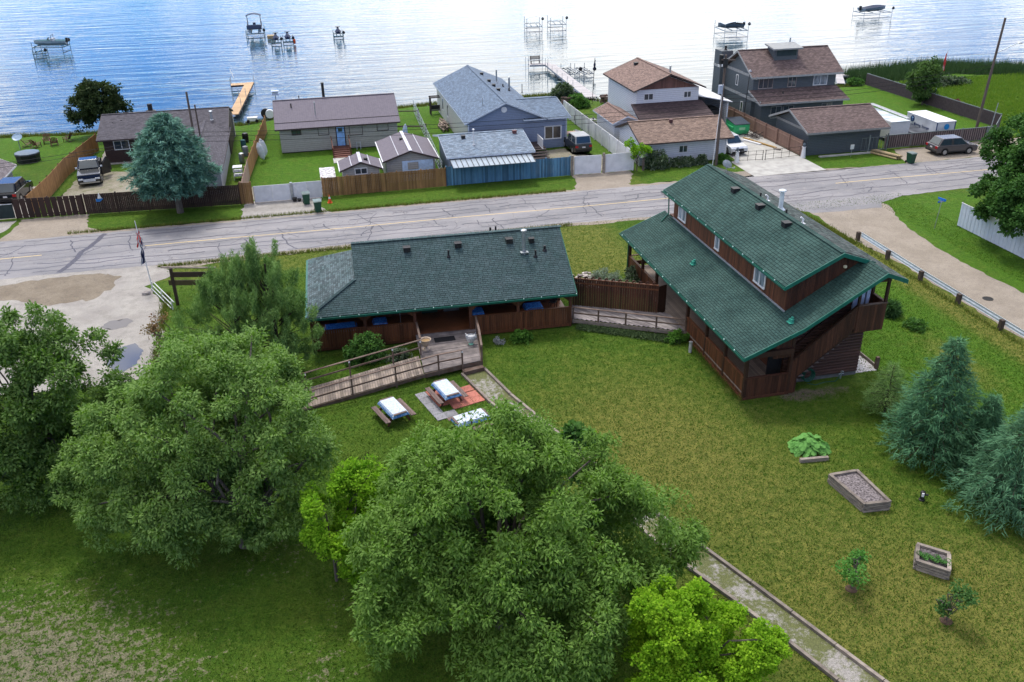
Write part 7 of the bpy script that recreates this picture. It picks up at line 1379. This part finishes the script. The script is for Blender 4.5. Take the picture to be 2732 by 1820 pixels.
# ================================================================== TREES AND PLANTS
def leaves(name, parent, Cn, rad, per, size, mat, seed=1, droop=.25, flat=.0, up=.35, wr=.33, core=None, shape='leaf'):
    """crown mesh: per leaves in every clump (centres Cn, radii rad), blades point outward and hang by droop"""
    r_ = np.random.default_rng(seed); n = len(Cn); k = n * per
    c_ = np.repeat(Cn, per, 0); rr = np.repeat(rad, per)
    d = r_.normal(size=(k, 3)); d /= np.linalg.norm(d, axis=1)[:, None]
    P = c_ + d * (rr * r_.random(k) ** .45)[:, None] * np.array([1, 1, .8])
    ax = d * .8 + r_.normal(size=(k, 3)) * .45; ax[:, 2] -= droop; ax /= np.linalg.norm(ax, axis=1)[:, None]
    nn_ = r_.normal(size=(k, 3)) * .6; nn_[:, 2] += up + .6; sd_ = np.cross(nn_, ax); sd_ /= np.linalg.norm(sd_, axis=1)[:, None] + 1e-9
    L = size * r_.uniform(.6, 1.3, k)[:, None]; W_ = L * wr
    nz = np.cross(ax, sd_); tip = P + ax * L - nz * L * .12; mid = P + ax * L * .45
    V = np.stack([P, mid + sd_ * W_, tip, mid - sd_ * W_], 1).reshape(-1, 3); F = np.arange(4 * k).reshape(k, 4)
    o = bpy.data.objects.new(name, npmesh(name, V, F, mat)); put(o, parent); return o
m_bark = M('grey_brown_bark', (.13, .11, .095), (.07, .06, .052), rough=.95, ns=5, stretch=(3, 3, .6), bmp=.6)
m_barkd = M('dark_bark', (.06, .045, .035), rough=.95, ns=5, bmp=.5)
def limb(b, pts, r0, r1, n=7):
    k = len(pts) - 1
    for i in range(k): b.tube(pts[i], pts[i + 1], r0 + (r1 - r0) * i / k, r0 + (r1 - r0) * (i + 1) / k, n, cap=False)
def crown_points(lobes, n, r_, shell=.62, big=(.45, .95), sub=7):
    """clump centres: branch ends near the skin of a union of ellipsoids (cx,cy,cz,rx,ry,rz), each carrying a tuft of clumps on its outer side"""
    w_ = np.array([l[3] * l[4] * l[5] for l in lobes]) ** .67; w_ /= w_.sum(); out = []; sc_ = min(1, min(np.mean(l[3:6]) for l in lobes) / 1.6 + .25)
    while len(out) < n:
        l = lobes[r_.choice(len(lobes), p=w_)]; d = r_.normal(size=3); d /= np.linalg.norm(d); f = shell + (1.04 - shell) * r_.random() ** .6 if r_.random() < .88 else r_.random() * shell
        p = np.array(l[:3]) + d * np.array(l[3:6]) * f; deep = 0
        for q in lobes:
            e = (p - np.array(q[:3])) / np.array(q[3:6]); deep = max(deep, 1 - math.sqrt((e ** 2).sum()))
        if deep > .5 and r_.random() < .8: continue
        if p[2] < .5: continue
        rb = r_.uniform(*big) * sc_
        for k in range(int(sub * r_.uniform(.6, 1.3))):
            e = r_.normal(size=3); e /= np.linalg.norm(e); e = e + d * .7 + np.array([0, 0, .45]); e /= np.linalg.norm(e)
            q = p + e * rb * r_.uniform(.35, 1.0); q[2] = max(.3, q[2]); out.append(q)
    return np.array(out[:n])
def tree(name, lab, x, y, lobes, mat, nclump, per, size, rad=(.35, .75), trunks=1, seed=1, droop=.25, bark=None, tr=.28, cat='tree', group=None, spray=True, up=.35, wr=.33):
    D = thing(name, lab, cat, (x, y, 0), 0, group); r_ = np.random.default_rng(seed); r = random.Random(seed)
    lobes = [(*l[:3], *[q - min(.5, q * .18) for q in l[3:6]]) for l in lobes]
    Cn = crown_points(lobes, nclump, r_); rad_ = r_.uniform(*rad, nclump)
    crown = leaves('crown', D, Cn, rad_, per, size, mat, seed + 1, droop, up=up, wr=wr)
    top = max(l[2] for l in lobes); b = B()
    for k in range(trunks):
        bx, by_ = (x + r.uniform(-.35, .35) * (trunks > 1), y + r.uniform(-.3, .3) * (trunks > 1)); a = k * 2 * pi / trunks + r.random()
        ls = sorted(lobes, key=lambda l: -l[3])[:max(3, len(lobes))]
        h1 = top * .45; p1 = (bx + .5 * math.cos(a) * (trunks > 1), by_ + .5 * math.sin(a) * (trunks > 1), h1 * .5); p2 = (bx + 1.1 * math.cos(a) * (trunks > 1), by_ + 1.1 * math.sin(a) * (trunks > 1), h1)
        limb(b, [(bx, by_, -.1), p1, p2], tr, tr * .6, 9)
        for i in range(7 if trunks > 1 else 12):
            t_ = Cn[r.randrange(len(Cn))]; m_ = ((p2[0] + t_[0]) / 2 + r.uniform(-.4, .4), (p2[1] + t_[1]) / 2 + r.uniform(-.4, .4), (p2[2] + t_[2]) / 2 + .3); limb(b, [p2 if i % 2 else p1, m_, tuple(t_)], tr * .35, .03, 6)
    b.obj('trunk', bark or m_bark, D)
    if spray:
        b = B()
        for i in range(min(160, nclump)):
            c_ = Vector(Cn[i]); m0 = Vector((x, y, top * .55)); d = (m0 - c_); 
            if d.length > .1: b.tube(c_ + d.normalized() * rad_[i] * .9, c_ - d.normalized() * rad_[i] * .6, .014, .006, 4, cap=False)
        o = b.obj('twigs', bark or m_bark, D); o['kind'] = 'stuff'
    return D
lf_willow = leafmat('willow_leaf', (.018, .078, .006), (.17, .30, .03), back=(.15, .26, .055), tr=.36)
lf_willow2 = leafmat('silvery_willow_leaf', (.022, .085, .009), (.19, .315, .045), back=(.18, .29, .08), tr=.36)
lf_dark = leafmat('dark_broad_leaf', (.028, .062, .022), (.065, .115, .035), back=(.12, .16, .10), tr=.25)
lf_maple = leafmat('bright_maple_leaf', (.09, .24, .012), (.26, .44, .03), tr=.42)
lf_shrub = leafmat('shrub_leaf', (.035, .10, .03), (.10, .21, .04), tr=.3); lf_rt = leafmat('right_tree_leaf', (.022, .075, .018), (.075, .165, .035), tr=.22)
tree('willow_tree', 'largest feathery grey green tree filling the bottom middle of the lawn', 5.0, 24.4, [(4.8, 24.6, 5.3, 3.6, 3.4, 3.4), (2.0, 24.8, 3.6, 2.7, 2.4, 2.5), (8.3, 23.6, 3.8, 3.0, 2.7, 2.6), (7.6, 26.0, 4.8, 2.7, 2.4, 2.3), (3.6, 26.6, 4.8, 2.7, 2.2, 2.3), (5.2, 21.8, 3.2, 3.2, 2.0, 2.7), (9.6, 25.0, 2.8, 1.6, 1.8, 1.6), (5.2, 25.6, 6.9, 2.1, 1.9, 1.7), (10.6, 24.3, 3.2, 1.9, 1.6, 1.7), (5.8, 20.6, 2.6, 2.6, 1.5, 2.0), (.9, 24.6, 3.6, 1.8, 1.6, 1.7), (1.2, 23.2, 2.6, 1.6, 1.5, 1.5), (5.6, 24.6, 3.4, 2.8, 2.4, 2.4), (6.4, 27.2, 4.9, 1.7, 1.5, 1.7)], lf_willow, 2700, 76, .165, (.22, .46), 3, 21, .35, wr=.2)
tree('willow_tree', 'broad silvery green multi trunked tree left of the bottom middle one', -4.6, 31.6, [(-5.0, 32.8, 5.9, 3.5, 3.2, 3.3), (-8.4, 33.2, 4.3, 2.9, 2.6, 2.7), (-2.7, 31.3, 4.6, 2.3, 2.0, 2.9), (-4.0, 34.8, 5.9, 2.6, 2.2, 2.2), (-6.5, 31.0, 3.4, 2.7, 1.9, 2.0), (-6.0, 34.8, 6.7, 2.0, 1.8, 1.6), (-5.5, 32.5, 3.4, 2.8, 2.2, 2.4), (-3.0, 30.5, 3.0, 1.8, 1.4, 1.6), (-10.0, 33.0, 3.2, 1.7, 1.5, 1.6), (-3.6, 30.9, 2.1, 2.1, 1.3, 1.5), (-8.6, 32.0, 2.5, 2.0, 1.6, 1.7), (-6.2, 30.4, 2.0, 1.8, 1.1, 1.3)], lf_willow2, 2200, 76, .165, (.22, .46), 4, 22, .3, tr=.22, wr=.2)
tree('broadleaf_tree', 'darker green tree at the left edge with a pale trunk foot', -13.2, 37.4, [(-14.6, 38.0, 5.0, 3.6, 3.0, 3.2), (-11.6, 38.2, 5.2, 2.4, 2.3, 2.6), (-13.4, 38.8, 7.0, 2.2, 1.9, 1.8), (-16.5, 37.5, 4.0, 2.6, 2.3, 2.6), (-12.2, 37.3, 3.3, 2.3, 1.9, 2.2), (-18, 39, 5.4, 2.8, 2.4, 2.6), (-14.6, 37.0, 2.9, 2.9, 1.7, 2.2), (-17.4, 37.4, 2.6, 2.3, 1.8, 2.0), (-11.8, 37.6, 2.4, 1.9, 1.4, 1.6), (-16.0, 36.6, 1.9, 2.4, 1.3, 1.4), (-13.2, 36.7, 1.9, 1.7, 1.1, 1.3), (-18.5, 36.8, 2.0, 2.0, 1.4, 1.6)], leafmat('left_tree_leaf', (.015, .065, .007), (.14, .255, .03), back=(.13, .22, .06), tr=.33), 1900, 62, .185, (.22, .46), 1, 23, .3, tr=.13, wr=.22)
tree('young_maple', 'small bright green maple squeezed between the two large feathery trees', -1.0, 28.4, [(-.7, 28.6, 3.2, 1.35, 1.3, 1.7), (-.3, 28.2, 1.9, 1.3, 1.2, 1.2), (.5, 29.4, 3.2, .9, .9, 1.5)], lf_maple, 330, 110, .105, (.18, .34), 1, 24, .2, tr=.08, wr=.42)
tree('young_maple', 'small vivid yellow green maple at the bottom edge beside the footpath', 10.6, 19.9, [(9.6, 19.9, 2.7, 1.7, 1.5, 1.7), (11.8, 19.6, 2.1, 1.6, 1.4, 1.4), (10.4, 18.7, 1.6, 2.1, 1.5, 1.3), (9.9, 20.3, 3.6, 1.0, .9, .9), (8.9, 19.3, 1.6, 1.1, 1.1, 1.1)], leafmat('vivid_maple_leaf', (.10, .25, .01), (.30, .48, .03), tr=.42), 620, 130, .10, (.16, .34), 1, 25, .2, tr=.1, wr=.42)
tree('saplings', 'bright green sapling showing above the right side of the largest tree', 9.6, 28.8, [(9.6, 28.8, 4.3, 1.0, .9, 1.0)], lf_shrub, 30, 60, .22, (.25, .4), 1, 26, .2, tr=.05, wr=.4)
tree('saplings', 'slim pale green sapling with an upright tip beside the grass left of the largest tree', 1.6, 31.2, [(1.6, 31.2, 2.0, .5, .5, 1.3), (1.0, 30.6, 1.6, .7, .6, .8)], lf_maple, 34, 50, .17, (.2, .32), 1, 27, .1, tr=.04, wr=.3)
b = B(); D = thing('bare_sapling', 'thin dark bare stemmed sapling at the right side of the silvery tree', 'tree', (.3, 33.2, 0)); r = random.Random(4)
for k in range(9): limb(b, [(.3, 33.2, 0), (.3 + r.uniform(-.1, .2), 33.2, 1.1), (.3 + r.uniform(-.5, .9), 33.2 + r.uniform(-.4, .4), 2.6)], .035, .01, 5)
b.obj('stem', m_barkd, D)
for x, y, l, h_, w_ in ((18.72, 22.98, 'young sapling with bright leaves on the lawn between the footpath and the garden beds', 1.95, .55), (21.23, 20.61, 'thinner faint sapling in a ring of bare soil nearer the right bottom corner', 1.5, .5)):
    D = tree('young_tree', l, x, y, [(x + .1, y, h_ * .62, w_, w_, h_ * .4)], leafmat('sapling_leaf', (.05, .17, .03), (.13, .30, .06)) if h_ > 1.8 else leafmat('faint_leaf', (.04, .11, .03), (.08, .17, .045)), 26 if h_ > 1.8 else 17, 40, .11, (.16, .3), 1, int(x), .1, tr=.035, wr=.4, spray=False)
    b = B(); b.lathe((x, y, .0), [(.24, .01), (.2, .04), (.08, .05)], 12); b.obj('mulch', M('brown_mulch', (.12, .075, .05), rough=1, ns=9), D)
# conifers
def conifer(name, lab, x, y, H, R, mat, nlev, seed, prof=.9, droop=.25, dense=1.0, base=.3, size=.3, bark=None, wr=.16, upturn=.1, tr=.14, per=26, cat='spruce tree', dome=False):
    """whorls of boughs; needles are fans of narrow blades along every bough"""
    D = thing(name, lab, cat, (x, y, 0)); r_ = np.random.default_rng(seed); bb = B(); bb.tube((x, y, -.1), (x, y, H * .97), tr, .02, 8); Pp = []; Ax = []
    for l in range(nlev):
        f = (l + .5) / nlev; z = base + (H - base) * f; Rr = (R * (1 - f) ** prof if not dome else R * (.8 + .2 * min(1, f / .2)) * (1 - max(0, f - .12) ** 1.7 / .88 ** 1.7) ** .75) * r_.uniform(.85, 1.1) + .12; nb = max(5, int((7 + 13 * (1 - f)) * dense))
        for k in range(nb):
            a = 2 * pi * (k + r_.random() * .8) / nb; L = Rr * r_.uniform(.72, 1.1); dz = -droop * L * r_.uniform(.6, 1.2) + upturn * L
            p0 = np.array([x, y, z + L * .18]); p1 = np.array([x + L * math.cos(a), y + L * math.sin(a), z + dz])
            if r_.random() < .5: bb.tube(p0, p1, .025, .008, 4, cap=False)
            m_ = int(per * (.35 + L / max(R, .5))); t_ = r_.random(m_) ** .6; side = np.array([-math.sin(a), math.cos(a), 0]); fan = L * .38 * (1.08 - t_)
            q = p0 + (p1 - p0) * t_[:, None] + side * (r_.uniform(-1, 1, m_) * (fan + .06))[:, None]; q[:, 2] += r_.normal(0, .06, m_) - .1 * np.abs(r_.normal(0, .5, m_)) * fan
            d = (p1 - p0) / (np.linalg.norm(p1 - p0) + 1e-6) + side * r_.normal(0, .7, m_)[:, None] + r_.normal(0, .3, (m_, 3)); Pp.append(q); Ax.append(d)
    P = np.concatenate(Pp); A = np.concatenate(Ax); A /= np.linalg.norm(A, axis=1)[:, None]; k = len(P)
    out = []
    for rep in range(3):
        ax = A + r_.normal(0, .35, (k, 3)); ax /= np.linalg.norm(ax, axis=1)[:, None]; nrm = r_.normal(size=(k, 3)) * .5 + np.array([0, 0, 1.]); sd_ = np.cross(nrm, ax); sd_ /= np.linalg.norm(sd_, axis=1)[:, None] + 1e-9
        L = size * r_.uniform(.6, 1.2, k)[:, None]; Q0 = P + r_.normal(0, .06, (k, 3)); out.append(np.stack([Q0 - sd_ * L * wr * .5, Q0 + sd_ * L * wr * .5, Q0 + ax * L], 1))
    V = np.concatenate(out).reshape(-1, 3); F = np.arange(len(V)).reshape(-1, 3); o = bpy.data.objects.new('crown', npmesh('crown', V, F, mat)); put(o, D); bb.obj('trunk', bark or m_barkd, D); return D
nd_bs = leafmat('blue_spruce_needle', (.035, .12, .09), (.18, .34, .27), tr=.12, rough=.6); nd_sp = leafmat('spruce_needle', (.012, .062, .03), (.11, .25, .12), tr=.12, rough=.6)
nd_pine = leafmat('pine_needle', (.06, .15, .035), (.25, .38, .12), tr=.15, rough=.6)
conifer('blue_spruce', 'broad blue green spruce on a bare trunk in front of the dark fence', -11.55, 77.7, 8.4, 3.55, nd_bs, 26, 31, .5, .1, 1.35, 1.9, .42, m_bark, .22, .16, .3, 36, dome=True)
conifer('spruce_tree', 'tall dark blue green spruce near the garden beds, right of the log house', 27.5, 30.3, 6.3, 2.6, nd_sp, 17, 32, .8, .12, 1.0, .25, .3, None, .16, .1, .14, 30)
conifer('spruce_tree', 'blue green spruce cut off by the right edge below the taller one', 28.3, 25.9, 5.5, 2.75, leafmat('bluish_spruce_needle', (.015, .072, .035), (.13, .27, .14), tr=.12), 16, 33, .72, .12, 1.0, .2, .3, None, .16, .08, .14, 30)
conifer('spruce_tree', 'smaller spruce tucked against the lower right side of the tall one', 29.0, 28.9, 3.9, 1.2, nd_sp, 16, 34, .8, .2, 1.0, .2, .26, None, .16, .08, .09, 24)
conifer('small_pine', 'small yellowish green conifer between the white gravel and the tall spruce', 27.6, 34.2, 2.9, 1.3, nd_pine, 12, 35, .7, .0, .8, .1, .24, None, .12, .25, .06, 14, cat='pine tree')
def pine(lab, x, y, H, seed, lobes, n):
    D = thing('pine_tree', lab, 'pine tree', (x, y, 0)); r_ = np.random.default_rng(seed); b = B(); b.tube((x, y, -.1), (x, y, H * .85), .2, .05, 8)
    Cn = crown_points(lobes, n, r_, .55, (.35, .75), 6)
    for c_ in Cn[::9]: b.tube((x + (c_[0] - x) * .25, y + (c_[1] - y) * .25, c_[2] * .75), tuple(c_), .04, .012, 5, cap=False)
    per = 95; k = n * per; c_ = np.repeat(Cn, per, 0)
    d = r_.normal(size=(k, 3)) * .75; d[:, 2] = np.abs(d[:, 2]) + .55; d /= np.linalg.norm(d, axis=1)[:, None]; hgt = r_.random(k)[:, None] * .55; out_ = (c_ - np.array([x, y, H * .35])); out_ /= np.linalg.norm(out_, axis=1)[:, None] + 1e-6
    base_ = c_ + (np.array([0, 0, 1]) + out_ * .55) * hgt + r_.normal(0, .075, (k, 3)); sd_ = np.cross(d, r_.normal(size=(k, 3))); sd_ /= np.linalg.norm(sd_, axis=1)[:, None]
    L = .17 * r_.uniform(.6, 1.2, k)[:, None]; V = np.stack([base_ - sd_ * .018, base_ + sd_ * .018, base_ + d * L], 1).reshape(-1, 3); F = np.arange(3 * k).reshape(k, 3)
    o = bpy.data.objects.new('crown', npmesh('crown', V, F, nd_pine)); put(o, D); b.obj('trunk', m_barkd, D); return D
pine('large grey green pine with several leaders left of the veranda building', -5.2, 47.2, 6.0, 41, [(-5.0, 47.3, 3.2, 2.2, 2.0, 2.3), (-6.4, 47.2, 2.3, 1.7, 1.6, 1.6), (-5.4, 47.3, 5.5, .9, .9, 1.2), (-4.4, 45.8, 1.8, 2.0, 1.3, 1.4), (-6.0, 47.6, 4.4, .9, .9, 1.1), (-4.6, 47.4, 5.0, .9, .8, 1.2)], 720)
pine('taller pine with pointed tips close to the left end of the veranda roof', -3.2, 47.3, 7.6, 42, [(-3.2, 47.3, 3.9, 1.5, 1.5, 2.3), (-3.1, 47.3, 6.5, .5, .5, 1.4), (-2.5, 46.5, 2.3, 1.5, 1.4, 1.8), (-3.9, 47.2, 5.6, .55, .5, 1.2), (-2.5, 47.3, 4.9, .7, .7, 1.3)], 480)
D = tree('dead_shrub', 'thin shrub with rusty brown dead twigs at the left foot of the large pine', -9.6, 50.6, [(-9.6, 50.6, 1.3, 1.2, 1.0, 1.1)], leafmat('rusty_leaf', (.22, .09, .05), (.16, .15, .06), tr=.2), 40, 30, .12, (.2, .35), 1, 43, 0, tr=.04, cat='shrub')
tree('broadleaf_tree', 'large dark tree at the right edge hanging over the white panel fence', 50.8, 53.2, [(52.8, 53.0, 5.8, 3.6, 3.2, 3.2), (49.8, 53.8, 3.6, 2.3, 2.2, 2.0), (52.3, 50.5, 5.8, 3.2, 3.0, 3.0), (53.0, 57.0, 6.2, 2.6, 2.4, 2.6), (49.2, 50.5, 3.9, 2.2, 2.0, 1.9), (55.5, 55, 8.2, 3, 3, 2.6)], lf_rt, 1300, 60, .25, (.3, .6), 1, 44, .2, tr=.3, wr=.32)
tree('broadleaf_tree', 'bushy dark green tree behind the large one at the right edge near the utility pole', 59.0, 61.5, [(61.0, 60.0, 3.4, 3.2, 3.0, 2.6), (57.4, 57.8, 2.6, 2.6, 2.0, 1.8), (65.0, 62.5, 4.4, 3.0, 2.8, 2.8), (64.5, 58, 5.6, 3.2, 3, 3.0), (55.6, 59.6, 2.0, 1.5, 1.4, 1.1), (68, 67, 3.4, 2.4, 2.2, 2.4), (61, 55.5, 4.6, 2.8, 2.4, 2.4)], leafmat('right_back_leaf', (.025, .08, .018), (.09, .18, .035), tr=.22), 1300, 55, .28, (.3, .6), 1, 45, .2, tr=.3, wr=.32)
tree('lake_tree', 'rounded dark tree leaning over the shore behind the dark cottage', -22.3, 108.4, [(-22.4, 108.4, 3.7, 2.7, 2.3, 2.3), (-24.2, 108.5, 2.6, 1.7, 1.6, 1.7), (-20.6, 108.3, 2.4, 1.6, 1.5, 1.4), (-22.6, 108.6, 5.1, 1.6, 1.5, 1.0)], leafmat('olive_dark_leaf', (.022, .042, .014), (.06, .085, .03), tr=.2), 620, 40, .26, (.22, .45), 1, 46, .3, tr=.2)
tree('round_tree', 'round green bushy tree on the mown lot beside the long slatted fence', 73.2, 95.4, [(73.0, 95.6, 3.0, 2.0, 1.9, 1.7), (73.2, 95.4, 1.7, 1.3, 1.2, 1.2), (73.8, 95.7, 3.8, 1.3, 1.2, 1.0)], leafmat('round_tree_leaf', (.045, .10, .025), (.10, .17, .05), tr=.25), 340, 40, .24, (.22, .45), 1, 47, .2, tr=.12)
def shrub(name, lab, x, y, rx, ry, h_, mat, n, per, size, seed, cat='shrub', wr=.35, z=0):
    D = thing(name, lab, cat, (x, y, z)); r_ = np.random.default_rng(seed); d = r_.normal(size=(n, 3)); d[:, 2] = np.abs(d[:, 2]); d /= np.linalg.norm(d, axis=1)[:, None]; f = r_.uniform(.45, 1, n)[:, None]
    Cn = np.array([x, y, z + .05]) + d * f * np.array([rx, ry, h_ * .85]); leaves('foliage', D, Cn, r_.uniform(.12, .25, n) * max(.6, min(1.3, rx)), per, size, mat, seed, .05, wr=wr)
    b = B(); [b.tube((x, y, z - .05), tuple(Cn[i]), .018, .006, 4, cap=False) for i in range(0, n, max(1, n // 14))]; b.obj('stem', m_barkd, D); return D
shrub('shrub', 'leafy bright green shrub against the veranda wall left of the entrance ramp', 1.75, 46.9, 1.25, .9, 2.2, lf_shrub, 90, 70, .13, 51); shrub('shrub', 'low dark green plant beside the entrance deck under the upper ramp rail', 3.6, 46.6, .8, .6, .8, lf_dark, 30, 50, .12, 52)
shrub('perennial', 'round green perennial clump in front of the veranda wall right of the entrance', 11.1, 47.0, .75, .5, .75, leafmat('perennial_leaf', (.05, .13, .02), (.11, .24, .04)), 40, 60, .14, 53, 'plant'); shrub('perennial', 'grey low plant with pale flowers left of the round green perennial', 9.75, 47.0, .4, .3, .4, M('grey_flower_leaf', (.10, .12, .10), (.45, .45, .47), ns=30, nd=6), 20, 40, .07, 54, 'plant')
shrub('sage_bush', 'silvery grey green bush behind the dark board screen', 18.7, 53.4, 1.25, 1.1, 1.5, leafmat('sage_leaf', (.12, .17, .12), (.24, .29, .23), tr=.2), 90, 70, .12, 55, wr=.2); shrub('sage_bush', 'lower grey green bush between the silvery bush and the porch corner', 20.0, 52.0, .9, .8, 1.0, leafmat('sage_leaf2', (.10, .16, .09), (.2, .27, .16)), 60, 60, .12, 56, wr=.2); shrub('shrub', 'dark leafy shrub at the rear porch posts of the log house', 20.5, 53.3, .55, .9, 1.5, lf_dark, 50, 60, .13, 57)
shrub('shrub', 'round green shrub at the corner where the boardwalk meets the log house porch', 20.3, 44.5, .75, .5, .75, leafmat('perennial_leaf', (.05, .13, .02), (.11, .24, .04)), 45, 60, .12, 58)
shrub('grass_tuft', 'dark green tuft of tall grass right of the log house balcony', 34.8, 44.6, .6, .6, .95, leafmat('tuft_leaf', (.03, .085, .03), (.07, .14, .05)), 40, 60, .4, 59, 'plant', .06); shrub('grass_tuft', 'lower weedy tuft next to the dark green one right of the balcony', 35.3, 42.6, .7, .9, .45, lf_shrub, 30, 50, .15, 60, 'plant')
# rhubarb: big leaves, each its own piece
RBB = thing('rhubarb_plant', 'large leaved rhubarb plant growing on the lawn above the garden beds', 'plant', (22.1, 32.2, 0)); m_rh = leafmat('rhubarb_leaf', (.05, .18, .03), (.16, .36, .09), tr=.25, rough=.45)
def bigleaf(seed):
    r = random.Random(seed); bm = bmesh.new(); c_ = bm.verts.new((0, 0, .02)); ring = []
    for i in range(10):
        a = -2.8 + 5.6 * i / 9; rr = (.5 - .1 * abs(math.sin(a * 1.0))) * r.uniform(.88, 1.1); ring.append(bm.verts.new((rr * math.cos(a) * 1.15 + .1, rr * math.sin(a), r.uniform(-.1, .06))))
    for i in range(9): bm.faces.new((c_, ring[i], ring[i + 1]))
    me = bpy.data.meshes.new('leaf'); bm.to_mesh(me); bm.free(); me.materials.append(m_rh); return me
LM = [bigleaf(i) for i in range(6)]; r = random.Random(3)
for k in range(110):
    a = r.uniform(0, 2 * pi); f = math.sqrt(r.random()); x = .95 * f * math.cos(a); y = .75 * f * math.sin(a); z = .12 + .62 * (1 - f ** 2) * r.uniform(.5, 1.1); o = bpy.data.objects.new('leaf', LM[k % 6]); C.objects.link(o); o.parent = RBB; o.location = (x, y, z); s = r.uniform(.3, .5); o.scale = (s, s, s); o.rotation_euler = (r.uniform(-.5, .5), .1 + .7 * f * r.uniform(.3, 1.3), math.atan2(y, x) + r.uniform(-.5, .5))
# shrubs by the white garage and shore
for x, y, rx, ry, h_, l, m_, sd in ((32.5, 79.0, 1.3, .8, 2.1, 'large round dark shrub in front of the white garage', lf_dark, 61), (35.3, 79.2, 1.5, .6, .9, 'low wide shrub under the white garage window', lf_dark, 62), (37.2, 79.2, .7, .5, 1.1, 'small dark shrub left of the central utility pole', lf_dark, 63), (39.3, 78.9, .8, .5, 1.0, 'yellow green shrub at the foot of the central utility pole', lf_shrub, 64)): shrub('garage_shrub', l, x, y, rx, ry, h_, m_, int(60 * rx), 50, .2, sd)
tree('young_tree', 'slender light green tree at the left corner of the white garage', 30.3, 78.7, [(30.2, 78.7, 2.5, .75, .6, .8), (30.8, 78.8, 1.5, .8, .6, .6)], lf_maple, 40, 45, .18, (.2, .35), 1, 65, .1, tr=.06, spray=False)
D = thing('wall_lantern_post', 'short post with a white lantern bird feeder under the slender tree', 'post', (30.9, 78.6, 0)); post(D, 30.9, 78.6, 0, 1.3, .16, m_log_u); b = B(); b.lathe((30.6, 78.4, 1.3), [(.05, 0), (.22, .1), (.2, .2), (.04, .3)], 10); b.obj('feeder', m_white, D)
shrub('shore_bush', 'dense dark round bush on the shore between the blue house and the grey dock', 32.0, 110.6, 1.9, 1.3, 2.4, lf_dark, 110, 60, .26, 66); shrub('shore_bush', 'lighter green bush running from the round one towards the lawn', 32.9, 106.8, 1.4, 2.0, 1.7, lf_shrub, 90, 50, .24, 67); shrub('shore_bush', 'small bush at the shore behind the lean-to of the white house', 46.5, 104.5, 1.2, .9, 1.2, lf_dark, 40, 50, .22, 68); shrub('shore_bush', 'pale green bush at the lake end of the long slatted fence', 72.3, 108.5, 1.0, 1.4, .9, lf_shrub, 40, 50, .22, 69)
shrub('field_brush', 'dark brushy thicket between the mown field and the reeds', 82, 104.5, 5, 1.4, 1.2, lf_dark, 240, 40, .3, 70)
# bed of low plants along the boardwalk
Q = []; strip(15.0, 47.75, 20.4, 44.35, .28, 5200, .12); P = np.concatenate(Q[-1:]); r_ = np.random.default_rng(3)
o = leaves('boardwalk_flower_bed', None, P, np.full(len(P), .12), 3, .07, M('dark_bed_leaf', (.022, .05, .02), (.09, .14, .04), ns=18, nd=5), 9, 0, wr=.4); tag(o, kind='stuff')
# reeds
R1 = np.stack([RNG.uniform(74, 150, 60000), np.zeros(60000), np.full(60000, -.6)], 1); R1[:, 1] = shore(R1[:, 0]) + RNG.normal(2.2, 1.9, 60000) - np.clip((R1[:, 0] - 100) * .06, 0, 4)
blades('reeds', R1, 1.6, .09, leafmat('reed_blade', (.025, .06, .025), (.07, .12, .045), tr=.15), .25, 8)
R2 = np.stack([RNG.uniform(-40, 74, 26000), np.zeros(26000), np.full(26000, -.35)], 1); R2[:, 1] = shore(R2[:, 0]) + RNG.normal(-.7, .35, 26000); blades('shore_grass', R2, .45, .06, m_long, .4, 9)
R3 = np.stack([RNG.uniform(74.5, 125, 90000), RNG.uniform(80, 108, 90000), np.zeros(90000)], 1); blades('field_grass', R3, .35, .08, leafmat('field_grass_blade', (.07, .16, .015), (.17, .24, .04)), .5, 10)
# dim woods beyond the right edge so the setting goes on
print('objects', len(bpy.data.objects), 'tris', sum(len(o.data.polygons) for o in bpy.data.objects if o.type == 'MESH'))
